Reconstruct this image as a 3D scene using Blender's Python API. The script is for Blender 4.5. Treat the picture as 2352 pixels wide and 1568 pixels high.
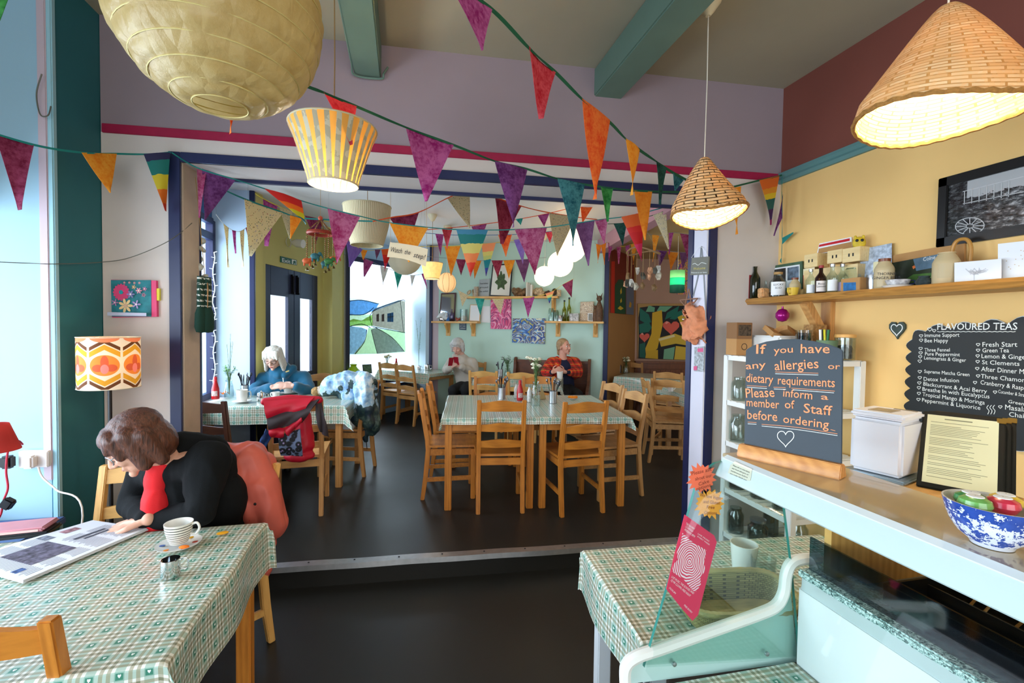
import bpy, bmesh, math, random
from mathutils import Vector as V, Matrix as MX, Euler, noise
random.seed(7)
for o in list(bpy.data.objects): bpy.data.objects.remove(o)
SC = bpy.context.scene; COL = SC.collection
PI = math.pi; R = math.radians
# ------------------------------------------------------------------ camera
FL = 1045.0; CAMZ = 1.60; UP = 0.14          # focal length in px of the 2352 wide frame, eye height, raised floor
yaw, pitch, roll = R(13.2649), R(1.72997), R(0.8)
cf = V((math.sin(yaw)*math.cos(pitch), math.cos(yaw)*math.cos(pitch), -math.sin(pitch)))
r0 = V((math.cos(yaw), -math.sin(yaw), 0)); u0 = r0.cross(cf)
cr = r0*math.cos(roll) + u0*math.sin(roll); cu = cr.cross(cf)
CP = V((0, 0, CAMZ))
cd = bpy.data.cameras.new('camera'); cam = bpy.data.objects.new('camera', cd); COL.objects.link(cam)
cd.sensor_width = 36; cd.lens = FL/2352*36; cd.clip_start = .02
cam.matrix_world = MX((( cr.x, cu.x, -cf.x, CP.x), (cr.y, cu.y, -cf.y, CP.y), (cr.z, cu.z, -cf.z, CP.z), (0, 0, 0, 1)))
SC.camera = cam
SC.view_settings.view_transform = 'Standard'; SC.view_settings.look = 'None'
SC.view_settings.gamma = 1; SC.view_settings.use_curve_mapping = False
SC.view_settings.exposure = 0.36
# measuring: where a sight line through photo pixel (x, y) meets a plane of the room
def ray(x, y): return cf + cr*((x-1176)/FL) + cu*((784-y)/FL)
def onz(x, y, z): d = ray(x, y); return CP + d*((z-CAMZ)/d.z)
def onY(x, y, Y): d = ray(x, y); return CP + d*(Y/d.y)
def onX(x, y, X): d = ray(x, y); return CP + d*(X/d.x)
def dep(x, y, k): return CP + ray(x, y)*k
def onpl(x, y, p, n):
    d = ray(x, y); n = V(n); return CP + d*((V(p)-CP).dot(n)/d.dot(n))
# ------------------------------------------------------------------ world and daylight
W = bpy.data.worlds.new('world'); SC.world = W; W.use_nodes = True
bg = W.node_tree.nodes['Background']; bg.inputs[0].default_value = (.80, .90, 1, 1); bg.inputs[1].default_value = 1.6
def daylight(name, loc, aim, sx, sy, power, col=(.86, .93, 1)):
    l = bpy.data.lights.new(name, 'AREA'); l.shape = 'RECTANGLE'; l.size = sx; l.size_y = sy; l.energy = power; l.color = col
    o = bpy.data.objects.new(name, l); COL.objects.link(o); o.location = loc
    o.rotation_euler = (V(aim)-V(loc)).to_track_quat('-Z', 'Y').to_euler(); return o
daylight('daylight_shopfront_left', (-2.75, .75, 1.40), (0, .75, 1.15), 3.9, 1.50, 150)
daylight('daylight_shopfront_rear', (.3, -3.3, 1.9), (.3, 0, 1.8), 4.2, 2.6, 80, (1, .96, .90))
daylight('daylight_back_left', (-2.9, 4.3, 1.9), (0, 4.6, 1.5), 2.4, 2.2, 150)
daylight('daylight_bay', (-1.0, 9.2, 1.9), (.9, 5.5, 1.3), 2.2, 2.0, 150)
daylight('daylight_door', (-2.5, 6.3, 1.7), (0, 5.6, 1.2), 1.2, 1.8, 30)
# ------------------------------------------------------------------ materials
def hexc(h):
    h = h.lstrip('#'); c = [int(h[i:i+2], 16)/255 for i in (0, 2, 4)]
    return tuple((x/12.92 if x <= .04045 else ((x+.055)/1.055)**2.4) for x in c) + (1,)
MATS = {}
class NT:
    def __init__(s, name):
        s.m = bpy.data.materials.new(name); s.m.use_nodes = True; s.t = s.m.node_tree; s.N = s.t.nodes; s.L = s.t.links
        s.b = s.N['Principled BSDF']; s.out = s.N['Material Output']
    def n(s, typ, **kw):
        x = s.N.new(typ)
        for k, v in kw.items(): setattr(x, k, v)
        return x
    def put(s, node, i, v):
        if hasattr(v, 'is_linked') or hasattr(v, 'links'): s.L.new(v, node.inputs[i])
        else: node.inputs[i].default_value = v
    def ma(s, op, a, b=0.0, c=None):
        x = s.n('ShaderNodeMath', operation=op); s.put(x, 0, a); s.put(x, 1, b)
        if c is not None: s.put(x, 2, c)
        return x.outputs[0]
    def mix(s, f, a, b, mode='MIX'):
        x = s.n('ShaderNodeMix', data_type='RGBA', blend_type=mode); s.put(x, 0, f); s.put(x, 6, a); s.put(x, 7, b); return x.outputs[2]
    def noise(s, scale, detail=4, vec=None, rough=.5):
        x = s.n('ShaderNodeTexNoise'); x.inputs['Scale'].default_value = scale; x.inputs['Detail'].default_value = detail; x.inputs['Roughness'].default_value = rough
        s.L.new(vec if vec is not None else s.co('Object'), x.inputs['Vector']); return x.outputs[0]
    def co(s, k): 
        if not hasattr(s, 'tc'): s.tc = s.n('ShaderNodeTexCoord')
        return s.tc.outputs[k]
    def xyz(s, vec):
        x = s.n('ShaderNodeSeparateXYZ'); s.L.new(vec, x.inputs[0]); return x.outputs
    def ramp(s, f, stops, interp='LINEAR'):
        x = s.n('ShaderNodeValToRGB'); e = x.color_ramp.elements; x.color_ramp.interpolation = interp
        while len(e) < len(stops): e.new(.5)
        for el, (p, c) in zip(e, stops): el.position = p; el.color = hexc(c) if isinstance(c, str) else c
        s.put(x, 0, f); return x.outputs[0]
    def scalev(s, vec, sc):
        x = s.n('ShaderNodeMapping'); x.inputs['Scale'].default_value = sc; s.L.new(vec, x.inputs[0]); return x.outputs[0]
    def bump(s, h, strength=.2, dist=.002):
        x = s.n('ShaderNodeBump'); x.inputs['Strength'].default_value = strength; x.inputs['Distance'].default_value = dist
        s.L.new(h, x.inputs['Height']); s.L.new(x.outputs[0], s.b.inputs['Normal'])
    def base(s, c): s.put(s.b, 'Base Color', c)
def mat(name, col, rough=.55, metal=0, var=0, vs=12, bump=0, bs=60, emit=0, trans=0, sheen=0, spec=.5, ior=1.45, coat=0, ecol=None):
    """plain material with optional mottling and fine bump"""
    if name in MATS: return MATS[name]
    t = NT(name); c = hexc(col); b = t.b.inputs
    b['Roughness'].default_value = rough; b['Metallic'].default_value = metal; b['Specular IOR Level'].default_value = spec; b['IOR'].default_value = ior
    b['Transmission Weight'].default_value = trans; b['Sheen Weight'].default_value = sheen; b['Coat Weight'].default_value = coat
    if var:
        k = t.noise(vs, 5)
        t.base(t.mix(t.ma('MULTIPLY', t.ma('SUBTRACT', k, .3), 1.8), tuple(x*(1-var) for x in c[:3])+(1,), tuple(min(1, x*(1+var)) for x in c[:3])+(1,)))
    else: b['Base Color'].default_value = c
    if bump: t.bump(t.noise(bs, 3), bump)
    if emit: b['Emission Color'].default_value = hexc(ecol) if ecol else c; b['Emission Strength'].default_value = emit
    MATS[name] = t.m; return t.m
def glassmat(name, tint='#ffffff', rough=.02, refl=.10, edge=.30):
    """thin pane: mostly clear, a little mirror"""
    if name in MATS: return MATS[name]
    t = NT(name); tr = t.n('ShaderNodeBsdfTransparent'); tr.inputs[0].default_value = hexc(tint)
    gl = t.n('ShaderNodeBsdfGlossy'); gl.inputs['Roughness'].default_value = rough
    lw = t.n('ShaderNodeLayerWeight'); lw.inputs[0].default_value = .35
    mx = t.n('ShaderNodeMixShader'); t.L.new(t.ma('ADD', t.ma('MULTIPLY', lw.outputs['Facing'], edge), refl*.4), mx.inputs[0])
    t.L.new(tr.outputs[0], mx.inputs[1]); t.L.new(gl.outputs[0], mx.inputs[2]); t.L.new(mx.outputs[0], t.out.inputs[0]); MATS[name] = t.m; return t.m
def translucent(name, col, amt=.5, rough=.8, var=0, vs=8, emit=0):
    """paper and thin cloth: part of the light goes through"""
    if name in MATS: return MATS[name]
    t = NT(name); c = hexc(col); cc = c
    if var:
        k = t.noise(vs, 6, rough=.65); cc = t.mix(k, tuple(x*(1-var) for x in c[:3])+(1,), tuple(min(1, x*(1+var)) for x in c[:3])+(1,))
    t.base(cc); t.b.inputs['Roughness'].default_value = rough
    ts = t.n('ShaderNodeBsdfTranslucent'); t.put(ts, 0, cc); mx = t.n('ShaderNodeMixShader'); mx.inputs[0].default_value = amt
    t.L.new(t.b.outputs[0], mx.inputs[1]); t.L.new(ts.outputs[0], mx.inputs[2]); t.L.new(mx.outputs[0], t.out.inputs[0]); MATS[name] = t.m; return t.m
def woodmat(name, c1, c2, axis=0, scale=9, rough=.42, stretch=9):
    if name in MATS: return MATS[name]
    t = NT(name); sc = [scale*stretch/3]*3; sc[axis] = scale/3
    v = t.scalev(t.co('Object'), sc); k = t.noise(1.6, 6, v, .6)
    w = t.n('ShaderNodeTexWave'); w.inputs['Scale'].default_value = .55; w.inputs['Distortion'].default_value = 4; w.inputs['Detail'].default_value = 2; t.L.new(v, w.inputs[0])
    t.base(t.ramp(t.ma('ADD', t.ma('MULTIPLY', k, .8), t.ma('MULTIPLY', w.outputs[1], .2)), [(.0, c1), (.62, c2)]))
    t.b.inputs['Roughness'].default_value = rough; t.bump(k, .08); MATS[name] = t.m; return t.m
def plaidmat(name, base='#eceee6', green='#4c9a82', tan='#948659', dark='#5d6f5c', P=.062, rough=.28):
    """oilcloth check: green bands with a white heart on every green crossing, tan bands between, UV in metres"""
    if name in MATS: return MATS[name]
    t = NT(name); uv = t.xyz(t.co('UV')); cols = []
    def band(x, c, w):      # 1 inside |frac-c|<w
        f = t.ma('FRACT', t.ma('DIVIDE', x, P)); return t.ma('LESS_THAN', t.ma('ABSOLUTE', t.ma('SUBTRACT', f, c)), w)
    gx, gy = band(uv[0], .5, .17), band(uv[1], .5, .17)
    tx, ty = t.ma('ADD', band(uv[0], .13, .07), band(uv[0], .87, .07)), t.ma('ADD', band(uv[1], .13, .07), band(uv[1], .87, .07))
    lx, ly = band(uv[0], .0, .035), band(uv[1], .0, .035)
    c = t.mix(t.ma('MULTIPLY', gx, .50), hexc(base), hexc(green)); c = t.mix(t.ma('MULTIPLY', gy, .50), c, hexc(green))
    c = t.mix(t.ma('MULTIPLY', tx, .60), c, hexc(tan)); c = t.mix(t.ma('MULTIPLY', ty, .60), c, hexc(tan))
    c = t.mix(t.ma('MULTIPLY', t.ma('MULTIPLY', tx, ty), .55), c, hexc(dark))
    g = t.ma('MULTIPLY', band(uv[0], .5, .13), band(uv[1], .5, .13)); c = t.mix(t.ma('MULTIPLY', g, .85), c, hexc('#2c7c64'))
    # heart
    fx = t.ma('MULTIPLY', t.ma('SUBTRACT', t.ma('FRACT', t.ma('DIVIDE', uv[0], P)), .5), 17); fy = t.ma('ADD', t.ma('MULTIPLY', t.ma('SUBTRACT', t.ma('FRACT', t.ma('DIVIDE', uv[1], P)), .5), 17), .1)
    yy = t.ma('SUBTRACT', fy, t.ma('SQRT', t.ma('ABSOLUTE', fx))); r2 = t.ma('ADD', t.ma('MULTIPLY', fx, fx), t.ma('MULTIPLY', yy, yy))
    c = t.mix(t.ma('LESS_THAN', r2, 1.0), c, hexc('#eef3ee'))
    t.base(c); t.b.inputs['Roughness'].default_value = rough; t.b.inputs['Coat Weight'].default_value = .25; t.b.inputs['Coat Roughness'].default_value = .15
    t.bump(t.noise(14, 2), .25, .004); MATS[name] = t.m; return t.m
# ------------------------------------------------------------------ mesh builder
def tag(o, label=None, cat=None, group=None, kind=None):
    for k, v in (('label', label), ('category', cat), ('group', group), ('kind', kind)):
        if v: o[k] = v
    return o
def thing(name, label, cat, loc=(0, 0, 0), rz=0, group=None):
    o = bpy.data.objects.new(name, None); COL.objects.link(o); o.empty_display_size = .1
    o.location = loc; o.rotation_euler = (0, 0, rz); return tag(o, label, cat, group)
def link(name, me, mats, parent=None, M=None):
    o = bpy.data.objects.new(name, me); COL.objects.link(o)
    if mats is not None and not me.materials:
        for m in (mats if isinstance(mats, (list, tuple)) else [mats]): me.materials.append(m)
    if parent: o.parent = parent
    if M is not None: o.matrix_local = M
    return o
class B:
    def __init__(s): s.v = []; s.f = []; s.mi = []; s.uv = {}; s.k = 0; s.M = None
    def add(s, vs, fs, uvs=None):
        b = len(s.v); s.v += [(s.M @ V(p)) if s.M else V(p) for p in vs]
        for i, f in enumerate(fs):
            if uvs: s.uv[len(s.f)] = uvs[i]
            s.f.append([b+j for j in f]); s.mi.append(s.k)
        return s
    def box(s, c, d, rot=None):
        x, y, z = d[0]/2, d[1]/2, d[2]/2; m = MX.Translation(c) @ (Euler(rot).to_matrix().to_4x4() if rot else MX())
        return s.add([m @ V(p) for p in ((-x,-y,-z),(x,-y,-z),(x,y,-z),(-x,y,-z),(-x,-y,z),(x,-y,z),(x,y,z),(-x,y,z))],
                     [(0,3,2,1),(4,5,6,7),(0,1,5,4),(1,2,6,5),(2,3,7,6),(3,0,4,7)])
    def bb(s, a, b): return s.box([(a[i]+b[i])/2 for i in range(3)], [abs(b[i]-a[i]) for i in range(3)])
    def bar(s, p, q, w, h, up=(0, 0, 1)):
        p, q = V(p), V(q); d = (q-p).normalized(); u = V(up)
        if abs(d.dot(u)) > .98: u = V((0, 1, 0))
        a = d.cross(u).normalized(); c = a.cross(d); vs = [e + a*i*w/2 + c*j*h/2 for e in (p, q) for i, j in ((-1,-1),(1,-1),(1,1),(-1,1))]
        return s.add(vs, [(0,1,2,3),(7,6,5,4),(0,4,5,1),(1,5,6,2),(2,6,7,3),(3,7,4,0)])
    def tube(s, pts, r, n=8, cap=True, flat=None):
        pts = [V(p) for p in pts]; m = len(pts); rs = r if isinstance(r, (list, tuple)) else [r]*m; vs = []; pa = None
        for i, p in enumerate(pts):
            d = (pts[min(i+1, m-1)]-pts[max(i-1, 0)]).normalized()
            a = d.orthogonal().normalized() if pa is None else (pa - d*pa.dot(d)).normalized()
            pa = a; c = d.cross(a)
            for k in range(n):
                t = 2*PI*k/n; vs.append(p + (a*math.cos(t) + c*math.sin(t)*(flat or 1))*rs[i])
        fs = [(i*n+k, i*n+(k+1) % n, (i+1)*n+(k+1) % n, (i+1)*n+k) for i in range(m-1) for k in range(n)]
        if cap: fs += [tuple(range(n-1, -1, -1)), tuple((m-1)*n+k for k in range(n))]
        return s.add(vs, fs)
    def lathe(s, prof, n=24, c=(0, 0, 0), m=None, sx=1, sy=1):
        m = m or MX.Translation(c); vs = [m @ V((r*math.cos(2*PI*k/n)*sx, r*math.sin(2*PI*k/n)*sy, z)) for r, z in prof for k in range(n)]
        fs = [(i*n+k, i*n+(k+1) % n, (i+1)*n+(k+1) % n, (i+1)*n+k) for i in range(len(prof)-1) for k in range(n)]
        uv = [((k/n, i), ((k+1)/n, i), ((k+1)/n, i+1), (k/n, i+1)) for i in range(len(prof)-1) for k in range(n)]
        zz = [p[1] for p in prof]; z0, z1 = min(zz), max(zz) or 1
        uv = [tuple((a, (prof[b][1]-z0)/max(1e-6, z1-z0)) for a, b in q) for q in uv]
        return s.add(vs, fs, uv)
    def prism(s, poly, z0, z1, m=None):
        m = m or MX(); n = len(poly); vs = [m @ V((x, y, z)) for z in (z0, z1) for x, y in poly]
        return s.add(vs, [tuple(range(n-1, -1, -1)), tuple(range(n, 2*n))] + [(k, (k+1) % n, n+(k+1) % n, n+k) for k in range(n)])
    def grid(s, fn, nu, nv, uvf=None):
        vs = [fn(i/nu, j/nv) for j in range(nv+1) for i in range(nu+1)]; w = nu+1; fs = []; us = []
        for j in range(nv):
            for i in range(nu):
                fs.append((j*w+i, j*w+i+1, (j+1)*w+i+1, (j+1)*w+i))
                if uvf: us.append([uvf(a/nu, b/nv) for a, b in ((i, j), (i+1, j), (i+1, j+1), (i, j+1))])
        return s.add(vs, fs, us or None)
    def ell(s, c, r, n=16, rot=None, m=10):
        r = (r, r, r) if not isinstance(r, (tuple, list)) else r
        mm = MX.Translation(c) @ (Euler(rot).to_matrix().to_4x4() if rot else MX()) @ MX.Diagonal((*r, 1))
        return s.lathe([(max(.002, math.sin(PI*i/m)), -math.cos(PI*i/m)) for i in range(m+1)], n, m=mm)
    def mesh(s, name, smooth=False, bevel=0, seg=2, weld=False, solid=0, angle=40):
        me = bpy.data.meshes.new(name); me.from_pydata([tuple(p) for p in s.v], [], s.f)
        if any(s.mi):
            for p, k in zip(me.polygons, s.mi): p.material_index = k
        if s.uv:
            ul = me.uv_layers.new(name='UVMap')
            for p in me.polygons:
                q = s.uv.get(p.index)
                if q:
                    for li, c in zip(p.loop_indices, q): ul.data[li].uv = c
        if bevel or weld or solid:
            bm = bmesh.new(); bm.from_mesh(me)
            if weld: bmesh.ops.remove_doubles(bm, verts=bm.verts, dist=1e-5)
            if solid: bmesh.ops.solidify(bm, geom=bm.faces[:], thickness=solid)
            if bevel:
                ed = [e for e in bm.edges if len(e.link_faces) == 2 and e.calc_face_angle(0) > R(30)]
                bmesh.ops.bevel(bm, geom=ed, offset=bevel, segments=seg, affect='EDGES', clamp_overlap=True)
            bm.to_mesh(me); bm.free()
        if smooth or bevel:
            me.polygons.foreach_set('use_smooth', [True]*len(me.polygons)); 
            try: me.set_sharp_from_angle(angle=R(angle))
            except Exception: pass
        me.update(); return me
    def build(s, name, mats, parent=None, smooth=False, bevel=0, seg=2, weld=False, solid=0, angle=40, M=None):
        return link(name, s.mesh(name, smooth, bevel, seg, weld, solid, angle), mats, parent, M)
def structure(o): o['kind'] = 'structure'; return o
def evaluated(o):
    dg = bpy.context.evaluated_depsgraph_get(); me = bpy.data.meshes.new_from_object(o.evaluated_get(dg), depsgraph=dg); return me
def text(s, size, m, parent, M, name='lettering', ax='LEFT', ext=.0004, shear=0, space=1, line=1.0, wx=1, bold=0):
    """lettering as mesh; M places its plane (x along the line, y up)"""
    cu_ = bpy.data.curves.new(name, 'FONT'); cu_.body = s; cu_.size = size; cu_.align_x = ax; cu_.extrude = ext; cu_.shear = shear
    cu_.space_character = space; cu_.space_line = line; cu_.resolution_u = 2; cu_.offset = bold
    o = bpy.data.objects.new(name, cu_); COL.objects.link(o); me = evaluated(o); bpy.data.objects.remove(o); bpy.data.curves.remove(cu_)
    me.name = name; me.materials.clear(); return link(name, me, m, parent, M @ MX.Diagonal((wx, 1, 1, 1)))
def frame(o, x, y, z=None):
    """matrix with origin o and axes x, y, z"""
    x = V(x).normalized(); y = V(y); y = (y - x*y.dot(x)).normalized(); z = x.cross(y)
    return MX(((x.x, y.x, z.x, o[0]), (x.y, y.y, z.y, o[1]), (x.z, y.z, z.z, o[2]), (0, 0, 0, 1)))
def spl(pts, n=8):
    """smooth path through points"""
    pts = [V(p) for p in pts]; out = []
    for i in range(len(pts)-1):
        p0, p1, p2, p3 = pts[max(i-1, 0)], pts[i], pts[i+1], pts[min(i+2, len(pts)-1)]
        for k in range(n):
            t = k/n; out.append(.5*((2*p1) + (p2-p0)*t + (2*p0-5*p1+4*p2-p3)*t*t + (3*p1-p0-3*p2+p3)*t**3))
    return out + [pts[-1]]
# ------------------------------------------------------------------ the setting
M_grey = mat('paint_warm_grey', '#cfc6c0', .75, var=.05, vs=3, bump=.1); M_lilac = mat('paint_lilac', '#94858d', .75, var=.05, vs=3, bump=.1)
M_red = mat('paint_crimson', '#9c1140', .6, var=.12, vs=20); M_navy = mat('paint_navy', '#20274f', .4, var=.06)
M_teal = mat('paint_teal', '#236c76', .65, var=.06, vs=4, bump=.1); M_sky = mat('paint_pale_blue', '#9dc2d4', .6, var=.03, vs=3)
M_lil2 = mat('paint_pale_lilac', '#c5b3bc', .6); M_ceil = mat('ceiling_olive_grey', '#a39c86', .85, var=.06, vs=2, bump=.12, bs=40)
M_beam = mat('paint_sage', '#647f72', .6, var=.08, vs=5, bump=.12); M_yel = mat('paint_mustard_cream', '#ecc27c', .7, var=.04, vs=3, bump=.08)
M_brown = mat('paint_red_brown', '#7a4236', .75, var=.06, vs=3); M_rail = mat('paint_teal_grey', '#5c8888', .55)
M_white = mat('paint_white', '#e9e9e6', .6); M_ceil2 = mat('ceiling_white', '#e0dfdc', .8, var=.03, vs=2)
M_mint = mat('paint_mint', '#c2e2d4', .7, var=.03, vs=2); M_olive = mat('paint_yellow_green', '#cbc276', .7, var=.04, vs=3)
M_pane = mat('paint_icy_blue', '#c3dcf2', .6); M_tan = mat('paint_tan_brown', '#a87b49', .7, var=.06, vs=3); M_pink = mat('paint_dusty_pink', '#b58f79', .7, var=.04, vs=3)
t = NT('floor_vinyl'); k = t.noise(900, 2); k2 = t.noise(1.2, 5)
t.base(t.mix(t.ma('MULTIPLY', t.ma('GREATER_THAN', k, .66), .35), t.mix(k2, hexc('#141413'), hexc('#272622')), hexc('#4a4841'))); t.b.inputs['Specular IOR Level'].default_value = .45
t.put(t.b, 'Roughness', t.ma('ADD', t.ma('MULTIPLY', k2, .25), .30)); t.bump(k, .06); M_floor = t.m
E_ = V((.99738, -.0723, 0)); N_ = V((.0723, .99738, 0)); P_ = V((-.81, 2.97, 0)); WM = MX(((E_.x, N_.x, 0, P_.x), (E_.y, N_.y, 0, P_.y), (0, 0, 1, 0), (0, 0, 0, 1)))
TH = .27; TJ = .205; SL, SR, ZO = -.445, 2.85, 2.52; XR = 2.574; XL = -1.661; ZCF = 3.30; ZCB = 2.95
def wp(s, t_, z): return WM @ V((s, t_, z))
def walldist(x, y, off=0): return onpl(x, y, wp(0, off, 0), N_)
# floors
b = B(); b.bb((-2.4, -3.0, -.1), (2.7, 3.25, 0)); structure(b.build('floor', M_floor))
b = B(); b.M = WM; b.prism([(SL-.03, -.015), (SR+.03, -.015), (SR+.03, TH-.05), (6.5, TH-.05), (6.5, 8), (-1.9, 8), (-1.9, TH-.05), (SL-.03, TH-.05)], -.1, UP); structure(b.build('floor_raised', M_floor))
b = B(); b.M = WM
prof = [(-.034, UP-.030), (-.030, UP+.002), (.026, UP+.005), (.030, UP+.0015), (.028, UP-.001), (-.016, UP-.001), (-.024, UP-.030)]
n_ = 40
def wob(i): return .006*math.sin(i*.9)+.004*math.sin(i*.37+1)
vs = [(SL+.01+(SR-SL-.02)*i/n_, y+wob(i)*.4, z) for i in range(n_+1) for y, z in prof]; q = len(prof)
b.add(vs, [(i*q+j, i*q+(j+1) % q, (i+1)*q+(j+1) % q, (i+1)*q+j) for i in range(n_) for j in range(q)] + [tuple(range(q)), tuple(n_*q+j for j in range(q-1, -1, -1))])
nos = b.build('trim_1', mat('brushed_aluminium', '#b9bbbd', .38, .9, var=.1, vs=30)); structure(nos)
b = B(); b.M = WM
for i in range(12): b.lathe([(.0001, .0022), (.005, .0018), (.006, 0)], 8, (SL+.15+i*.27, .004, UP+.0045))
b.build('screw', mat('dark_metal', '#33333a', .4, .8), nos)
# dividing wall with its wide opening
b = B(); b.M = WM
for k, z0, z1 in ((0, 0, 2.66), (1, 2.66, ZCF+.05)):
    b.k = k; b.bb((-.85, 0, z0), (SL, TJ if not k else TH, z1)); b.bb((SR, 0, z0), (3.6, TJ+.02 if not k else TH, z1))
    if k: b.bb((SL, 0, z0), (SR, TH, z1))
b.k = 0; b.bb((SL, 0, ZO), (SR, TH, 2.66)); structure(b.build('wall_back', [M_grey, M_lilac]))
b = B(); b.M = WM; b.bb((-.84, -.012, 2.655), (3.40, .0, 2.705)); structure(b.build('trim_2', M_red, bevel=.003))
b = B(); b.M = WM      # navy architrave round the opening, front and back edges
b.bb((SL-.062, -.014, 0), (SL, .012, 2.575)); b.bb((SR, -.014, 0), (SR+.062, .012, 2.575)); b.bb((SL, -.014, ZO), (SR, .012, 2.575))
b.bb((SL-.06, TJ-.022, UP), (SL+.006, TJ+.006, ZO)); b.bb((SR-.012, TJ-.035, UP), (SR+.06, TJ+.034, ZO)); b.bb((SL, TH-.02, ZO-.02), (SR, TH+.014, 2.57))
structure(b.build('trim_3', M_navy, bevel=.003))
b = B(); b.M = WM; b.bb((SL, .012, UP), (SL+.004, TJ-.02, ZO)); structure(b.build('trim_4', mat('paint_old_cream', '#cdb9a4', .7, var=.12, vs=9)))
b = B(); b.M = WM; b.bb((SR-.004, .012, UP), (SR, TJ-.03, ZO)); structure(b.build('trim_5', mat('paint_lilac_white', '#dcd8e4', .6)))
# left wall of the front room: shop window reveal and teal pier
b = B(); b.bb((-2.2, 2.70, -.02), (XL, 3.3, ZCF+.05)); b.bb((-2.2, -1.4, -.02), (XL, 2.70, .60)); b.bb((-2.2, -3.0, -.02), (XL, -1.4, ZCF+.05)); structure(b.build('wall_left', M_teal))
b = B(); b.bb((-2.25, 2.682, .60), (XL-.03, 2.70, ZCF+.02)); b.bb((-2.25, -1.4, ZCF-.12), (XL, 2.70, ZCF+.02)); structure(b.build('trim_6', M_sky))
b = B(); b.bb((XL-.055, 2.668, .82), (XL-.018, 2.684, ZCF)); structure(b.build('trim_7', M_lil2, bevel=.004))
b = B(); b.bb((XL-.022, 2.672, .3), (XL+.004, 2.702, ZCF)); structure(b.build('trim_8', mat('paint_light_aqua', '#9cc9d6', .5), bevel=.005))
b = B(); b.bb((-2.25, -1.4, .60), (XL+.03, 2.68, .635)); structure(b.build('window_sill', mat('paint_sill_blue', '#47608e', .5), bevel=.006))
b = B(); b.bb((-2.02, -1.4, .62), (-1.98, 2.70, .70)); b.bb((-2.02, -1.4, 3.12), (-1.98, 2.70, 3.2))
for y in (-1.4, .1, 1.6, 2.66): b.bb((-2.02, y, .62), (-1.98, y+.04, 3.2))
b.bb((-2.06, -1.4, 2.12), (-1.985, 2.70, 3.3)); w1 = structure(b.build('window_1', mat('paint_frame_blue', '#b9cbd8', .5))); b = B(); b.bb((-2.004, -1.4, .7), (-2.0, 2.68, 3.12)); b.build('pane', glassmat('window_glass', '#f6fbff'), w1)
# right wall
b = B()
for k, z0, z1 in ((0, -.02, 2.665), (1, 2.665, ZCF+.05)): b.k = k; b.bb((XR, -3.0, z0), (XR+.12, 2.9, z1))
structure(b.build('wall_right', [M_yel, M_brown]))
b = B(); pr = [(0, 2.635), (-.018, 2.635), (-.03, 2.655), (-.022, 2.67), (-.034, 2.685), (-.03, 2.705), (-.012, 2.712), (0, 2.715)]
b.prism(pr, -2.74, 3.0, MX(((1, 0, 0, XR), (0, 0, -1, 0), (0, 1, 0, 0), (0, 0, 0, 1)))); structure(b.build('trim_9', M_rail))
# rear of the front room: shopfront behind the viewer
b = B(); b.bb((-2.2, -3.0, -.02), (-1.5, -2.9, ZCF)); b.bb((2.2, -3.0, -.02), (XR, -2.9, ZCF)); b.bb((-1.5, -3.0, -.02), (2.2, -2.9, .6)); b.bb((-1.5, -3.0, 2.9), (2.2, -2.9, ZCF)); structure(b.build('wall_front', M_grey))
b = B(); b.bb((-2.2, -3.0, ZCF), (XR+.1, 3.1, ZCF+.1)); structure(b.build('ceiling', M_ceil))
b = B(); b.bb((-.305, -3.0, 3.10), (-.15, 2.93, ZCF)); structure(b.build('ceiling_beam', M_beam, bevel=.008))
b = B(); b.bb((1.195, -3.0, 3.12), (1.385, 2.84, ZCF)); structure(b.build('ceiling_beam', M_beam, bevel=.008))
# ---- back room
def seg(b, p, q, z0, z1, th=.12):
    """wall piece whose visible face runs p -> q (plan), solid to the left of that direction"""
    p, q = V((p[0], p[1], 0)), V((q[0], q[1], 0)); d = (q-p).normalized(); n = V((-d.y, d.x, 0))
    m = MX(((d.x, n.x, 0, p.x), (d.y, n.y, 0, p.y), (0, 0, 1, 0), (0, 0, 0, 1))); k = b.M; b.M = m; b.bb((0, 0, z0), ((q-p).length, th, z1)); b.M = k; return m
ya, yn = V((.27114, .96254, 0)), V((.96254, -.27114, 0)); YA = V((-1.50, 5.13, 0)); RC = .14
YD = YA - yn*RC                                       # recessed door wall
D0 = onpl(604, 640, YA, yn); D1 = onpl(763, 700, YA, yn); YE = onpl(790, 650, YA, yn)
dl, dr = onpl(610, 640, YD, yn), onpl(731, 660, YD, yn)
XG = -1.88                                            # street window on the left
b = B(); seg(b, (XG, 3.1), (XG, 5.3), 0, .86); seg(b, (XG, 3.1), (XG, 5.3), 2.62, ZCB+.03); structure(b.build('wall_left_back', mat('paint_mid_blue', '#3b6a9a', .6)))
b = B(); b.bb((XG-.3, 5.14, 0), (-1.535, 5.26, ZCB+.03)); structure(b.build('trim_10', M_pane))
b = B(); b.bb((-1.54, 5.125, 0), (-1.492, 5.2, ZCB)); structure(b.build('trim_11', M_navy, bevel=.004))
b = B(); b.bb((XG-.06, 3.2, .82), (XG+.20, 5.14, .86)); structure(b.build('trim_12', M_white, bevel=.005))
b = B(); b.bb((XG-.04, 5.085, .86), (XG+.03, 5.145, 2.62)); b.bb((XG-.03, 3.25, 2.42), (XG+.03, 5.1, 2.49)); b.bb((XG-.03, 3.25, 2.58), (XG+.03, 5.1, 2.64)); b.bb((XG-.03, 3.25, .86), (XG+.03, 3.32, 2.62)); b.bb((XG-.03, 4.2, .86), (XG+.01, 4.25, 2.42)); b.bb((XG-.03, 3.3, .86), (XG+.03, 5.1, .92))
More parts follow.
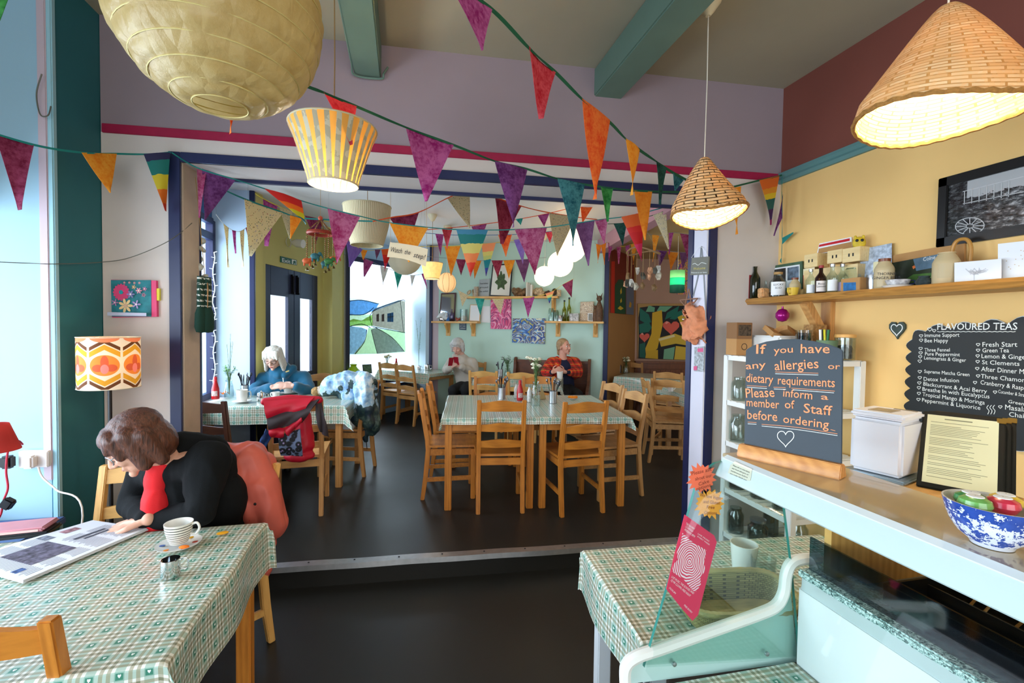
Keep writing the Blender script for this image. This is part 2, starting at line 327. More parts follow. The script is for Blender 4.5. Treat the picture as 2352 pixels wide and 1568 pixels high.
w2 = structure(b.build('window_2', M_navy, bevel=.004)); b = B(); b.bb((XG-.012, 3.3, .9), (XG-.008, 5.1, 2.6)); b.build('pane', MATS['window_glass'], w2)
b = B(); seg(b, YA, D0, 0, ZCB+.03, RC+.1); seg(b, D1, YE, 0, ZCB+.03, RC+.1)
DT = 2.275
pL, pR = YD + ya*((dl-YD).dot(ya)), YD + ya*((dr-YD).dot(ya)); q0, q1 = D0 - yn*RC, D1 - yn*RC
seg(b, q0, pL, 0, ZCB+.03, .1); seg(b, pR, q1, 0, ZCB+.03, .1); seg(b, pL, pR, DT, ZCB+.03, .1); structure(b.build('wall_door_side', M_olive))
DM = frame(pL, ya, (0, 0, 1)); DM.translation.z = 0; DW = (pR-pL).length     # door frame of reference: x along the wall, y up, z to the room
b = B(); b.M = DM
for i in range(2):
    x0 = i*DW/2+.004; x1 = (i+1)*DW/2-.004; g0, g1 = (x0+.11, x1-.13) if i == 0 else (x0+.15, x1-.15)
    for a0, a1, z0, z1 in ((x0, g0, UP+.01, DT), (g1, x1, UP+.01, DT), (g0, g1, UP+.01, .98), (g0, g1, 1.94, DT)): b.bb((a0, z0, -.05), (a1, z1, -.01))
d1 = structure(b.build('door_1', mat('paint_dark_navy', '#1b2140', .4, var=.06), bevel=.003))
b = B(); b.M = DM
for g0, g1 in ((.114, DW/2-.134), (DW/2+.154, DW-.154)): b.bb((g0, .98, -.034), (g1, 1.94, -.030))
b.build('pane', MATS['window_glass'], d1)
for x in (DW/2-.06, DW/2+.06):
    b = B(); b.M = DM; b.bb((x-.012, 1.98, -.01), (x+.012, 2.22, .012)); b.tube([(x, 2.0, .018), (x, 2.2, .018)], .006); b.lathe([(.001, 0), (.014, .0), (.012, .03), (.001, .032)], 10, m=MX.Translation((x, 1.99, .0)))
    b.build('door_bolt', mat('black_iron', '#17181c', .4, .6), d1)
# bay window with a landscape film on the glass
Ma, Na = V((.43, 7.75, 0)), V((2.965, 6.437, 0)); md = (Na-Ma).normalized(); mn = V((md.y, -md.x, 0))
W0 = YE + V((.03, .02, 0)); W0.z = 0; W1 = onY(947, 700, 8.35); W1.z = 0; wd = (W1-W0).normalized(); WL = (W1-W0).length; wn = V((wd.y, -wd.x, 0))
BM_ = frame(W0, wd, (0, 0, 1))
b = B(); b.M = BM_; b.bb((-.02, 0, -.06), (.045, ZCB, .03)); structure(b.build('trim_13', mat('paint_black_navy', '#1b1e35', .4)))
b = B(); b.M = BM_; b.bb((-.4, 0, -.2), (WL+.6, .62, -.0)); b.bb((-.02, 2.66, -.14), (WL+.4, ZCB+.03, -.0)); structure(b.build('wall_bay', mat('paint_sky_blue', '#a9cbe6', .6)))
b = B(); b.M = BM_; b.bb((0, .62, -.14), (WL+.1, .66, .26)); structure(b.build('trim_14', M_navy, bevel=.004))
b = B(); b.M = BM_; b.bb((.03, 2.58, -.03), (WL, 2.66, .05)); b.bb((WL-.04, .66, -.03), (WL+.05, 2.66, .05)); b.bb((.03, .66, -.03), (WL, .72, .03))
w3 = structure(b.build('window_3', M_navy, bevel=.004)); b = B(); b.M = BM_; b.bb((.03, .7, -.02), (WL-.03, 2.6, -.016)); b.build('pane', MATS['window_glass'], w3)
R1 = W1 + wd*.03
b = B(); seg(b, Ma, R1, 0, ZCB+.03, .1); structure(b.build('trim_15', M_pane))
b = B(); mm = frame(Ma, md, (0, 0, 1)); b.M = mm; b.bb((-.045, 0, -.03), (.025, ZCB, .03)); structure(b.build('trim_16', M_navy, bevel=.004))
# mint wall, pillar and alcove
ML = (Na-Ma).length
b = B(); b.M = mm; b.k = 1; b.bb((.0, 0, -.14), (.13, ZCB+.03, 0)); b.k = 0; b.bb((.13, 0, -.14), (ML, ZCB+.03, 0)); structure(b.build('wall_mint', [M_mint, M_lil2]))
b = B(); b.M = mm; b.bb((ML-.015, 0, -.16), (ML+.055, ZCB, .035)); structure(b.build('trim_17', M_navy, bevel=.004))
Q0 = Na + md*.06; Q = dep(1459, 760, 7.9); Q.z = 0; Q2 = dep(1760, 760, 8.0); Q2.z = 0
b = B(); seg(b, Q0, Q, 0, ZCB+.03, .1); structure(b.build('wall_alcove_side', M_tan))
b = B(); seg(b, Q, Q2, 0, ZCB+.03, .1); structure(b.build('wall_alcove_back', M_pink))
b = B(); b.bb((4.9, 2.6, 0), (5.0, 8.5, ZCB)); structure(b.build('wall_right_back', M_tan))
b = B(); b.M = WM; b.bb((-1.8, TH, ZCB), (6.4, 7, ZCB+.1)); structure(b.build('ceiling_back', M_ceil2))
bk = onz(1540, 470, ZCB-.06); bk.z = 0; bdv = (bk-Na).normalized()   # downstand between main back room and alcove
b = B(); seg(b, Na - bdv*.2 + V((.02, .02, 0)), Na + bdv*2.9, ZCB-.2, ZCB+.01, -.14); structure(b.build('trim_18', mat('paint_rose_lilac', '#b98a94', .7)))
b = B(); al = [Na, Na+bdv*2.9, V((6, 3.6, 0)), V((6, 9, 0)), Q+V((0, .3, 0))]
b.prism([(p.x, p.y) for p in al], ZCB-.13, ZCB-.03); structure(b.build('ceiling_alcove', mat('ceiling_tan', '#b89a6a', .8)))
# ------------------------------------------------------------------ furniture
W_or = woodmat('pine_orange', '#8a4a10', '#d08430', 2); W_orx = woodmat('pine_orange_across', '#8a4a10', '#d08430', 0)
W_lt = woodmat('pine_light', '#b57c36', '#e8b468', 2); W_ltx = woodmat('pine_light_across', '#b57c36', '#e8b468', 0)
W_dk = woodmat('wood_dark_brown', '#2e1710', '#5a3322', 2); W_dkx = woodmat('wood_dark_brown_across', '#2e1710', '#5a3322', 0)
W_pk = woodmat('pine_tan', '#96602c', '#cf9a5c', 2); W_pkx = woodmat('pine_tan_across', '#96602c', '#cf9a5c', 0)
WOODS = {'orange': (W_or, W_orx), 'light': (W_lt, W_ltx), 'dark': (W_dk, W_dkx), 'tan': (W_pk, W_pkx)}
CACHE = {}
def part(name, key, make, mats, parent, M=None):
    """an object from a mesh that is made once and shared by its copies"""
    if key not in CACHE:
        me = make(); CACHE[key] = me
    return link(name, CACHE[key], mats, parent, M)
def slat(z, h0, h1, w=.33):
    def f():
        b = B(); n = 14; top = []; bot = []
        for i in range(n+1):
            t = i/n; x = (t-.5)*w; s_ = 1-abs(2*t-1); k = 3*s_*s_-2*s_**3
            top.append((x, z+h0/2+(h1-h0)*k, -.022*math.sin(PI*t))); bot.append((x, z-h0/2, -.022*math.sin(PI*t)))
        sl = lambda zz: -.19-.075*(zz-.45)/.45
        vs = [V((x, sl(zz)+d+o, zz)) for o in (-.009, .009) for x, zz, d in top+bot[::-1]]; m_ = 2*(n+1)
        fs = [(i, (i+1) % m_, m_+(i+1) % m_, m_+i) for i in range(m_)]
        for o in (0, m_):
            for i in range(n): q = (o+i, o+i+1, o+m_-2-i, o+m_-1-i); fs.append(q if o else q[::-1])
        return b.add(vs, fs).mesh('slat', smooth=True, angle=50)
    return f
def chair(label, loc, rz, wood='orange', group='wooden ladder-back chairs', tilt=None):
    w, wx = WOODS[wood]; r = thing('dining_chair', label, 'chair', loc, rz, group); K = wood
    for sx in (-1, 1):
        def bp(sx=sx):
            b = B(); ys = [(0, -.235), (.2, -.208), (.42, -.19), (.5, -.195), (.9, -.265)]; vs = []
            for z, y in ys:
                for dx, dy in ((-.017, -.02), (.017, -.02), (.017, .02), (-.017, .02)): vs.append((sx*.175+dx, y+dy*(1 if .1 < z < .6 else .8), z))
            m_ = len(ys); return b.add(vs, [(i*4+k, i*4+(k+1) % 4, i*4+4+(k+1) % 4, i*4+4+k) for i in range(m_-1) for k in range(4)] + [(3, 2, 1, 0), tuple(range(m_*4-4, m_*4))]).mesh('rear_leg', bevel=.004)
        part('rear_leg', ('rl', K, sx), bp, w, r)
        part('leg', ('fl', K, sx), lambda sx=sx: B().bb((sx*.185-.019, .17, 0), (sx*.185+.019, .208, .43)).mesh('leg', bevel=.004), w, r)
        part('stretcher', ('st', K, sx), lambda sx=sx: B().bar((sx*.178, -.21, .17), (sx*.183, .19, .18), .02, .036).mesh('stretcher', bevel=.003), wx, r)
    part('seat', ('se', K), lambda: B().grid(lambda u, v: V(((u-.5)*(.39+.03*v), -.20+.425*v, .445-.008*math.sin(PI*u)*math.sin(PI*v))), 10, 10).mesh('seat', smooth=True, solid=-.019, angle=50), wx, r)
    def ap():
        b = B()
        for x in (-.178, .178): b.bb((x-.01, -.18, .375), (x+.01, .18, .43))
        b.bb((-.17, .178, .375), (.17, .196, .43)); b.bb((-.16, -.205, .375), (.16, -.187, .43)); return b.mesh('seat_frame', bevel=.003)
    part('seat_frame', ('ap', K), ap, wx, r)
    for i, (z, a, c) in enumerate(((.845, .066, .088), (.675, .052, .072), (.545, .052, .07))): part('back_slat', ('sl', K, i), slat(z, a, c), wx, r)
    return r
def table(label, loc, rz, lx, ly, h, wood='orange', group='wooden cafe tables', legw=.055):
    """loc = front left corner on the floor"""
    w, wx = WOODS[wood] if wood in WOODS else (MATS[wood], MATS[wood]); r = thing('dining_table', label, 'table', loc, rz, group)
    B().bb((0, 0, h-.022), (lx, ly, h)).build('tabletop', wx, r, bevel=.004)
    a = .012
    for x in (a, lx-a-legw):
        for y in (a, ly-a-legw): B().bb((x, y, 0), (x+legw, y+legw, h-.022)).build('leg', w, r, bevel=.004)
    b = B(); g = .02+legw
    for y in (a+.012, ly-a-.034): b.bb((g-.01, y, h-.105), (lx-g+.01, y+.022, h-.022))
    for x in (a+.012, lx-a-.034): b.bb((x, g-.01, h-.105), (x+.022, ly-g+.01, h-.022))
    b.build('apron', wx, r, bevel=.003); return r
def cloth(label, loc, rz, lx, ly, z, drops, m, flare=.35, seed=1, wav=.010, name='tablecloth', u0=0, group='green checked tablecloths'):
    """oilcloth lying on a top: drops = (left, right, near, far) overhang"""
    L, R_, F, K = drops; rnd = random.Random(seed); ph = [rnd.uniform(0, 6) for _ in range(8)]
    def pos(s, t):
        a = max(0, -s, s-lx); c = max(0, -t, t-ly); sx = -1 if s < 0 else 1; sy = -1 if t < 0 else 1
        x = min(max(s, 0), lx); y = min(max(t, 0), ly); e = .004
        if a == 0 and c == 0:
            return V((x, y, e+.0018*math.sin(s*9+ph[0])*math.sin(t*11+ph[1])))
        dr = math.hypot(a, c) if min(a, c) > 0 else max(a, c); q = min(a, c)
        wx_ = wav*math.sin(t*13+ph[2])*min(1, a/.05) if a else 0; wy = wav*math.sin(s*12+ph[3])*min(1, c/.05) if c else 0
        ox = sx*(min(a, .012)+.04*a + flare*q*1.0 + wx_) if a else 0; oy = sy*(min(c, .012)+.04*c + flare*q*1.0 + wy) if c else 0
        zz = e - max(0, (max(a, c)+.25*q) - .006)
        return V((x+ox, y+oy, zz))
    def axis(l, a, c):
        xs = [-a*(1-i/5) for i in range(5)] if a else []; n = max(6, int(l/.035)); xs += [l*i/n for i in range(n+1)]
        for e in (.012, ): pass
        if c: xs += [l+c*(i+1)/5 for i in range(5)]
        if a: xs += [-.012, -.004]
        if c: xs += [l+.012, l+.004]
        return sorted(set(xs))
    xs, ys = axis(lx, L, R_), axis(ly, F, K); nx = len(xs); b = B()
    vs = [pos(s, t) for t in ys for s in xs]; fs = []; uv = []
    for j in range(len(ys)-1):
        for i in range(nx-1):
            fs.append((j*nx+i, j*nx+i+1, (j+1)*nx+i+1, (j+1)*nx+i)); uv.append([(xs[i+a]+u0+.3, ys[j+c]+.3) for a, c in ((0, 0), (1, 0), (1, 1), (0, 1))])
    b.add(vs, fs, uv); o = b.build(name, m, None, smooth=True, angle=60)
    o.location = (loc[0], loc[1], z); o.rotation_euler = (0, 0, rz); return tag(o, label, 'tablecloth', group)
PL = plaidmat('oilcloth_check'); 
def along(p, q): d = V(q)-V(p); return math.atan2(d.y, d.x)
# foreground table at the left window
table('pine cafe table in the left foreground under the green checked oilcloth', (-1.64, 1.30, 0), 0, 1.04, .80, .745)
cloth('green checked oilcloth on the foreground table with the newspaper', (-1.645, 1.29, 0), 0, 1.055, .825, .745, (0, .21, .075, .05), PL, seed=3, flare=.42)
# the two tables in the middle of the raised room
ex = V((.9906, -.137, 0)); ey = V((.137, .9906, 0)); aM = math.atan2(-.137, .9906); TA = V((.300, 3.585, UP)); TB = TA + ex*.758
table('left of the two orange pine tables pushed together in the middle', TA, aM, .735, 1.18, .74)
table('right of the two orange pine tables pushed together in the middle', TB, aM, .735, 1.18, .74)
cloth('green checked oilcloth on the left one of the two middle tables', TA-ex*.005-ey*.01, aM, .765, 1.20, UP+.741, (.09, .0, .055, .05), PL, seed=5)
cloth('green checked oilcloth on the right one of the two middle tables, white corner flap hanging', TB+ex*.003-ey*.01, aM, .745, 1.20, UP+.741, (.0, .10, .055, .05), PL, seed=6, u0=.02)
# table of the woman in blue
tz = UP+.745
fr, br = onz(787, 931, tz), onz(806, 901, tz); a3 = along(onz(520, 932, tz), fr); e3 = V((math.cos(a3), math.sin(a3), 0)); f3 = V((-e3.y, e3.x, 0))
T3 = fr - e3*1.18; T3.z = UP
table('brown table of the blue-fleeced woman beside the street window', T3, a3, 1.18, .80, .74, 'tan')
cloth('green checked oilcloth hanging deep over the table of the blue-fleeced woman', T3-e3*.01-f3*.01, a3, 1.20, .82, UP+.741, (.1, .16, .165, .1), PL, seed=8, flare=.7)
# far left table
c4, l4, r4 = onz(985, 858, tz), onz(851, 846, tz), onz(1055, 849, tz); a4 = along(l4, c4); e4 = V((math.cos(a4), math.sin(a4), 0)); f4 = V((-e4.y, e4.x, 0))
T4 = c4 - e4*1.09; T4.z = UP
table('far table below the landscape window where the grey-haired woman sits', T4, a4, 1.08, .62, .74, 'tan')
cloth('green checked oilcloth on the far table below the landscape window', T4-f4*.01, a4, 1.10, .64, UP+.741, (.1, .06, .17, .1), PL, seed=9, flare=.5)
# pew table
c5, b5 = onz(1283, 877, tz), onz(1328, 866.5, tz); a5 = R(-24); e5 = V((math.cos(a5), math.sin(a5), 0)); f5 = V((-e5.y, e5.x, 0))
T5 = c5 - e5*1.16; T5.z = UP
table('table in front of the wooden pew where the tartan-shawled woman sits', T5, a5, 1.16, .62, .74, 'tan')
cloth('green checked oilcloth on the table in front of the wooden pew', T5-f5*.01, a5, 1.17, .64, UP+.741, (.08, .16, .13, .05), PL, seed=10)
# alcove tables
l6, r6 = onz(1402, 862, tz), onz(1505, 869, tz); a6 = along(l6, r6); e6 = V((math.cos(a6), math.sin(a6), 0)); f6 = V((-e6.y, e6.x, 0)); T6 = l6 + e6*.10 - f6*.06; T6.z = UP
table('long table in the alcove below the painting with hearts', T6, a6, 1.18, .76, .74, 'tan')
cloth('green checked oilcloth on the alcove table below the painting with hearts', T6-f6*.01, a6, 1.19, .78, UP+.741, (.06, .06, .22, .05), PL, seed=11)
l7, r7 = onz(1528, 889, tz), onz(1580, 909, tz); a7 = along(l7, r7); e7 = V((math.cos(a7), math.sin(a7), 0)); f7 = V((-e7.y, e7.x, 0)); T7 = l7.copy(); T7.z = UP
table('table half hidden behind the right jamb of the opening', T7, a7, 1.1, .72, .74, 'tan')
cloth('green checked oilcloth on the table half hidden behind the right jamb', T7-f7*.01, a7, 1.12, .74, UP+.741, (.06, .05, .13, .05), PL, seed=12)
# small table by the display counter
l8 = onz(1343, 1264, .752); a8 = R(-4); e8 = V((math.cos(a8), math.sin(a8), 0)); f8 = V((-e8.y, e8.x, 0)); T8 = l8 - f8*.50; T8.z = 0
mat('table_paint_white', '#dfe3e6', .5)
table('white table with checked cloth behind the glass display counter', T8+e8*.02, a8, 1.0, .48, .745, 'table_paint_white', legw=.05)
cloth('green checked oilcloth on the white table behind the display counter', T8, a8, 1.03, .50, .746, (.16, .0, .03, .03), PL, seed=13, flare=.3)
# chairs: loc is the floor point below the seat centre; rz 0 faces away from the viewer
def rearat(p, rz, side=0): return V((p[0], p[1], 0)) + MX.Rotation(rz, 3, 'Z') @ V((-side*.175, .235, 0))
def chair_r(label, px, rz, side, wood='orange', z=UP, grp='wooden ladder-back chairs'):
    """chair from the photo position of one rear leg foot (side -1 left, 1 right)"""
    q = onz(px[0], px[1], z); q = rearat(q, rz, side); q.z = z; return chair(label, q, rz, wood, grp)
chair_r('orange pine chair tucked under the left middle table, its back to the viewer', (1149, 1179), aM, 0)
chair_r('orange pine chair tucked under the right middle table, turned slightly left', (1338, 1182), R(3), 0)
chair_r('orange pine chair at the left side of the middle tables, nearer one', (970, 1147), R(-95), -1 if 0 else 1)
q = rearat(onz(970, 1147, UP), R(-95), 1) + ey*.52 + ex*.03; chair('orange pine chair at the left side of the middle tables, farther one', (q.x, q.y, UP), R(-97))
chair_r('tan pine chair at the right side of the middle tables, nearer one', (1474, 1138), R(95), -1, 'tan')
q = rearat(onz(1474, 1138, UP), R(95), -1) + ey*.58 - ex*.02; chair('tan pine chair at the right side of the middle tables, farther one', (q.x, q.y, UP), R(97), 'tan')
q = TA + ex*.45 + ey*1.36; chair('orange pine chair behind the left middle table facing the viewer', (q.x, q.y, UP), R(173))
q = TB + ex*.24 + ey*1.36; chair('orange pine chair behind the right middle table facing the viewer', (q.x, q.y, UP), R(171))
q = T5 + e5*.20 - f5*.12; chair('pine chair at the near side of the pew table, left one', (q.x, q.y, UP), a5+R(4), 'light')
q = T5 + e5*.72 - f5*.14; chair('pine chair at the near side of the pew table, right one', (q.x, q.y, UP), a5+R(2), 'light')
q = T4 + e4*.33 - f4*.16; chair_r('tan pine chair at the near side of the far table, left one', (893, 966), a4+R(4), 0, 'tan')
chair_r('tan pine chair at the near side of the far table, right one', (930, 976), a4+R(2), 0, 'tan')
q = onz(976, 822, UP+.9); chair('pine chair behind the far table in front of the navy post', (q.x, q.y, UP), a4+PI, 'light')
q = T6 + e6*.30 - f6*.10; chair_r('tan pine chair at the left end of the alcove table', (1449, 951), a6+R(4), 0, 'tan')
q = T6 + e6*.86 - f6*.2; chair('tan pine chair behind the nearer alcove chair at the alcove table', (q.x, q.y, UP), a6+R(2), 'tan')
chair_r('tan pine chair angled in front of the right jamb, nearest of the alcove chairs', (1531, 1050), R(-46), 0, 'tan')
q = T7 + e7*.55 - f7*.15; chair('tan pine chair mostly hidden by the right jamb of the opening', (q.x, q.y, UP), a7+R(-6), 'tan')
q = onz(514, 921, UP+.9) - MX.Rotation(a3+R(-4), 3, 'Z') @ V((.175, -.265, 0)); chair('dark brown chair at the table of the blue-fleeced woman, half behind the left jamb', (q.x, q.y, UP), a3+R(-4), 'dark')
chair_r('brown chair with a red and grey jacket over its back', (680, 1190), a3+R(12), 0, 'tan')
q = T3 + e3*.62 + f3*1.04; chair('chair the blue-fleeced woman sits on', (q.x, q.y, UP), a3+PI, 'tan')
q = T3 + e3*1.09 + f3*.50; CH_COAT = chair('chair under the blue puffer coat at the end of the table', (q.x, q.y, UP), a3+R(84), 'tan')
chair('light pine chair at the far side of the foreground table, beside the reading woman', (-1.27, 2.33, 0), R(176), 'light')
q = onz(112, 1419, .90) - MX.Rotation(R(-5), 3, 'Z') @ V((.175, -.265, 0)); chair('orange pine chair in the bottom left corner, nearest the viewer', (q.x, q.y, 0), R(-5), 'orange')
WCH = chair('chair the reading woman sits on, under the coral jacket', (-.94, 2.44, 0), R(132), 'light')
# pew along the mint wall
PW = frame(onpl(1187, 790, Ma, mn), md, (0, 0, 1)); PW.translation.z = UP; W_pw = woodmat('pew_oak', '#3b1d10', '#6e3d22', 0, rough=.35)
pew = thing('church_pew', 'dark oak pew with curved ends against the mint wall', 'pew', PW.translation, math.atan2(md.y, md.x))
pl = 1.16
for i, x in enumerate((0, pl)):
    out = [(-.005, 0), (-.005, .97), (-.03, 1.0), (-.075, .99), (-.10, .95), (-.115, .84), (-.15, .72), (-.24, .62), (-.36, .58), (-.42, .54), (-.44, .46), (-.43, .36), (-.44, .0)]
    B().prism(out, -.022, .022, MX(((0, 0, 1, x), (1, 0, 0, 0), (0, 1, 0, 0), (0, 0, 0, 1)))).build('end_panel', W_pw, pew, bevel=.004)
B().bb((.02, -.46, .42), (pl-.02, -.03, .45)).build('seat', W_pw, pew, bevel=.005)
b = B(); b.bb((.02, -.04, .45), (pl-.02, -.018, .93)); b.bb((.02, -.065, .92), (pl-.02, -.01, .96)); b.bb((.02, -.05, .6), (pl-.02, -.036, .62)); b.build('backrest', W_pw, pew, bevel=.003)
# oak panelling behind the alcove table
qa, qb = Q.copy(), Q2.copy(); am = frame(qa, qb-qa, (0, 0, 1)); pn = woodmat('panel_oak', '#4a2612', '#824a26', 2, rough=.4)
b = B(); b.M = am
b.bb((0, 0, .0), (2.3, .93, .02))
for i in range(26): b.bb((.09*i+.004, UP, .02), (.09*i+.086, .90, .03))
b.bb((0, .92, 0), (2.3, 1.02, .045)); b.bb((0, 1.02, 0), (2.3, 1.055, .075)); structure(b.build('trim_19', pn, bevel=.003))
# ------------------------------------------------------------------ bunting
FM = {}
def batik(k, c1, c2, sc=14):
    t = NT('bunting_'+k); n1 = t.noise(sc, 6, rough=.7); n2 = t.noise(sc*5, 4, rough=.6)
    f = t.ma('MULTIPLY', t.ma('SUBTRACT', t.ma('ADD', t.ma('MULTIPLY', n1, .75), t.ma('MULTIPLY', n2, .4)), .46), 5.0)
    c = t.mix(f, hexc(c1), hexc(c2)); t.base(c); t.b.inputs['Roughness'].default_value = .85
    ts = t.n('ShaderNodeBsdfTranslucent'); t.put(ts, 0, c); mx = t.n('ShaderNodeMixShader'); mx.inputs[0].default_value = .38
    t.L.new(t.b.outputs[0], mx.inputs[1]); t.L.new(ts.outputs[0], mx.inputs[2]); t.L.new(mx.outputs[0], t.out.inputs[0]); FM[k] = t.m
for k, a, c in (('maroon', '#7a0f3c', '#a8466e'), ('magenta', '#9a1370', '#c969a8'), ('purple', '#5b1a5e', '#8c4f92'), ('plum', '#6e3a6a', '#8b5a86'), ('red', '#c3142f', '#e05a66'), ('crimson', '#8c0d33', '#b8455f'),
                ('orange', '#e8521a', '#f58a3c'), ('amber', '#f09114', '#f9b840'), ('tangerine', '#e07a10', '#ee9a2a'), ('teal', '#0d5a6a', '#4f98a0'), ('green', '#14702a', '#4aa050'), ('bottle', '#0d4038', '#2f6a5e'),
                ('rose', '#a92a68', '#cf7aa0'), ('lavender', '#8a6cc4', '#9d83d0'), ('aqua', '#0c8f86', '#4cc0b0'), ('silver', '#c9c7c2', '#dddbd6')): batik(k, a, c)
def floral(k):
    t = NT('bunting_'+k); v = t.n('ShaderNodeTexVoronoi'); v.inputs['Scale'].default_value = 70; t.L.new(t.co('Object'), v.inputs[0])
    sp = t.ramp(t.noise(30, 2), [(.35, '#b06a5a'), (.5, '#7a8a54'), (.65, '#8a86a8')]); c = t.mix(t.ma('LESS_THAN', v.outputs['Distance'], .26), hexc('#dccba0'), sp)
    t.base(c); ts = t.n('ShaderNodeBsdfTranslucent'); t.put(ts, 0, c); mx = t.n('ShaderNodeMixShader'); mx.inputs[0].default_value = .35
    t.L.new(t.b.outputs[0], mx.inputs[1]); t.L.new(ts.outputs[0], mx.inputs[2]); t.L.new(mx.outputs[0], t.out.inputs[0]); FM[k] = t.m
floral('floral')
def rainbow(k, cols):
    t = NT('bunting_'+k); uv = t.xyz(t.co('UV')); n_ = len(cols); st = [(i/n_, c) for i, c in enumerate(cols)]
    c = t.ramp(t.ma('ADD', uv[1], t.ma('MULTIPLY', t.ma('SUBTRACT', t.noise(30, 2), .5), .06)), st, 'CONSTANT'); t.base(c)
    ts = t.n('ShaderNodeBsdfTranslucent'); t.put(ts, 0, c); mx = t.n('ShaderNodeMixShader'); mx.inputs[0].default_value = .35
    t.L.new(t.b.outputs[0], mx.inputs[1]); t.L.new(ts.outputs[0], mx.inputs[2]); t.L.new(mx.outputs[0], t.out.inputs[0]); FM[k] = t.m
# listed from the tip to the hem
rainbow('rainbow_blue', ['#f07a80', '#f0503c', '#f0503c', '#f79a5c', '#f79a5c', '#e8dc80', '#e8dc80', '#138a88', '#138a88', '#4596b8'])
rainbow('rainbow_red', ['#2a7c84', '#2a7c84', '#d8cc2a', '#d8cc2a', '#ee8420', '#ee8420', '#d83028', '#d83028', '#d83028'])
rainbow('rainbow_pink', ['#c01a5c', '#e02c62', '#e02c62', '#d80c14', '#d80c14', '#e01c14', '#e8641a', '#e8641a'])
rainbow('rainbow_orange', ['#b01a6a', '#4a2268', '#4a2268', '#1c6a6c', '#1c6a6c', '#e8cf34', '#e8a030', '#e8762a', '#e8762a'])
rainbow('rainbow_teal', ['#d84424', '#e87a1c', '#e87a1c', '#e0cc30', '#e0cc30', '#158078', '#158078', '#2c2a58'])
rainbow('rainbow_sun', ['#4a2c98', '#3a4aa8', '#12909a', '#12909a', '#cfd884', '#e8dc80', '#f7a870', '#f7a870'])
RB = {k: mat('ribbon_'+k, c, .7) for k, c in (('teal', '#14807a'), ('dkgreen', '#0e5236'), ('orange', '#e8561c'), ('blue', '#3a6a9a'), ('yellow', '#d8c234'), ('grey', '#8a8d90'), ('white', '#dfe6e4'))}
def bunting(label, ribbon, path, flags, w=.012, tie=0, group='bunting strings across the ceiling'):
    """path: photo points with their distance Y into the room; flags: left x y, right x y, tip x y, cloth"""
    P = [onY(x, y, Y) for x, y, Y in path]; mid = P[len(P)//2]
    r = thing('bunting', label, 'bunting', P[0], 0, group); o = P[0]
    sp = spl(P, 6); b = B(); m_ = len(sp); vs = []
    for i, p in enumerate(sp):
        tw = .5*math.sin(i*.55); vs += [p-o+V((0, w*.5*math.sin(tw), w/2*math.cos(tw))), p-o-V((0, w*.5*math.sin(tw), w/2*math.cos(tw)))]
    b.add(vs, [(2*i, 2*i+1, 2*i+3, 2*i+2) for i in range(m_-1)]); b.build('ribbon', RB[ribbon], r, solid=.0012)
    if tie:
        for q in (P[0], P[-1]): B().tube([q-o, V((q.x, q.y, ZCB+.005 if tie == 1 else ZCB-.125))-o], .0008, 4).build('thread', RB['grey'], r)
    def Yat(x, y):
        # distance along the path: nearest path point in the photo
        best = None
        for (x0, y0, Y0), (x1, y1, Y1) in zip(path, path[1:]):
            dx, dy = x1-x0, y1-y0; q = max(0, min(1, ((x-x0)*dx+(y-y0)*dy)/(dx*dx+dy*dy+1e-9))); d = (x-x0-q*dx)**2+(y-y0-q*dy)**2
            if best is None or d < best[0]: best = (d, Y0+(Y1-Y0)*q)
        return best[1]
    for i, (x0, y0, x1, y1, xt, yt, c) in enumerate(flags):
        Ya, Yb = Yat(x0, y0), Yat(x1, y1); A, Bq, T = onY(x0, y0, Ya)-o, onY(x1, y1, Yb)-o, onY(xt, yt, (Ya+Yb)/2)-o
        nn = (Bq-A).cross(T-A).normalized(); L = (T-(A+Bq)/2).length; ph = i*1.7+len(path); n_ = 9; b = B(); vs = []; uvv = []
        for j in range(n_+1):
            s_ = j/n_
            for k in range(5):
                u = k/4; p = A.lerp(T, s_).lerp(Bq.lerp(T, s_), u)
                if s_ == 1: p = T + (Bq-A).normalized()*(u-.5)*.004
                p = p + nn*(L*.05*math.sin(ph+s_*2.2+u*2.4)*s_ + (Bq-A).length*.07*math.sin(PI*u)*(1-s_)*math.cos(ph)); vs.append(p)
        fs = [(j*5+k, j*5+k+1, j*5+6+k, j*5+5+k) for j in range(n_) for k in range(4)]
        uv = [[(a/4, 1-c_/n_) for a, c_ in ((k, j), (k+1, j), (k+1, j+1), (k, j+1))] for j in range(n_) for k in range(4)]
        b.add(vs, fs, uv); b.build('flag', FM[c], r, smooth=True, solid=.0012, angle=60)
    return r
bunting('long bunting on dark green ribbon from behind the paper lantern to the right corner', 'dkgreen',
 [(-120, -170, 1.2), (120, -90, 1.3), (285, -8, 1.5), (420, 70, 1.65), (560, 135, 1.78), (700, 196, 1.9), (745, 213, 1.95), (820, 245, 2.1), (932, 292, 2.25), (1042, 333, 2.35), (1137, 370, 2.45), (1210, 388, 2.5), (1280, 410, 2.52), (1345, 424, 2.55), (1455, 437, 2.58), (1560, 441, 2.6), (1640, 438, 2.62), (1745, 414, 2.64), (1796, 402, 2.66)],
 [(-60, -150, 60, -110, -12, 80, 'green'), (150, -80, 300, 0, 330, 60, 'amber'), (495, 105, 570, 140, 530, 306, 'orange'), (743, 212, 819, 244, 808, 332, 'red'), (932, 293, 1042, 333, 978, 463, 'magenta'), (1136, 370, 1211, 390, 1178, 522, 'purple'), (1280, 410, 1343, 424, 1318, 564, 'teal'), (1380, 430, 1408, 433, 1396, 509, 'green'), (1456, 437, 1498, 440, 1480, 552, 'tangerine'), (1672, 434, 1702, 428, 1692, 538, 'amber'), (1744, 414, 1790, 403, 1773, 516, 'rainbow_orange')])
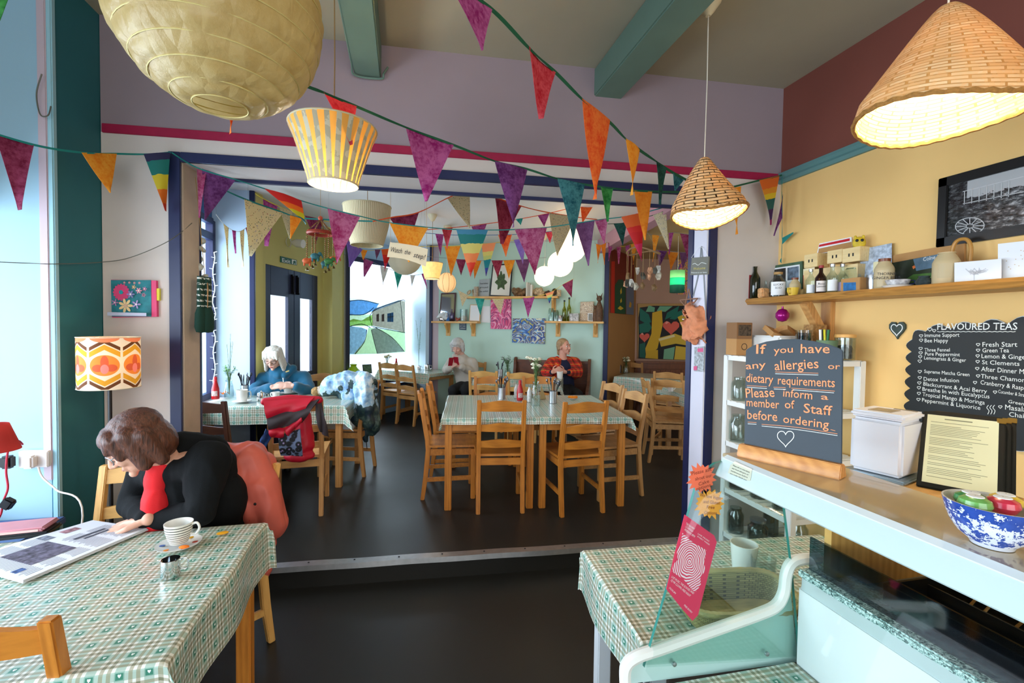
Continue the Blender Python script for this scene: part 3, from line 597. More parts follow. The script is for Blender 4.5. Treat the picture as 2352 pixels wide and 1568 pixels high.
bunting('nearest bunting, wide green ribbon sloping from top centre to the small wicker lamp', 'dkgreen',
 [(985, -85, 1.35), (1128, 20, 1.6), (1215, 110, 1.75), (1275, 165, 1.9), (1338, 228, 2.0), (1400, 280, 2.15), (1437, 318, 2.25), (1470, 345, 2.35), (1507, 370, 2.45), (1545, 396, 2.52), (1600, 425, 2.6)],
 [(1030, -40, 1130, 22, 1110, 114, 'magenta'), (1215, 106, 1276, 166, 1242, 273, 'red'), (1337, 226, 1401, 276, 1362, 458, 'orange'), (1437, 318, 1469, 344, 1452, 448, 'amber'), (1507, 369, 1531, 386, 1517, 470, 'bottle'), (1546, 397, 1572, 412, 1550, 438, 'teal')], w=.016)
bunting('bunting along the left wall from the shop window to the corner of the opening', 'teal',
 [(-70, 288, 2.35), (80, 333, 2.5), (186, 350, 2.66), (268, 353, 2.82), (330, 354, 2.92), (392, 350, 2.96)],
 [(-14, 304, 78, 333, 46, 482, 'maroon'), (187, 350, 268, 353, 251, 443, 'amber'), (330, 354, 391, 350, 380, 484, 'rainbow_teal')], w=.010)
bunting('bunting hung right across the opening below its lintel', 'teal',
 [(394, 350, 2.97), (455, 386, 3.0), (540, 412, 3.1), (607, 433, 3.22), (693, 461, 3.32), (752, 478, 3.36), (830, 497, 3.4), (893, 511, 3.45), (985, 522, 3.5), (1048, 527, 3.52), (1122, 528, 3.52), (1182, 527, 3.5), (1256, 522, 3.46), (1320, 513, 3.4), (1372, 505, 3.36), (1430, 498, 3.3), (1480, 488, 3.24), (1560, 466, 3.16), (1600, 450, 3.1)],
 [(452, 386, 474, 393, 458, 500, 'rose'), (464, 387, 541, 413, 470, 506, 'purple'), (607, 433, 692, 461, 703, 514, 'rainbow_red'), (752, 478, 827, 498, 774, 604, 'rose'), (894, 511, 984, 522, 939, 602, 'amber'), (1048, 527, 1121, 528, 1080, 636, 'rainbow_blue'), (1182, 527, 1256, 523, 1229, 632, 'rose'), (1320, 513, 1366, 506, 1352, 610, 'plum'), (1366, 506, 1396, 502, 1388, 560, 'rose'), (1427, 498, 1478, 488, 1474, 600, 'rainbow_pink')], w=.008)
bunting('bunting on a teal ribbon with a large floral flag near the street window', 'teal',
 [(478, 418, 3.4), (560, 456, 3.7), (648, 487, 3.9), (690, 500, 3.95), (770, 505, 3.9), (856, 508, 3.85)], [(561, 457, 650, 489, 575, 588, 'floral'), (666, 494, 694, 502, 667, 548, 'amber')])
bunting('bunting on an orange ribbon with a maroon and a floral flag rising to the ceiling', 'orange',
 [(856, 508, 3.85), (900, 499, 3.9), (960, 488, 4.0), (1034, 452, 4.15), (1078, 438, 4.25), (1110, 422, 4.3)], [(894, 500, 962, 488, 940, 560, 'maroon'), (1028, 456, 1079, 437, 1078, 524, 'floral')], w=.010)
bunting('bunting on an orange ribbon with a crimson and a floral flag beside the glowing lamps', 'orange',
 [(1105, 434, 3.6), (1137, 452, 3.7), (1197, 473, 3.9), (1260, 488, 4.1), (1330, 499, 4.3), (1372, 504, 4.4)], [(1137, 452, 1198, 473, 1153, 560, 'crimson'), (1261, 489, 1322, 498, 1278, 587, 'floral')], w=.010)
bunting('thin orange bunting string rising to the right below the back ceiling', 'orange',
 [(975, 528, 4.7), (1065, 520, 4.75), (1145, 510, 4.8), (1225, 497, 4.8), (1300, 480, 4.8), (1384, 455, 4.75)],
 [(1015, 526, 1040, 522, 1027, 570, 'red'), (1083, 520, 1118, 514, 1100, 562, 'magenta'), (1184, 503, 1201, 501, 1196, 517, 'aqua'), (1235, 495, 1262, 490, 1250, 520, 'magenta'), (1333, 471, 1371, 460, 1338, 512, 'orange')], w=.008, tie=1)
bunting('thin blue bunting string with magenta and orange flags in the back room', 'blue',
 [(968, 534, 5.4), (1055, 540, 5.4), (1190, 538, 5.35), (1275, 530, 5.3)], [(1000, 537, 1019, 538, 1012, 587, 'magenta'), (1144, 539, 1176, 538, 1162, 589, 'orange'), (1253, 533, 1272, 531, 1263, 558, 'red')], w=.007, tie=1)
bunting('thin yellow bunting string with a yellow, a rainbow and a violet flag', 'yellow',
 [(965, 566, 5.8), (1040, 565, 5.8), (1107, 560, 5.8), (1140, 557, 5.8), (1195, 549, 5.75), (1245, 540, 5.7)], [(1021, 566, 1058, 565, 1036, 633, 'amber'), (1106, 560, 1139, 557, 1116, 634, 'rainbow_sun'), (1180, 551, 1209, 547, 1201, 606, 'lavender')], w=.007, tie=1)
bunting('lowest bunting string in front of the mint wall, above the upper shelf', 'grey',
 [(975, 588, 6.4), (1050, 595, 6.4), (1105, 598, 6.35), (1180, 597, 6.3), (1255, 591, 6.2)], [(1047, 595, 1071, 596, 1059, 632, 'maroon'), (1085, 597, 1106, 598, 1090, 640, 'tangerine'), (1129, 598, 1155, 598, 1143, 637, 'crimson'), (1156, 598, 1183, 597, 1169, 640, 'amber'), (1184, 597, 1218, 594, 1204, 648, 'plum')], w=.007, tie=1)
bunting('bunting with a lavender flag between the door and the bay window', 'yellow',
 [(755, 522, 5.0), (793, 546, 5.2), (832, 573, 5.6), (873, 573, 5.9), (906, 570, 6.0)], [(793, 545, 833, 573, 804, 613, 'lavender'), (828, 573, 844, 575, 834, 596, 'amber'), (861, 573, 874, 573, 864, 596, 'plum'), (876, 573, 902, 571, 884, 623, 'rainbow_pink')], w=.007, tie=1)
bunting('small bunting string in front of the bay window with a teal flag', 'grey',
 [(815, 580, 6.2), (836, 592, 6.3), (857, 602, 6.45), (890, 616, 6.6), (924, 628, 6.75), (950, 632, 6.8), (978, 627, 6.8)], [(835, 591, 858, 601, 836, 635, 'magenta'), (873, 610, 891, 617, 879, 653, 'silver'), (905, 623, 924, 628, 913, 665, 'aqua'), (942, 631, 954, 632, 946, 656, 'silver'), (968, 629, 976, 627, 981, 663, 'magenta')], w=.006, tie=1)
bunting('bunting drooping in front of the shelves on the mint wall', 'yellow',
 [(1040, 650, 6.6), (1056, 669, 6.6), (1100, 686, 6.5), (1150, 686, 6.4), (1215, 683, 6.25), (1262, 672, 6.1), (1295, 652, 6.0), (1318, 640, 5.95)], [(1053, 667, 1076, 678, 1062, 703, 'floral'), (1091, 684, 1113, 686, 1103, 723, 'aqua'), (1130, 686, 1158, 685, 1150, 722, 'floral'), (1201, 684, 1228, 681, 1213, 730, 'magenta'), (1253, 674, 1273, 668, 1262, 696, 'rainbow_sun'), (1291, 654, 1316, 641, 1313, 683, 'maroon')], w=.006, tie=1)
bunting('narrow bunting hanging in front of the white panel by the street window', 'white',
 [(496, 492, 4.4), (514, 514, 4.5), (535, 529, 4.6), (552, 531, 4.65), (570, 520, 4.75)], [(513, 513, 525, 523, 526, 614, 'floral'), (533, 528, 542, 530, 541, 582, 'magenta'), (551, 531, 561, 526, 556, 613, 'floral'), (564, 523, 574, 517, 577, 582, 'crimson')], w=.006, tie=1)
bunting('bunting on a yellow ribbon above the exit door', 'yellow',
 [(586, 444, 4.8), (605, 456, 4.9), (637, 472, 5.1), (690, 493, 5.3), (745, 507, 5.5), (775, 512, 5.6)], [(604, 456, 638, 473, 612, 565, 'magenta'), (642, 475, 672, 486, 664, 548, 'floral'), (700, 495, 743, 506, 726, 560, 'maroon')], w=.009)
bunting('bunting in the alcove in front of the tall figure panel', 'yellow',
 [(1394, 556, 5.9), (1410, 562, 5.9), (1430, 566, 5.9), (1447, 562, 5.9), (1470, 553, 5.9)], [(1397, 557, 1408, 561, 1398, 599, 'magenta'), (1416, 564, 1427, 566, 1421, 606, 'rose'), (1436, 565, 1446, 562, 1443, 599, 'magenta'), (1449, 562, 1464, 556, 1455, 607, 'amber')], w=.006)
bunting('short bunting with two orange flags beside the navy pillar', 'grey', [(1366, 558, 5.2), (1380, 563, 5.2), (1394, 556, 5.2)], [(1369, 560, 1381, 563, 1373, 604, 'tangerine'), (1380, 563, 1392, 557, 1389, 608, 'tangerine')], w=.006, tie=1)
bunting('bunting with a bottle green and a floral flag below the small wicker lamp', 'dkgreen', [(1396, 514, 4.3), (1438, 511, 4.3), (1500, 494, 4.2), (1530, 483, 4.1), (1592, 462, 4.0)], [(1409, 513, 1440, 511, 1431, 563, 'bottle'), (1434, 512, 1466, 503, 1456, 545, 'tangerine'), (1500, 494, 1530, 483, 1536, 572, 'floral')], w=.007)
bunting('bunting with a narrow yellow and a maroon flag in the alcove opening', 'grey', [(1486, 536, 5.0), (1513, 541, 5.0), (1545, 534, 5.0), (1592, 540, 4.9)], [(1498, 539, 1514, 541, 1500, 601, 'amber'), (1536, 535, 1547, 534, 1537, 584, 'magenta'), (1562, 536, 1590, 540, 1582, 602, 'maroon')], w=.006)
bunting('bunting above the green cylinder lamp in the alcove', 'grey', [(1496, 573, 5.9), (1532, 577, 5.9), (1560, 579, 5.9), (1588, 580, 5.9)], [(1508, 575, 1532, 577, 1514, 616, 'purple'), (1533, 577, 1560, 579, 1541, 618, 'tangerine'), (1561, 579, 1583, 580, 1568, 616, 'plum')], w=.006, tie=2)
bunting('teal ribbon tail with a dark purple flag hanging in the right corner', 'teal', [(1797, 402, 2.655), (1796, 440, 2.655), (1797, 520, 2.655), (1796, 560, 2.655), (1795, 603, 2.655)], [(1798, 446, 1797, 500, 1779, 541, 'purple')], w=.010)
# ------------------------------------------------------------------ lamps
M_cord = mat('lamp_flex', '#b08d5c', .6); M_cordw = mat('lamp_flex_white', '#d9d2c2', .5); M_cup = mat('ceiling_cup', '#e3d9b8', .4); M_wire = mat('lamp_wire', '#8d8a80', .4, .7)
def bulbmat(k, c, e):
    return mat(k, c, .3, emit=e)
M_bulb = bulbmat('lamp_bulb', '#ffe9c4', 14)
def point(name, p, e, col=(1, .78, .48), r=.04, parent=None):
    l = bpy.data.lights.new(name, 'POINT'); l.energy = e; l.color = col; l.shadow_soft_size = r; o = bpy.data.objects.new(name, l); COL.objects.link(o); o.location = p
    if parent: o.parent = parent
    return o
def hang(r, p, zc, cup=True, cm=None, z0=0, cr_=.055, ofs=(0, 0)):
    """flex and ceiling cup above a shade whose root is at p"""
    B().tube([(0, 0, z0), (ofs[0]*.5+.004, ofs[1]*.5, (zc-p.z)*.5), (ofs[0], ofs[1], zc-p.z)], .0028, 6).build('flex', cm or M_cord, r)
    if cup: B().lathe([(.003, zc-p.z-.085), (.012, zc-p.z-.085), (.03, zc-p.z-.065), (cr_, zc-p.z-.02), (cr_, zc-p.z)], 20, c=(ofs[0], ofs[1], 0)).build('ceiling_cup', M_cup, r, smooth=True)
def bulb(r, z, s=.03): return B().lathe([(.002, z-s*1.15), (s*.6, z-s), (s, z-.1*s), (s*.75, z+s*.8), (s*.42, z+s*1.6), (s*.4, z+s*2.2), (.002, z+s*2.3)], 14).build('bulb', M_bulb, r, smooth=True)
# large paper lantern
t = NT('lantern_paper'); n1 = t.noise(9, 6, rough=.7); n2 = t.noise(40, 4)
c = t.mix(n1, hexc('#b48f42'), hexc('#ecdba4')); t.base(c); t.b.inputs['Roughness'].default_value = .35
ts = t.n('ShaderNodeBsdfTranslucent'); t.put(ts, 0, c); mx = t.n('ShaderNodeMixShader'); mx.inputs[0].default_value = .45
t.L.new(t.b.outputs[0], mx.inputs[1]); t.L.new(ts.outputs[0], mx.inputs[2]); t.L.new(mx.outputs[0], t.out.inputs[0])
bp_ = t.n('ShaderNodeBump'); bp_.inputs['Strength'].default_value = .35; bp_.inputs['Distance'].default_value = .02; wv = t.n('ShaderNodeTexVoronoi'); wv.feature = 'DISTANCE_TO_EDGE'; wv.inputs['Scale'].default_value = 6
t.L.new(t.scalev(t.co('Object'), (3, 3, 1)), wv.inputs[0]); t.L.new(t.ma('ADD', t.ma('MULTIPLY', n1, .7), wv.outputs[0]), bp_.inputs['Height']); t.L.new(bp_.outputs[0], t.b.inputs['Normal']); M_paper = t.m
LC = dep(506, 22, 1.22); r = thing('paper_lantern', 'large crinkled cream paper lantern at top left, unlit', 'lantern', LC); LR = .255
prof = []; nr = 13
for i in range(nr*5+1):
    f = i/(nr*5); a = -PI/2+.26+f*(PI-.52); rip = 1-.016*abs(math.sin(f*nr*PI))**.8*-1 - .012; prof.append((LR*math.cos(a)*rip, LR*1.05*math.sin(a)*rip))
b = B(); b.lathe(prof, 72)
for i, p in enumerate(b.v):
    k = noise.noise(V((p.x, p.y, p.z))*22)*.0035+noise.noise(V((p.x*2, p.y*2, p.z))*9)*.004; b.v[i] = p*(1+k/LR)
b.build('paper_shade', M_paper, r, smooth=True, angle=80)
b = B()
for i in range(nr+1):
    f = i/nr; a = -PI/2+.26+f*(PI-.52); rr, zz = LR*math.cos(a)*.99, LR*1.05*math.sin(a)*.99; b.tube([(rr*math.cos(2*PI*k/48), rr*math.sin(2*PI*k/48), zz) for k in range(49)], .0018, 5, cap=False)
b.build('wire_rib', mat('lantern_wire', '#c9b878', .6), r); hang(r, LC, ZCF, False, M_cordw, LR)
# pleated drum lamp, lit
t = NT('pleated_shade'); uv = t.xyz(t.co('UV')); f = t.ma('FRACT', t.ma('MULTIPLY', uv[0], 24)); wdt = t.ma('ADD', .10, t.ma('MULTIPLY', uv[1], .20))
g = t.ma('LESS_THAN', t.ma('ABSOLUTE', t.ma('SUBTRACT', f, .5)), wdt)
pat = t.mix(t.ma('GREATER_THAN', t.noise(26, 3), .52), hexc('#a8a289'), hexc('#c2bca2')); c = t.mix(g, pat, hexc('#e0a648')); t.base(c); t.b.inputs['Roughness'].default_value = .8
ts = t.n('ShaderNodeBsdfTranslucent'); t.put(ts, 0, t.mix(g, hexc('#b89a58'), hexc('#f2b24a'))); mx = t.n('ShaderNodeMixShader'); t.put(mx, 0, t.ma('ADD', .012, t.ma('MULTIPLY', g, .10)))
t.L.new(t.b.outputs[0], mx.inputs[1]); t.L.new(ts.outputs[0], mx.inputs[2]); t.L.new(mx.outputs[0], t.out.inputs[0]); M_pleat = t.m
DL = onY(766, 424, 2.15); r = thing('pendant_lamp', 'lit tapering drum lamp with amber slits hanging in front of the opening', 'lamp', DL)
DL2 = onY(745, 275, 2.15); hD = .245
B().lathe([(.103, .0), (.112, .035), (.136, .11), (.165, .195), (.182, hD-.012), (.182, hD)], 72).build('lamp_shade', M_pleat, r, smooth=True)
for rr, zz in ((.103, 0), (.182, hD)):
    b = B(); b.tube([(rr*math.cos(2*PI*k/40), rr*math.sin(2*PI*k/40), zz) for k in range(41)], .004, 6, cap=False); b.build('shade_ring', mat('shade_trim', '#c9bd98', .7), r); hang(r, DL, ZCF, False, M_cord, .1); bulb(r, .055, .042); point('drum_lamp_light', (0, 0, .02), 10, (1, .88, .68), .04, r)
# wicker cone lamps
def wicker(name, sx, sy, dark, holes):
    t = NT(name); uv = t.n('ShaderNodeMapping'); uv.inputs['Scale'].default_value = (sx, sy, 1); t.L.new(t.co('UV'), uv.inputs[0])
    br = t.n('ShaderNodeTexBrick'); br.inputs['Scale'].default_value = 1; br.inputs['Color1'].default_value = hexc('#ecd3a6'); br.inputs['Color2'].default_value = hexc('#d8b07a'); br.inputs['Mortar'].default_value = hexc(dark)
    br.inputs['Mortar Size'].default_value = .07; br.inputs['Brick Width'].default_value = 1.6; br.inputs['Row Height'].default_value = .5; br.offset = .5; br.offset_frequency = 2; t.L.new(uv.outputs[0], br.inputs[0])
    nn = t.ma('GREATER_THAN', t.noise(30, 2), .5); c = t.mix(t.ma('MULTIPLY', nn, .35), br.outputs[0], hexc('#e6b878')); t.base(c); t.b.inputs['Roughness'].default_value = .45
    ts = t.n('ShaderNodeBsdfTranslucent'); t.put(ts, 0, c); mx = t.n('ShaderNodeMixShader'); mx.inputs[0].default_value = .2
    t.L.new(t.b.outputs[0], mx.inputs[1]); t.L.new(ts.outputs[0], mx.inputs[2])
    tr = t.n('ShaderNodeBsdfTransparent'); m2 = t.n('ShaderNodeMixShader'); t.put(m2, 0, t.ma('MULTIPLY', br.outputs['Fac'], holes)); t.L.new(mx.outputs[0], m2.inputs[1]); t.L.new(tr.outputs[0], m2.inputs[2]); t.L.new(m2.outputs[0], t.out.inputs[0])
    bp = t.n('ShaderNodeBump'); bp.inputs['Strength'].default_value = .6; bp.inputs['Distance'].default_value = .003; bp.invert = True; t.L.new(br.outputs['Fac'], bp.inputs['Height']); t.L.new(bp.outputs[0], t.b.inputs['Normal']); return t.m
def wickerlamp(label, apex, H, Rr, ang, dz, m, e, tilt=(0, 0)):
    r = thing('wicker_pendant_lamp', label, 'lamp', apex, 0, None); nu, nv = 64, 22
    def fn(u, v):
        a = 2*PI*u; s = math.cos(2*(a-ang)); L = 1 + dz*s*v; rad = .13*Rr*(1-v)**2*0 + Rr*(.10+.90*v**.86)*(1-.10*s*v) * (1 - .10*max(0, v-.82)/.18)
        x, y, z = rad*math.cos(a), rad*math.sin(a), -H*L*v; q = Euler((tilt[0]*v, tilt[1]*v, 0)).to_matrix() @ V((x, y, z)); return q
    b = B(); b.grid(fn, nu, nv, lambda u, v: (u, v)); b.build('lamp_shade', m, r, smooth=True, solid=.0025, angle=80)
    b = B(); rim = [fn(k/nu, 1) for k in range(nu+1)]; b.tube([p+V((0, 0, .004*(k % 2))) for k, p in enumerate(rim)], [.0062+.0015*(k % 2) for k in range(nu+1)], 6, cap=False); b.build('braided_rim', mat('wicker_rim', '#a8763a', .6, var=.3, vs=120), r)
    hang(r, apex, ZCF, True, M_cordw, -.02, .062); bulb(r, -H*.50, .034); point(label.split()[0]+'_wicker_light', (0, 0, -H*.55), e, (1, .86, .64), .04, r); return r
wickerlamp('small lit wicker cone lamp hanging in front of the right jamb', onY(1618, 364, 2.1), .31, .183, R(60), .06, wicker('wicker_dark_slits', 15, 9, '#4a3014', .0), 36, tilt=(R(-9), 0))
wickerlamp('large lit wicker cone lamp at top right, nearest the viewer', onY(2178, 18, 1.06), .325, .232, R(75), .05, wicker('wicker_fine', 24, 16, '#c49252', .0), 36)
# back room pendants
t = NT('cream_pleat'); uv = t.xyz(t.co('UV')); s_ = t.ma('SINE', t.ma('MULTIPLY', uv[0], 2*PI*80)); t.base(t.mix(t.ma('MULTIPLY', t.ma('ADD', s_, 1), .5), hexc('#c2b184'), hexc('#e8dcb8'))); t.b.inputs['Roughness'].default_value = .9; t.bump(s_, .3, .002); M_cpl = t.m
def bowed(label, px, Y, H, rt, rb, m, lit=0, nm='pendant_lamp', cup=True, bulge=.12):
    p = onY(px[0], px[1], Y); r = thing(nm, label, 'lamp', p); B().lathe([(rb+(rt-rb)*(i/10)+bulge*rt*math.sin(PI*i/10)*.5, H*i/10) for i in range(11)], 48).build('lamp_shade', m, r, smooth=True)
    b = B(); b.tube([(rb*math.cos(2*PI*k/32), rb*math.sin(2*PI*k/32), 0) for k in range(33)], .005, 6, cap=False); b.tube([(rt*math.cos(2*PI*k/32), rt*math.sin(2*PI*k/32), H) for k in range(33)], .005, 6, cap=False); b.lathe([(.001, H*.7), (rb*.97, H*.66)], 24)
    b.build('shade_ring', MATS['shade_trim'], r); hang(r, p, ZCB, cup, M_cord, H*.6)
    if lit: bulb(r, H*.35, .03); point('shade_light', (0, 0, H*.3), lit, (1, .75, .42), .03, r)
    return r
bowed('unlit cream pleated drum lamp hanging in the back room', (843, 563), 4.3, .345, .208, .140, M_cpl)
def globe(label, px, Y, rr, m, lit=0, ribs=0, sq=1, rings=0, cup=True, nm='globe_lamp', zc=None, ev=0):
    p = onY(px[0], px[1], Y); r = thing(nm, label, 'lamp', p); n_ = 40; pr = []
    for i in range(n_+1):
        a = -PI/2+.12+(PI-.24)*i/n_; k = 1-(.012*abs(math.sin(i/n_*rings*PI)) if rings else 0); pr.append((rr*math.cos(a)*k, rr*sq*math.sin(a)*k))
    B().lathe(pr, 36).build('lamp_shade', m, r, smooth=True, angle=80)
    if ribs:
        b = B()
        for j in range(ribs): b.tube([(rr*1.0*math.cos(-PI/2+PI*i/20)*math.cos(2*PI*j/ribs), rr*math.cos(-PI/2+PI*i/20)*math.sin(2*PI*j/ribs), rr*sq*math.sin(-PI/2+PI*i/20)) for i in range(21)], .0022, 5)
        b.build('wire_rib', mat('rattan_wire', '#a27840', .6), r)
    hang(r, p, zc or ZCB, cup, M_cordw, rr*sq)
    if lit: point('globe_light', (0, 0, 0), lit, (1, .80, .52), rr*.5, r)
    return r
M_wpaper = translucent('paper_white', '#e4dcc4', .4); M_glow = mat('opal_glass_lit', '#fff0d2', .3, emit=2.2, ecol='#ffdfae'); M_ratt = mat('rattan_paper_lit', '#f2cf9a', .7, emit=.55, ecol='#f0b878')
globe('unlit white paper globe lamp in front of the bay window', (930, 592), 6.2, .225, M_wpaper, rings=11, sq=1.0)
bowed('small glowing straw basket lamp hanging before the bay window', (992, 640), 5.6, .19, .13, .085, mat('straw_lit', '#f4d08c', .7, var=.25, vs=26, emit=.8, ecol='#f2b25c'), 3, bulge=.05)
globe('small rattan ball lamp above the left mint-wall shelf', (1026, 649), 6.2, .125, M_ratt, 0, ribs=9, sq=1.08)
G = ((1250, 634, 6.3, .143, 'smallest and leftmost of the three glowing globe lamps'), (1287, 606, 5.6, .163, 'middle one of the three glowing globe lamps'))
for x, y, Y, rr, l in G: globe(l, (x, y), Y, rr, M_glow, 9)
p = onY(1312, 566, 4.9); r = thing('globe_lamp', 'largest of the three glowing lamps, pear shaped with a conical top', 'lamp', p)
B().lathe([(.004, -.175), (.06, -.168), (.12, -.13), (.158, -.075), (.16, -.03), (.135, .04), (.085, .14), (.05, .2), (.02, .215)], 40).build('lamp_shade', M_glow, r, smooth=True, angle=80); hang(r, p, ZCB, True, M_cordw, .2); point('globe_light', (0, 0, -.03), 10, (1, .80, .52), .1, r)
# green cylinder lamp in the alcove
t = NT('green_shade_lit'); uv = t.xyz(t.co('UV')); c = t.ramp(uv[1], [(0, '#0a3a2e'), (.33, '#0a3a2e'), (.34, '#158a5e'), (.66, '#158a5e'), (.67, '#6fb073'), (1, '#6fb073')], 'CONSTANT'); t.base(c)
ts = t.n('ShaderNodeBsdfTranslucent'); t.put(ts, 0, c); mx = t.n('ShaderNodeMixShader'); mx.inputs[0].default_value = .6; t.L.new(t.b.outputs[0], mx.inputs[1]); t.L.new(ts.outputs[0], mx.inputs[2]); t.L.new(mx.outputs[0], t.out.inputs[0])
p = onY(1555, 672, 5.3); r = thing('pendant_lamp', 'lit green three-tone cylinder lamp in the alcove', 'lamp', p); B().lathe([(.092, 0), (.092, .15), (.092, .287)], 36).build('lamp_shade', t.m, r, smooth=True); hang(r, p, ZCB-.13, False, M_cordw, .15); bulb(r, .14, .03); point('green_lamp_light', (0, -.02, .14), 3, (.9, 1, .8), .03, r)
# floor lamp with the retro shade
def PT(t, u, v, cx, cy, rx, ry): return t.ma('LESS_THAN', t.ma('ADD', t.ma('POWER', t.ma('DIVIDE', t.ma('SUBTRACT', u, cx), rx), 2), t.ma('POWER', t.ma('DIVIDE', t.ma('SUBTRACT', v, cy), ry), 2)), 1)
t = NT('retro_shade'); uv = t.xyz(t.co('UV')); u = t.ma('FRACT', t.ma('MULTIPLY', uv[0], 6)); v = uv[1]; au = t.ma('ABSOLUTE', t.ma('SUBTRACT', u, .5))
c = hexc('#f3e6cf')
curve = t.ma('MULTIPLY', t.ma('SINE', t.ma('MULTIPLY', au, 2*PI)), .10)
def chev(c, z, h, col, sgn):
    d = t.ma('SUBTRACT', v, t.ma('ADD', z, t.ma('MULTIPLY', t.ma('SUBTRACT', t.ma('MULTIPLY', au, 2), .5), .16*sgn))); return t.mix(t.ma('MULTIPLY', t.ma('LESS_THAN', t.ma('ABSOLUTE', d), h), t.ma('LESS_THAN', au, .46)), c, hexc(col))
c = chev(c, .85, .035, '#6b3f1c', -1); c = chev(c, .74, .05, '#e0a52a', -1); c = chev(c, .20, .05, '#e0a52a', 1); c = chev(c, .09, .035, '#6b3f1c', 1)
c = t.mix(PT(t, u, v, .5, .47, .44, .20), c, hexc('#ee8f3c'))
for cx, cy, rx, ry, col in ((.5, .52, .12, .14, '#d4603c'), (.3, .42, .17, .07, '#d4603c'), (.7, .42, .17, .07, '#d4603c'), (.5, .40, .12, .09, '#ee8a86'), (.5, 1.0, .45, .09, '#ee8a5c')): c = t.mix(PT(t, u, v, cx, cy, rx, ry), c, hexc(col))
t.base(c); t.b.inputs['Roughness'].default_value = .8; ts = t.n('ShaderNodeBsdfTranslucent'); t.put(ts, 0, c); mx = t.n('ShaderNodeMixShader'); mx.inputs[0].default_value = .3; t.L.new(t.b.outputs[0], mx.inputs[1]); t.L.new(ts.outputs[0], mx.inputs[2]); t.L.new(mx.outputs[0], t.out.inputs[0])
p = onY(252, 889, 2.72); zs = p.z; r = thing('floor_lamp', 'floor lamp with orange and brown retro patterned drum shade in the left corner', 'lamp', (p.x, p.y, 0), R(20))
B().lathe([(.125, zs), (.125, zs+.255)], 60).build('lamp_shade', t.m, r, smooth=True); b = B()
for z in (zs, zs+.255): b.tube([(.1255*math.cos(2*PI*k/40), .1255*math.sin(2*PI*k/40), z) for k in range(41)], .0022, 5, cap=False)
for k in range(3): b.tube([(0, 0, zs+.21), (.125*math.cos(2.1*k), .125*math.sin(2.1*k), zs+.25)], .002, 5)
b.build('shade_ring', mat('shade_edge', '#e8dcc0', .6), r); B().tube([(0, 0, .02), (0, 0, zs+.21)], .009, 12).build('pole', mat('lamp_black', '#15161a', .4), r); B().lathe([(.001, .026), (.02, .026), (.125, .012), (.13, 0), (.001, 0)], 32).build('base', MATS['lamp_black'], r, smooth=True)
bulb(r, zs+.13, .028); point('floor_lamp_light', (0, 0, zs+.13), 2.2, (1, .78, .5), .03, r)
# ------------------------------------------------------------------ flat things measured on their own plane
class Pl:
    def __init__(s, o, x, y, lift=0):
        s.M = frame(V(o), x, y); s.o = V(o); s.n = s.M.to_3x3().col[2].copy()
        if lift: s.M.translation += s.n*lift; s.o = s.M.translation.copy()
        s.I = s.M.inverted()
    def at(s, x, y): p = s.I @ onpl(x, y, s.o, s.n); return (p.x, p.y)
    def pt(s, x, y): return onpl(x, y, s.o, s.n)
    def quad(s, pts): return [s.at(*p) for p in pts]
def ptext(pl, parent, s, a, b_, hpx, m, name='lettering', z=.001, shear=0, bold=.0):
    """lettering from photo point a to b_ (baseline), about hpx photo px high"""
    A, Bq = V((*pl.at(*a), 0)), V((*pl.at(*b_), 0)); H = V((*pl.at(a[0], a[1]-hpx), 0)); d = Bq-A
    o = text(s, 1.0, m, None, MX(), name, shear=shear, bold=bold, ext=.0); xs = [v.co.x for v in o.data.vertices]; ys = [v.co.y for v in o.data.vertices]
    w = max(xs)-min(xs) or 1; h = .72; ang = math.atan2(d.y, d.x); sy = (H-A).length/h
    M_ = pl.M @ MX.Translation((A.x, A.y, z)) @ MX.Rotation(ang, 4, 'Z') @ MX.Diagonal((d.length/w, sy, 1, 1)) @ MX.Translation((-min(xs), 0, 0))
    o.data.transform(M_ if parent is None else parent.matrix_world.inverted() @ M_); o.parent = parent; return o
def strokes(pl, lines, r, m, parent, name='lettering', z=.0012):
    """chalk lines: each a list of photo points"""
    b = B()
    for ln in lines:
        P = [pl.M @ V((*pl.at(*p), z)) for p in ln]; P = spl(P, 4) if len(P) > 2 else P; vs = []
        for i, p in enumerate(P):
            d = (P[min(i+1, len(P)-1)]-P[max(i-1, 0)]).normalized(); n = d.cross(pl.n)*r; vs += [p-n, p+n]
        b.add(vs, [(2*i, 2*i+1, 2*i+3, 2*i+2) for i in range(len(P)-1)])
    return b.build(name, m, parent)
def heart(x, y, w, h, n=18):
    o = []
    for k in range(n+1):
        t_ = 2*PI*k/n; o.append((x+w*math.sin(t_)**3, y-h*(13*math.cos(t_)-5*math.cos(2*t_)-2*math.cos(3*t_)-math.cos(4*t_))/15))
    return o
def card(name, label, cat, pl, pts, th, m, group=None, back=True):
    """flat panel with thickness th, front face on pl"""
    b = B(); b.prism(pl.quad(pts), -th, 0, pl.M); o = b.build(name, m, None, bevel=min(.0015, th/3)); return tag(o, label, cat, group)
def root(name, label, cat, loc=(0, 0, 0), group=None):
    r = thing(name, label, cat, loc, 0, group); bpy.context.view_layer.update(); return r
def sub(r, b, name, m, **k):
    """part built in room coordinates, hung under r"""
    o = V(r.location); b.v = [V(p)-o for p in b.v]; return b.build(name, m, r, **k)
G_clear = glassmat('glass_clear', '#eef6f4', .03, .14); M_chalk = mat('chalk_white', '#e9ece8', .9); M_chor = mat('chalk_orange', '#f09a6a', .9); M_slate = mat('slate_black', '#161b1d', .55, var=.25, vs=6); M_paperw = mat('paper_white_card', '#eef0f2', .7); M_kraft = mat('kraft_card', '#b98a55', .8, var=.06, vs=20)
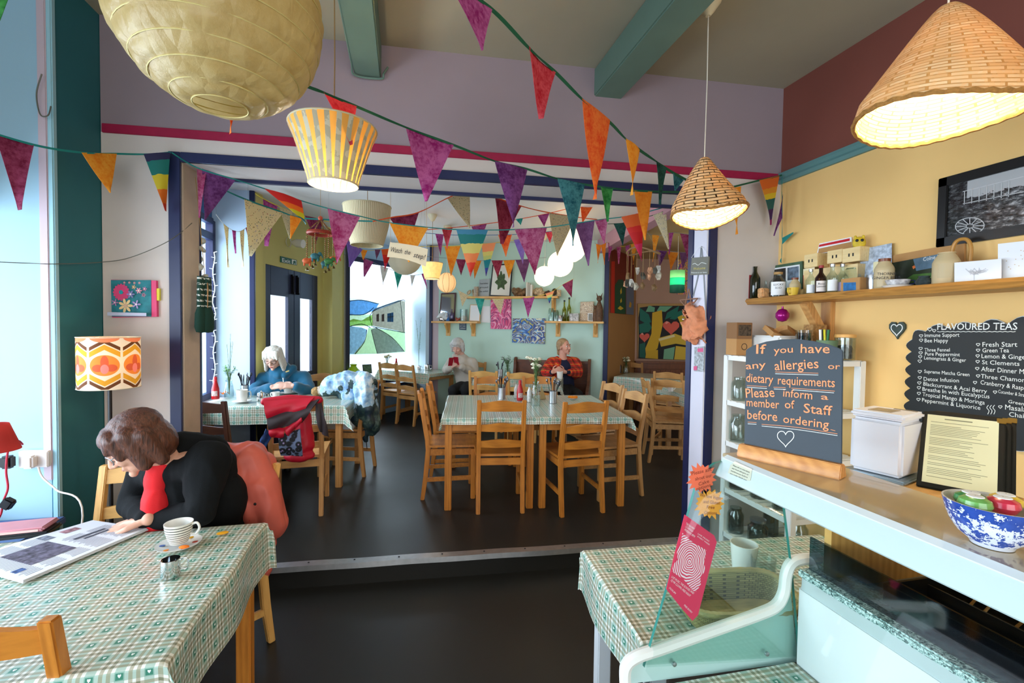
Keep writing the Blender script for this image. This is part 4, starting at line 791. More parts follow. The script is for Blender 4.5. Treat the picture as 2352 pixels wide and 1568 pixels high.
M_black = mat('black_plastic', '#111215', .35); M_steel = mat('steel_brushed', '#b9bcc0', .28, .95, var=.08, vs=40); M_chrome = mat('chrome_bright', '#d5d8da', .12, 1); M_cer = mat('ceramic_white', '#eceae4', .18, coat=.3)
M_ink = mat('ink_dark', '#2a2a30', .8)
# ---- glass display counter
YC = 1.03
r = root('display_counter', 'glass display counter with curved glass end panel and pale top at lower right', 'display counter', (1.05, .35, 0)); CNT = r
P3 = lambda x, y, Y=YC: onY(x, y, Y)
b = B(); b.bb((.575, -.9, 0), (1.06, YC-.01, .680)); b.bb((1.06, -.9, 0), (1.52, YC-.01, .90)); sub(r, b, 'body', mat('counter_white', '#e6ebea', .35), bevel=.006)
poly = [P3(*p) for p in ((1478, 1530), (1560, 1250), (1598, 1112), (1612, 1084), (1640, 1063), (1690, 1049), (1722, 1046), (1800, 1165), (1818, 1310), (1835, 1510))]
b = B(); b.add([V((p.x, YC+dy, p.z)) for dy in (-.004, .004) for p in poly], [tuple(range(10)), tuple(range(19, 9, -1))]); M_gl = glassmat('counter_glass', '#edf7f4', .02, .03, .14); sub(r, b, 'end_glass', M_gl)
ed = mat('glass_edge_green', '#3f8a80', .2); b = B(); b.add([V((p.x, YC+dy, p.z)) for p in poly[:7] for dy in (-.0045, .0045)], [(2*i, 2*i+1, 2*i+3, 2*i+2) for i in range(6)]); b.add([V((p.x, YC+dy, p.z)) for p in poly[7:] for dy in (-.0045, .0045)], [(0, 1, 3, 2), (2, 3, 5, 4)]); sub(r, b, 'glass_edge', ed)
rim = [P3(*p) for p in ((1436, 1568), (1438, 1530), (1462, 1508), (1520, 1488), (1640, 1446), (1745, 1409), (1783, 1390), (1800, 1360), (1806, 1318), (1818, 1293), (1842, 1284), (1880, 1282))]
b = B(); sp = spl(rim, 5); n_ = len(sp)
b.tube(sp, .0155, 8); sub(r, b, 'bumper_rim', mat('rim_white', '#f0efe9', .35), smooth=True)
tp = [(1440, 1522), (1520, 1488), (1640, 1446), (1745, 1409), (1783, 1390), (1800, 1360), (1806, 1318), (1815, 1300)]; bt = [(1440, 1562), (1520, 1553), (1640, 1538), (1745, 1523), (1790, 1517), (1815, 1514), (1828, 1512), (1838, 1510)]
b = B(); b.add([V((p.x, YC+.008, p.z)) for q in zip(tp, bt) for p in (P3(*q[0]), P3(q[1][0], q[1][1]+14))], [(2*i, 2*i+1, 2*i+3, 2*i+2) for i in range(7)]); sub(r, b, 'end_plate', mat('plate_aqua_white', '#c9e6e2', .3), solid=.008)
b = B()
for x, y in ((1545, 1520), (1757, 1497)): p = P3(x, y); b.lathe([(.001, -.006), (.006, -.005), (.0065, 0)], 12, m=MX.Translation((p.x, YC-.005, p.z)) @ MX.Rotation(-PI/2, 4, 'X'))
sub(r, b, 'bolt', M_steel, smooth=True)
ZT = 1.272
b = B(); b.bb((.832, -.9, ZT-.010), (1.045, YC+.02, ZT)); t = NT('counter_top_laminate'); t.base(t.mix(t.noise(3, 4), hexc('#b09a76'), hexc('#c9b894'))); t.b.inputs['Roughness'].default_value = .12; t.b.inputs['Coat Weight'].default_value = .6; sub(r, b, 'top_slab', t.m, bevel=.002)
pr = [(.832, ZT+.001), (.818, ZT-.006), (.797, ZT-.050), (.801, ZT-.054), (.832, ZT-.014)]
b = B(); b.prism(pr, -YC, .9, MX(((1, 0, 0, 0), (0, 0, -1, 0), (0, 1, 0, 0), (0, 0, 0, 1)))); sub(r, b, 'top_fascia', mat('fascia_white', '#dfe8ea', .22, coat=.4))
# front glass of the counter, curved
fr_ = [(.607, .725), (.66, .94), (.715, 1.12), (.745, 1.205), (.765, 1.24), (.795, 1.26), (.832, 1.267)]
b = B(); b.add([V((x, y, z)) for x, z in fr_ for y in (YC, -.9)], [(2*i, 2*i+1, 2*i+3, 2*i+2) for i in range(6)]); sub(r, b, 'front_glass', glassmat('front_glass_clear', '#f2f8f6', .02, .01, .06), smooth=True)
# inside: slotted back panel, speckled ledge, blue guard
g0, g1 = P3(1828, 1308), P3(1835, 1500); XB = g0.x
b = B(); b.bb((XB, -.9, .655), (XB+.012, YC-.02, g0.z)); sub(r, b, 'back_panel', mat('panel_brushed_white', '#cfdcdc', .3, .3))
b = B()
for j in range(2):
    for i in range(12):
        y = YC-.16-.085*i-.04*j; b.bb((XB-.0015, y-.022, .76+.055*j), (XB, y+.022, .768+.055*j))
sub(r, b, 'vent_slot', M_black)
t = NT('granite_speckle'); t.base(t.ramp(t.noise(160, 3, rough=.8), [(.42, '#2c4a48'), (.5, '#9fc4bc'), (.62, '#dfeeea')])); t.b.inputs['Roughness'].default_value = .3
b = B(); b.bb((XB-.016, -.9, g0.z-.004), (XB+.10, YC-.02, g0.z+.016)); sub(r, b, 'ledge', t.m, bevel=.004)
b = B(); b.bb((XB+.012, -.9, g0.z+.016), (XB+.018, YC-.03, g0.z+.105)); sub(r, b, 'guard', glassmat('acrylic_blue', '#9db6c8', .05, .25, .15))
b = B(); b.bb((XB+.018, -.9, .90), (1.52, YC-.02, .925)); sub(r, b, 'rear_shelf', mat('shelf_steel', '#8f999c', .4))
o = cloth('green checked oilcloth lining the floor of the display counter', (.60, -.5, 0), 0, XB-.61, YC+.488, .682, (0, 0, 0, 0), PL, seed=21); o.location.z = .684
# utensils behind the guard
b0 = root('utensil_tray', 'dark tray of cutlery behind the blue guard of the display counter', 'tray', (XB+.2, .62, .925))
b = B(); zt = .925
for a, c in (((XB+.06, .42, zt), (XB+.34, .84, zt+.006)), ((XB+.06, .42, zt), (XB+.066, .84, zt+.075)), ((XB+.334, .42, zt), (XB+.34, .84, zt+.075)), ((XB+.06, .42, zt), (XB+.34, .426, zt+.075)), ((XB+.06, .834, zt), (XB+.34, .84, zt+.075)), ((XB+.19, .42, zt), (XB+.195, .84, zt+.06))): b.bb(a, c)
sub(b0, b, 'tray_body', M_black)
rn = random.Random(4)
for i in range(9):
    y = .46+.04*i; x = XB+.09+rn.random()*.02; q = root('table_knife' if i % 2 else 'teaspoon', 'steel cutlery lying in the dark tray inside the counter', 'cutlery', (x, y, zt+.012), 'cutlery in the counter tray'); b = B(); dx = .2
    b.tube([(x, y, zt+.012), (x+.1, y+.01*rn.uniform(-1, 1), zt+.02), (x+dx, y+.02*rn.uniform(-1, 1), zt+.07)], [.003, .004, .003], 6, flat=.5)
    b.ell((x, y, zt+.013), (.02, .011, .003), 10); o = sub(q, b, 'cutlery_body', M_chrome, smooth=True)
for i, (y, x) in enumerate(((.30, .07), (.22, .16), (.33, .18))):
    q = V((XB+x, y, .925)); b = B(); b.lathe([(.001, .0), (.03, .0), (.038, .05), (.036, .05), (.028, .004), (.001, .004)], 20, c=q); tag(b.build('glass_dish', G_clear, None, smooth=True), ['small glass dish inside the counter next to the cutlery tray', 'glass dish farther back inside the counter', 'glass dish in the middle inside the counter'][i], 'dish', 'glass dishes inside the counter')
# poster and starburst notes on the end glass
pl = Pl((.7, YC-.0048, 1.0), (1, 0, 0), (0, 0, 1))
t = NT('poster_rings'); ox = t.xyz(t.co('UV')); nx = t.noise(2.3, 2, t.co('UV')); d = t.ma('SQRT', t.ma('ADD', t.ma('POWER', t.ma('SUBTRACT', ox[0], .5), 2), t.ma('POWER', t.ma('MULTIPLY', t.ma('SUBTRACT', ox[1], .5), 1.25), 2)))
wv = t.ma('SINE', t.ma('ADD', t.ma('MULTIPLY', d, 120), t.ma('MULTIPLY', nx, 26))); t.base(t.mix(t.ma('GREATER_THAN', wv, -.1), hexc('#e0355c'), hexc('#f3dfe8'))); t.b.inputs['Roughness'].default_value = .5; M_rings = t.m
M_pst = mat('poster_pink', '#e0355c', .5)
r = root('poster', 'pink poster with white wavy rings taped to the counter end glass', 'poster', pl.pt(1590, 1300)); b = B(); b.prism(pl.quad([(1572, 1181), (1640, 1229), (1646, 1244), (1634, 1290), (1603, 1412), (1590, 1425), (1560, 1390), (1530, 1352), (1548, 1275)]), 0, .0006, pl.M); sub(r, b, 'sheet', M_pst)
rg = [(1567, 1223), (1585, 1240), (1600, 1250), (1622, 1263), (1617, 1290), (1619, 1310), (1608, 1325), (1609, 1342), (1598, 1358), (1590, 1355), (1570, 1330), (1543, 1312), (1546, 1295), (1556, 1285), (1554, 1265), (1562, 1250)]
q = pl.quad(rg); b = B(); xs = [p[0] for p in q]; ys = [p[1] for p in q]; b.add([pl.M @ V((x, y, .001)) for x, y in q], [tuple(range(len(q)))], [[((x-min(xs))/(max(xs)-min(xs)), (y-min(ys))/(max(ys)-min(ys))) for x, y in q]]); sub(r, b, 'ring_print', M_rings)
M_pw = mat('poster_lettering', '#f7e6ec', .6)
for s_, a, c, h in (('THE RAILWAY', (1574, 1203), (1594, 1217), 5), ('LOCKWOOD', (1573, 1210), (1590, 1222), 5), ('FRIDAYS 8PM', (1571, 1217), (1594, 1234), 5), ('LIVE MUSIC', (1602, 1226), (1628, 1244), 3), ('EVERY WEEK', (1601, 1232), (1629, 1252), 3), ('LIVE MUSIC, THE ECHOES AND', (1541, 1325), (1592, 1364), 5), ('DJ MR CLOWN, FREE NIGHT', (1540, 1333), (1584, 1370), 5), ('DOORS 8PM', (1536, 1350), (1550, 1364), 4), ('FREE ENTRY', (1570, 1390), (1588, 1408), 4)): ptext(pl, r, s_, a, c, h, M_pw)
def star(label, cx, cy, rx, ry, m, lines, mk, ph):
    r = root('starburst_note', label, 'note', pl.pt(cx, cy), 'starburst notes on the counter glass'); pts = []
    for k in range(32):
        f = (1.0+.12*math.sin(k*2.3+ph)) if k % 2 == 0 else .74; a = 2*PI*k/32+ph; pts.append((cx+rx*f*math.cos(a), cy+ry*f*math.sin(a)))
    b = B(); b.prism(pl.quad(pts), .0008, .0014, pl.M); sub(r, b, 'paper', m)
    for s_, a, c, h in lines: ptext(pl, r, s_, a, c, h, mk, z=.0018)
star('orange starburst note at the top corner of the counter glass', 1611, 1098, 34, 36, mat('note_orange', '#f2714e', .6), (('Please ask', (1588, 1091), (1634, 1080), 9), ('about our', (1596, 1103), (1634, 1094), 8), ('Cake', (1604, 1115), (1628, 1107), 8), ('options', (1598, 1126), (1632, 1116), 8)), mat('pen_brown', '#8a3a2a', .8), .1)
star('yellow starburst note just below the orange note on the glass', 1629, 1156, 35, 36, mat('note_amber', '#f6a93c', .6), (('We have Vegan', (1606, 1139), (1654, 1147), 8), ('and Gluten', (1614, 1154), (1652, 1158), 8), ('Free', (1622, 1167), (1640, 1168), 8), ('Options', (1616, 1180), (1645, 1181), 8)), MATS['pen_brown'], .0)
fp = Pl((.8185, .9, ZT-.0065), (0, -1, 0), (-.021*-1, 0, .044), lift=.0012)
r = root('notice_sticker', 'small cream notice stuck on the white edge of the counter top', 'notice', fp.pt(1700, 1080)); b = B(); b.prism(fp.quad([(1678, 1068), (1688, 1059), (1728, 1077), (1724, 1103), (1719, 1104), (1672, 1086)]), 0, .0006, fp.M); sub(r, b, 'paper', mat('paper_cream', '#e2dcc8', .7))
for i, s_ in enumerate(('Please tell our team about', 'any food allergies or', 'intolerances before', 'you order thank you')): ptext(fp, r, s_, (1684-i*2.4, 1070+i*6), (1722-i*2.4, 1086+i*6), 3, M_ink)
# ---- allergy chalkboard
a_, c_ = onz(1706, 1046, ZT), onz(1930, 1097, ZT); dx = (c_-a_).normalized(); pb = Pl(a_, dx, V((0, 0, 1)) + dx.cross(V((0, 0, 1)))*-.10)
ctr = (a_+c_)/2; r = root('chalkboard_sign', 'chalkboard with orange handwriting about allergies, in a wooden foot on the counter', 'sign', ctr)
b = B(); L = (c_-a_).length; d_ = dx.cross(V((0, 0, 1))); sec = [(-.022, 0), (-.022, .004), (-.016, .012), (-.011, .026), (-.006, .032), (.012, .032), (.018, .02), (.022, .004), (.022, 0)]
m = MX(((-d_.x*-1, 0, dx.x, a_.x), (-d_.y*-1, 0, dx.y, a_.y), (0, 1, 0, ZT), (0, 0, 0, 1))); b.prism(sec[::1], -.006, L+.006, m); sub(r, b, 'wooden_foot', woodmat('pine_foot', '#a9622a', '#dc9a54', 1, 14), bevel=.002)
out = [(1709, 1022), (1713, 803), (1730, 793), (1760, 784), (1795, 779), (1830, 778), (1870, 783), (1905, 791), (1926, 799), (1936, 805), (1933, 1072)]
b = B(); b.prism(pb.quad(out), -.005, 0, pb.M); sub(r, b, 'slate', mat('slate_blue_black', '#26323c', .5, var=.2, vs=8), bevel=.0012)
for s_, a, c, h in (('If', (1737, 812), (1760, 812), 22), ('you', (1778, 812), (1822, 809), 16), ('have', (1839, 810), (1906, 811), 21), ('any', (1714, 848), (1760, 844), 16), ('allergies', (1780, 850), (1881, 845), 22), ('or', (1902, 847), (1930, 848), 14), ('dietary', (1714, 876), (1776, 881), 20), ('requirements', (1787, 882), (1918, 889), 20), ('Please', (1714, 913), (1780, 911), 22), ('inform', (1799, 910), (1866, 917), 19), ('a', (1886, 917), (1903, 918), 14), ('member', (1715, 932), (1790, 938), 19), ('of', (1803, 937), (1826, 938), 19), ('Staff', (1846, 947), (1912, 954), 22), ('before', (1717, 961), (1786, 967), 21), ('ordering', (1799, 970), (1904, 984), 19)): ptext(pb, r, s_, a, c, h, M_chor, bold=.006)
strokes(pb, [[(1781, 854), (1880, 857)], [(1716, 885), (1762, 888)], [(1777, 889), (1805, 890)], [(1818, 891), (1918, 898)], [(1718, 969), (1738, 970)], [(1750, 974), (1830, 981), (1924, 996)], [(1908, 986), (1919, 989)]], .0006, M_chor, r, 'underline')
strokes(pb, [[(1781, 850+8), (1880, 861)], [(1716, 889), (1762, 892)], [(1778, 893), (1806, 894)], [(1822, 895), (1916, 902)], [(1718, 973), (1738, 974)], [(1750, 978), (1830, 986), (1924, 1000)]], .0006, M_chalk, r, 'underline')
strokes(pb, [heart(1805, 1005, 19, -19*-1)], .0009, M_chalk, r, 'heart')
for o in list(r.children):
    if o.name.split('.')[0] in ('underline', 'heart'): o.data.transform(MX.Translation(-V(r.location)))
# ---- wooden back shelf, white box, menus, bowl
r = root('wooden_stand', 'pale wooden stand behind the display counter carrying the white box and menus', 'stand', (1.33, .68, 0)); ZS = 1.195
b = B(); b.bb((1.075, .36, ZS-.022), (1.50, 1.0, ZS)); sub(r, b, 'top_board', W_ltx, bevel=.002)
for y in (.38, .96):
    b = B(); b.bb((1.09, y-.01, .925), (1.49, y+.01, ZS-.022)); sub(r, b, 'side_panel', W_lt)
q1, q2 = onz(2070, 1102, ZS+.012), onz(1949, 1073, ZS+.012); ax_ = (q1-q2); wB = ax_.length; ax_.normalize(); ay_ = V((-ax_.y, ax_.x, 0)); BX = frame(q2, ax_, ay_)
r = root('tablet_printer', 'white cube shaped till printer with a dark window in its lid', 'printer', q2+ax_*wB/2); hB = .168; dB = .135
b = B(); b.M = BX; b.bb((0, 0, .0), (wB, dB, hB-.016)); sub(r, b, 'case', mat('plastic_white', '#e2e3ea', .35), bevel=.009, seg=3)
b = B(); b.M = BX; b.bb((-.001, -.001, hB-.014), (wB+.001, dB+.001, hB+.004)); sub(r, b, 'lid', MATS['plastic_white'], bevel=.006, seg=3)
b = B(); b.M = BX; b.bb((.03, .03, hB+.004), (wB-.04, dB-.04, hB+.0052)); b.bb((.06, dB-.022, hB+.004), (wB-.01, dB-.012, hB+.0055)); sub(r, b, 'lid_window', mat('smoked_plastic', '#8a7a66', .2))
b = B(); b.M = BX; b.bb((-.012, -.012, -.012), (wB+.012, dB+.02, -.002)); sub(r, b, 'base_tray', mat('tray_blue_grey', '#9fb2bd', .3, .5), bevel=.004)
m0, m1 = onz(2104, 1114, ZS+.004), onz(2290, 1150, ZS+.004); dx = (m1-m0).normalized(); up_ = V((0, 0, 1)) + dx.cross(V((0, 0, 1)))*-.72
for k in range(3):
    pm = Pl(m0 - dx.cross(V((0, 0, 1)))*.018*k + dx*.010*k, dx, up_); r = root('menu_folder', ['black menu folder with cream pages, front one leaning on the stand', 'black menu folder directly behind the front menu', 'rearmost black menu folder of the leaning stack'][k], 'menu', pm.o, 'leaning menu folders')
    w_, h_ = (V(m1)-V(m0)).length+.012, .225; b = B(); b.M = pm.M; b.bb((0, 0, -.008), (w_, h_, 0)); sub(r, b, 'cover', mat('menu_black', '#15140f', .45), bevel=.002)
    b = B(); b.M = pm.M; b.bb((.010, .014, 0), (w_-.012, h_-.010, .0012)); t_ = mat('menu_page', '#e6e2b8', .25, coat=.5); sub(r, b, 'page', t_)
    for c in ((w_-.008, h_-.008), (w_-.008, .006)): b = B(); b.M = pm.M; b.bb((c[0]-.008, c[1]-.006, -.009), (c[0]+.009, c[1]+.008, .002)); sub(r, b, 'brass_corner', mat('brass', '#c9a052', .3, .9), bevel=.001)
    if k == 0:
        b = B(); b.M = pm.M; rn = random.Random(2); y = h_-.022; b.bb((.045, y, .0012), (w_-.06, y+.003, .0016)); y -= .010
        while y > .030:
            b.bb((.018, y, .0012), (.018+(w_-.045)*rn.uniform(.5, 1), y+.0011, .0016)); y -= .0048 if rn.random() < .85 else .010
        sub(r, b, 'printed_lines', mat('menu_print', '#8a876a', .8))
t = NT('willow_pattern'); uv = t.xyz(t.co('UV')); v1 = t.noise(170, 4, rough=.7); v2 = t.noise(70, 3); band = t.ma('GREATER_THAN', uv[1], .72); s_ = t.ma('GREATER_THAN', t.ma('ADD', t.ma('MULTIPLY', v1, .6), t.ma('MULTIPLY', v2, .5)), t.ma('SUBTRACT', .555, t.ma('MULTIPLY', band, .07)))
foot = t.ma('GREATER_THAN', uv[1], .10); c = t.mix(t.ma('MULTIPLY', s_, foot), hexc('#dfe6f2'), t.mix(v2, hexc('#152a78'), hexc('#3f62b8'))); t.base(c); t.b.inputs['Roughness'].default_value = .12; M_willow = t.m
q = onz(2278, 1250, ZT+.001); q.z = ZT+.001; r = thing('bowl', 'blue and white patterned bowl on the counter top', 'bowl', q)
B().lathe([(.025, .0), (.027, .005), (.041, .017), (.050, .032), (.056, .050), (.0595, .066)], 48).build('outer_wall', M_willow, r, smooth=True)
B().lathe([(.0595, .066), (.057, .066), (.052, .046), (.038, .02), (.001, .012)], 48).build('inner_wall', M_cer, r, smooth=True)
for i, (x, y, c, s) in enumerate(((-.026, .008, '#6fae5a', 'light green'), (-.012, .022, '#3f8a4a', 'dark green'), (.012, -.004, '#d8324e', 'red'), (.033, .004, '#e8c23c', 'yellow'))):
    w = thing('wrapped_sweet', f'{s} wrapped sweet in the blue and white bowl', 'sweet', (q.x+x, q.y+y, q.z+.050), 0, 'sweets in the bowl'); B().lathe([(.001, 0), (.016, .003), (.021, .012), (.019, .02), (.01, .025), (.001, .026)], 18).build('wrapper', mat('sweet_'+s.replace(' ', '_'), c, .2, coat=.5), w, smooth=True)
    B().lathe([(.001, .0265), (.010, .0258), (.011, .0246)], 16).build('paper_label', M_paperw, w)
# ---- on the small table behind the glass
def lath(name, label, cat, p, prof, m, group=None, n=24, sx=1, sy=1, rz=0):
    b = B(); b.lathe(prof, n, sx=sx, sy=sy); o = b.build(name, m, None, smooth=True); o.location = p; o.rotation_euler = (0, 0, rz); return tag(o, label, cat, group)
def mug(label, p, rz, h=.09, rr=.04, taper=.85, group=None, m=None, name='mug'):
    r = thing(name, label, 'cup', p, rz, group); B().lathe([(.001, .002), (rr*taper, 0), (rr*(taper+1)/2*1.02, h*.5), (rr, h), (rr-.003, h), (rr*taper-.003, .006), (.001, .005)], 28).build('cup_body', m or M_cer, r, smooth=True)
    B().tube(spl([(rr*.93, 0, h*.82), (rr+.016, 0, h*.84), (rr+.022, 0, h*.55), (rr+.012, 0, h*.28), (rr*.9, 0, h*.25)], 5), .0045, 8).build('handle', m or M_cer, r, smooth=True); return r
p = onz(1722, 1330, .752); lath('tumbler', 'white plastic cup on the small checked table behind the glass', 'cup', (p.x, p.y+.03, .7535), [(.001, .002), (.035, 0), (.045, .11), (.042, .11), (.033, .004), (.001, .004)], M_cer)
p = onz(1752, 1345, .752); lath('tumbler', 'clear glass tumbler beside the white plastic cup', 'glass', (p.x, p.y, .7535), [(.001, .006), (.034, 0), (.039, .095), (.036, .095), (.031, .01), (.001, .01)], G_clear)
M_wick = woodmat('wicker_olive', '#6e6238', '#b5a56c', 0, 20)
p0 = onz(1712, 1432, .753); r = thing('wicker_basket', 'olive wicker basket with a low front on the small checked table', 'basket', (p0.x, p0.y+.035, .754), R(-8))
t = NT('basket_weave'); uv = t.n('ShaderNodeMapping'); uv.inputs['Scale'].default_value = (44, 9, 1); t.L.new(t.co('UV'), uv.inputs[0]); br = t.n('ShaderNodeTexBrick'); br.inputs['Scale'].default_value = 1; br.inputs['Color1'].default_value = hexc('#b3a468'); br.inputs['Color2'].default_value = hexc('#8a7a44'); br.inputs['Mortar'].default_value = hexc('#4a4022'); br.inputs['Mortar Size'].default_value = .06; br.inputs['Brick Width'].default_value = 1; br.inputs['Row Height'].default_value = .6; t.L.new(uv.outputs[0], br.inputs[0]); t.base(br.outputs[0]); t.bump(br.outputs[1], -.6, .004)
def bk_(u, v): 
    a = 2*PI*u; k = (abs(math.cos(a))**.45*(1 if math.cos(a) > 0 else -1), abs(math.sin(a))**.45*(1 if math.sin(a) > 0 else -1)); top = .068+.024*max(0, math.sin(a))-.012*max(0, -math.sin(a)); return V((.170*k[0]*(.9+.1*v), .080*k[1]*(.9+.1*v), top*v))
B().grid(bk_, 72, 8, lambda u, v: (u, v)).build('woven_side', t.m, r, smooth=True, solid=.008, angle=80); B().tube([bk_(k/72, 1) for k in range(73)], [.009+.0015*(k % 2) for k in range(73)], 7, cap=False).build('rim', M_wick, r, smooth=True); B().box((0, 0, .006), (.28, .13, .008)).build('base', M_wick, r)
# ------------------------------------------------------------------ right wall: plank shelf and what stands on it
pw_ = Pl((XR-.001, 2, 2), (0, -1, 0), (0, 0, 1)); XS0 = 2.335; ZSH = 1.826
r = root('wall_shelf', 'thick live-edge plank shelf on the yellow right wall', 'shelf', (2.45, 1.8, ZSH-.02))
b = B(); n_ = 60; vs = []; y0, y1 = onX(1700, 700, XS0).y, .85
for i in range(n_+1):
    y = y0+(y1-y0)*i/n_; e = .006*noise.noise(V((y*9, 1, 0)))+.004*math.sin(y*7); vs += [V((XS0+e, y, ZSH)), V((XS0-.012+e*1.6, y, ZSH-.016)), V((XS0+.008+e, y, ZSH-.040-.004*noise.noise(V((y*6, 5, 0))))), V((XR, y, ZSH-.040)), V((XR, y, ZSH))]
b.add(vs, [(i*5+k, i*5+(k+1) % 5, i*5+5+(k+1) % 5, i*5+5+k) for i in range(n_) for k in range(5)] + [(4, 3, 2, 1, 0), tuple(n_*5+k for k in range(5))]); sub(r, b, 'plank', woodmat('plank_live_edge', '#7a4a1c', '#c08a44', 1, 16), smooth=True, angle=35)
b = B(); yb = onX(1905, 760, XR).y; b.bb((XR-.035, yb-.035, ZSH-.32), (XR, yb+.035, ZSH-.04)); b.bar((XR-.02, yb, ZSH-.29), (XS0+.05, yb, ZSH-.045), .055, .045); sub(r, b, 'bracket', W_pk, bevel=.003)
def sp_(x, off=.12): p = onX(x, 650, XR-off); return V((p.x, p.y, ZSH))
RZ = -PI/2
def face(b, w, h, z0, y, th=.001): b.bb((-w/2, y-th, z0), (w/2, y, z0+h))
def bottle(name, label, p, h, rr, m, neck=.3, nr=.35, cap=None, lab=None, labm=None, words=None, group='bottles on the plank shelf', rz=None, sq=0):
    r = thing(name, label, 'bottle', p, RZ*.45 if rz is None else rz, group); hb = h*(1-neck)
    B().lathe([(.001, .003), (rr*.9, 0), (rr, .006), (rr, hb*.86), (rr*.92, hb*.95), (rr*(nr+.15), hb*1.12), (rr*nr, hb*1.22), (rr*nr, h*.97), (rr*nr*1.15, h*.975), (rr*nr*1.15, h), (.001, h)], 4*6 if not sq else 24).build('glass', m, r, smooth=True)
    if cap: B().lathe([(rr*nr*1.2, h*.93), (rr*nr*1.25, h+.004), (.001, h+.006)], 16).build('cap', cap, r, smooth=True)
    if lab:
        b = B(); b.add([V(((rr+.0007)*math.sin(a), -(rr+.0007)*math.cos(a), z)) for a in [x*.1-.9 for x in range(19)] for z in (hb*lab[0], hb*lab[1])], [(2*i, 2*i+2, 2*i+3, 2*i+1) for i in range(18)]); b.build('paper_label', labm or M_paperw, r)
        for k, w in enumerate(words or []): text(w, min(rr*.55, hb*.16), M_ink, r, MX.Translation((0, -rr-.0012, hb*(lab[1]-.22-.24*k*(lab[1]-lab[0])))) @ MX.Rotation(PI/2, 4, 'X'), ax='CENTER', ext=0)
    return r
M_gdk = mat('glass_olive', '#1c2410', .1, coat=.5, trans=.3); M_gbr = mat('glass_brown', '#2a0f08', .1, coat=.5, trans=.2); M_stone = mat('stoneware', '#cbb78e', .35, var=.08); M_stbr = mat('stoneware_brown', '#7a3a1a', .3)
p = sp_(1712, .205); b = B(); b.box((0, 0, .085), (.045, .12, .17)); o = b.build('book', mat('book_red', '#8c1f26', .5), None, bevel=.003); o.location = p; tag(o, 'dark red book at the left end of the plank shelf', 'book')
bottle('wine_bottle', 'tall dark green wine bottle at the left end of the plank shelf', sp_(1734, .19), .225, .034, M_gdk)
bottle('bottle', 'slim pale clear bottle behind the small orange jar', sp_(1759, .165), .12, .021, G_clear, neck=.42)
r = thing('jar', 'small orange and white patterned jar in front of the slim clear bottle', 'jar', sp_(1754, .215)); B().box((0, 0, .032), (.058, .05, .064)).build('jar_body', mat('jar_orange', '#d8a06a', .4, var=.5, vs=60), r, bevel=.006)
r = bottle('bottle', 'square gin bottle with cork and white label reading LUCKY SOD', sp_(1787, .15), .165, .052, G_clear, neck=.30, nr=.42, cap=mat('cork', '#b08a58', .8), lab=(.12, .88), words=('LUCKY', 'SOD'))
B().lathe([(.001, .004), (.048, .004), (.049, .035), (.001, .035)], 24).build('liquid', mat('dark_spirit', '#1c1614', .2), r, smooth=True)
pf = Pl((XR-.03, 2, 2), (0, -1, .0), (.12, 0, 1)); q = [(1763, 612), (1843, 599), (1843, 662), (1764, 676)]
o = root('framed_picture', 'green picture frame holding two family photographs on the plank shelf', 'picture frame', pf.pt(1800, 640)); b = B(); b.prism(pf.quad(q), -.012, 0, pf.M); sub(o, b, 'frame', mat('frame_green', '#4c6a50', .5, var=.3, vs=30), bevel=.002)
b = B(); b.prism(pf.quad([(1770, 617), (1837, 607), (1837, 655), (1770, 668)]), 0, .001, pf.M); sub(o, b, 'mount', M_paperw)
for k, c in enumerate(([(1773, 620), (1805, 615), (1805, 660), (1773, 664)], [(1809, 615), (1835, 611), (1835, 640), (1809, 644)])): b = B(); b.prism(pf.quad(c), .001, .0016, pf.M); sub(o, b, 'photograph', mat(f'photo_mix{k}', ['#3a3430', '#6d7f92'][k], .4, var=.8, vs=30))
bottle('bottle', 'small stoneware bottle with brown shoulders beside the yellow cup', sp_(1826, .14), .115, .032, M_stone, neck=.25, nr=.5, cap=M_stbr, lab=(.1, .5), labm=mat('stone_label', '#b9a67c', .5))
mug('small yellow cup at the front edge of the plank shelf', sp_(1822, .20), 3.4, .05, .034, .7, m=mat('ceramic_yellow', '#e3bf45', .25))
pc = Pl((XR-.07, 2, 2), (0, -1, 0), (.06, 0, 1)); o = root('greeting_card', 'white card with a red square standing behind the silver-topped bottle', 'card', pc.pt(1857, 650)); b = B(); b.prism(pc.quad([(1845, 618), (1871, 612), (1871, 692), (1845, 690)]), -.001, 0, pc.M); sub(o, b, 'card_sheet', mat('card_cream', '#e6d9b4', .7)); b = B(); b.prism(pc.quad([(1845, 632), (1866, 628), (1866, 657), (1845, 660)]), 0, .0006, pc.M); sub(o, b, 'red_square', mat('card_red', '#c8202c', .6)); b = B(); b.prism(pc.quad([(1851, 641), (1860, 639), (1860, 652), (1851, 654)]), .0006, .001, pc.M); sub(o, b, 'white_figure', M_paperw)
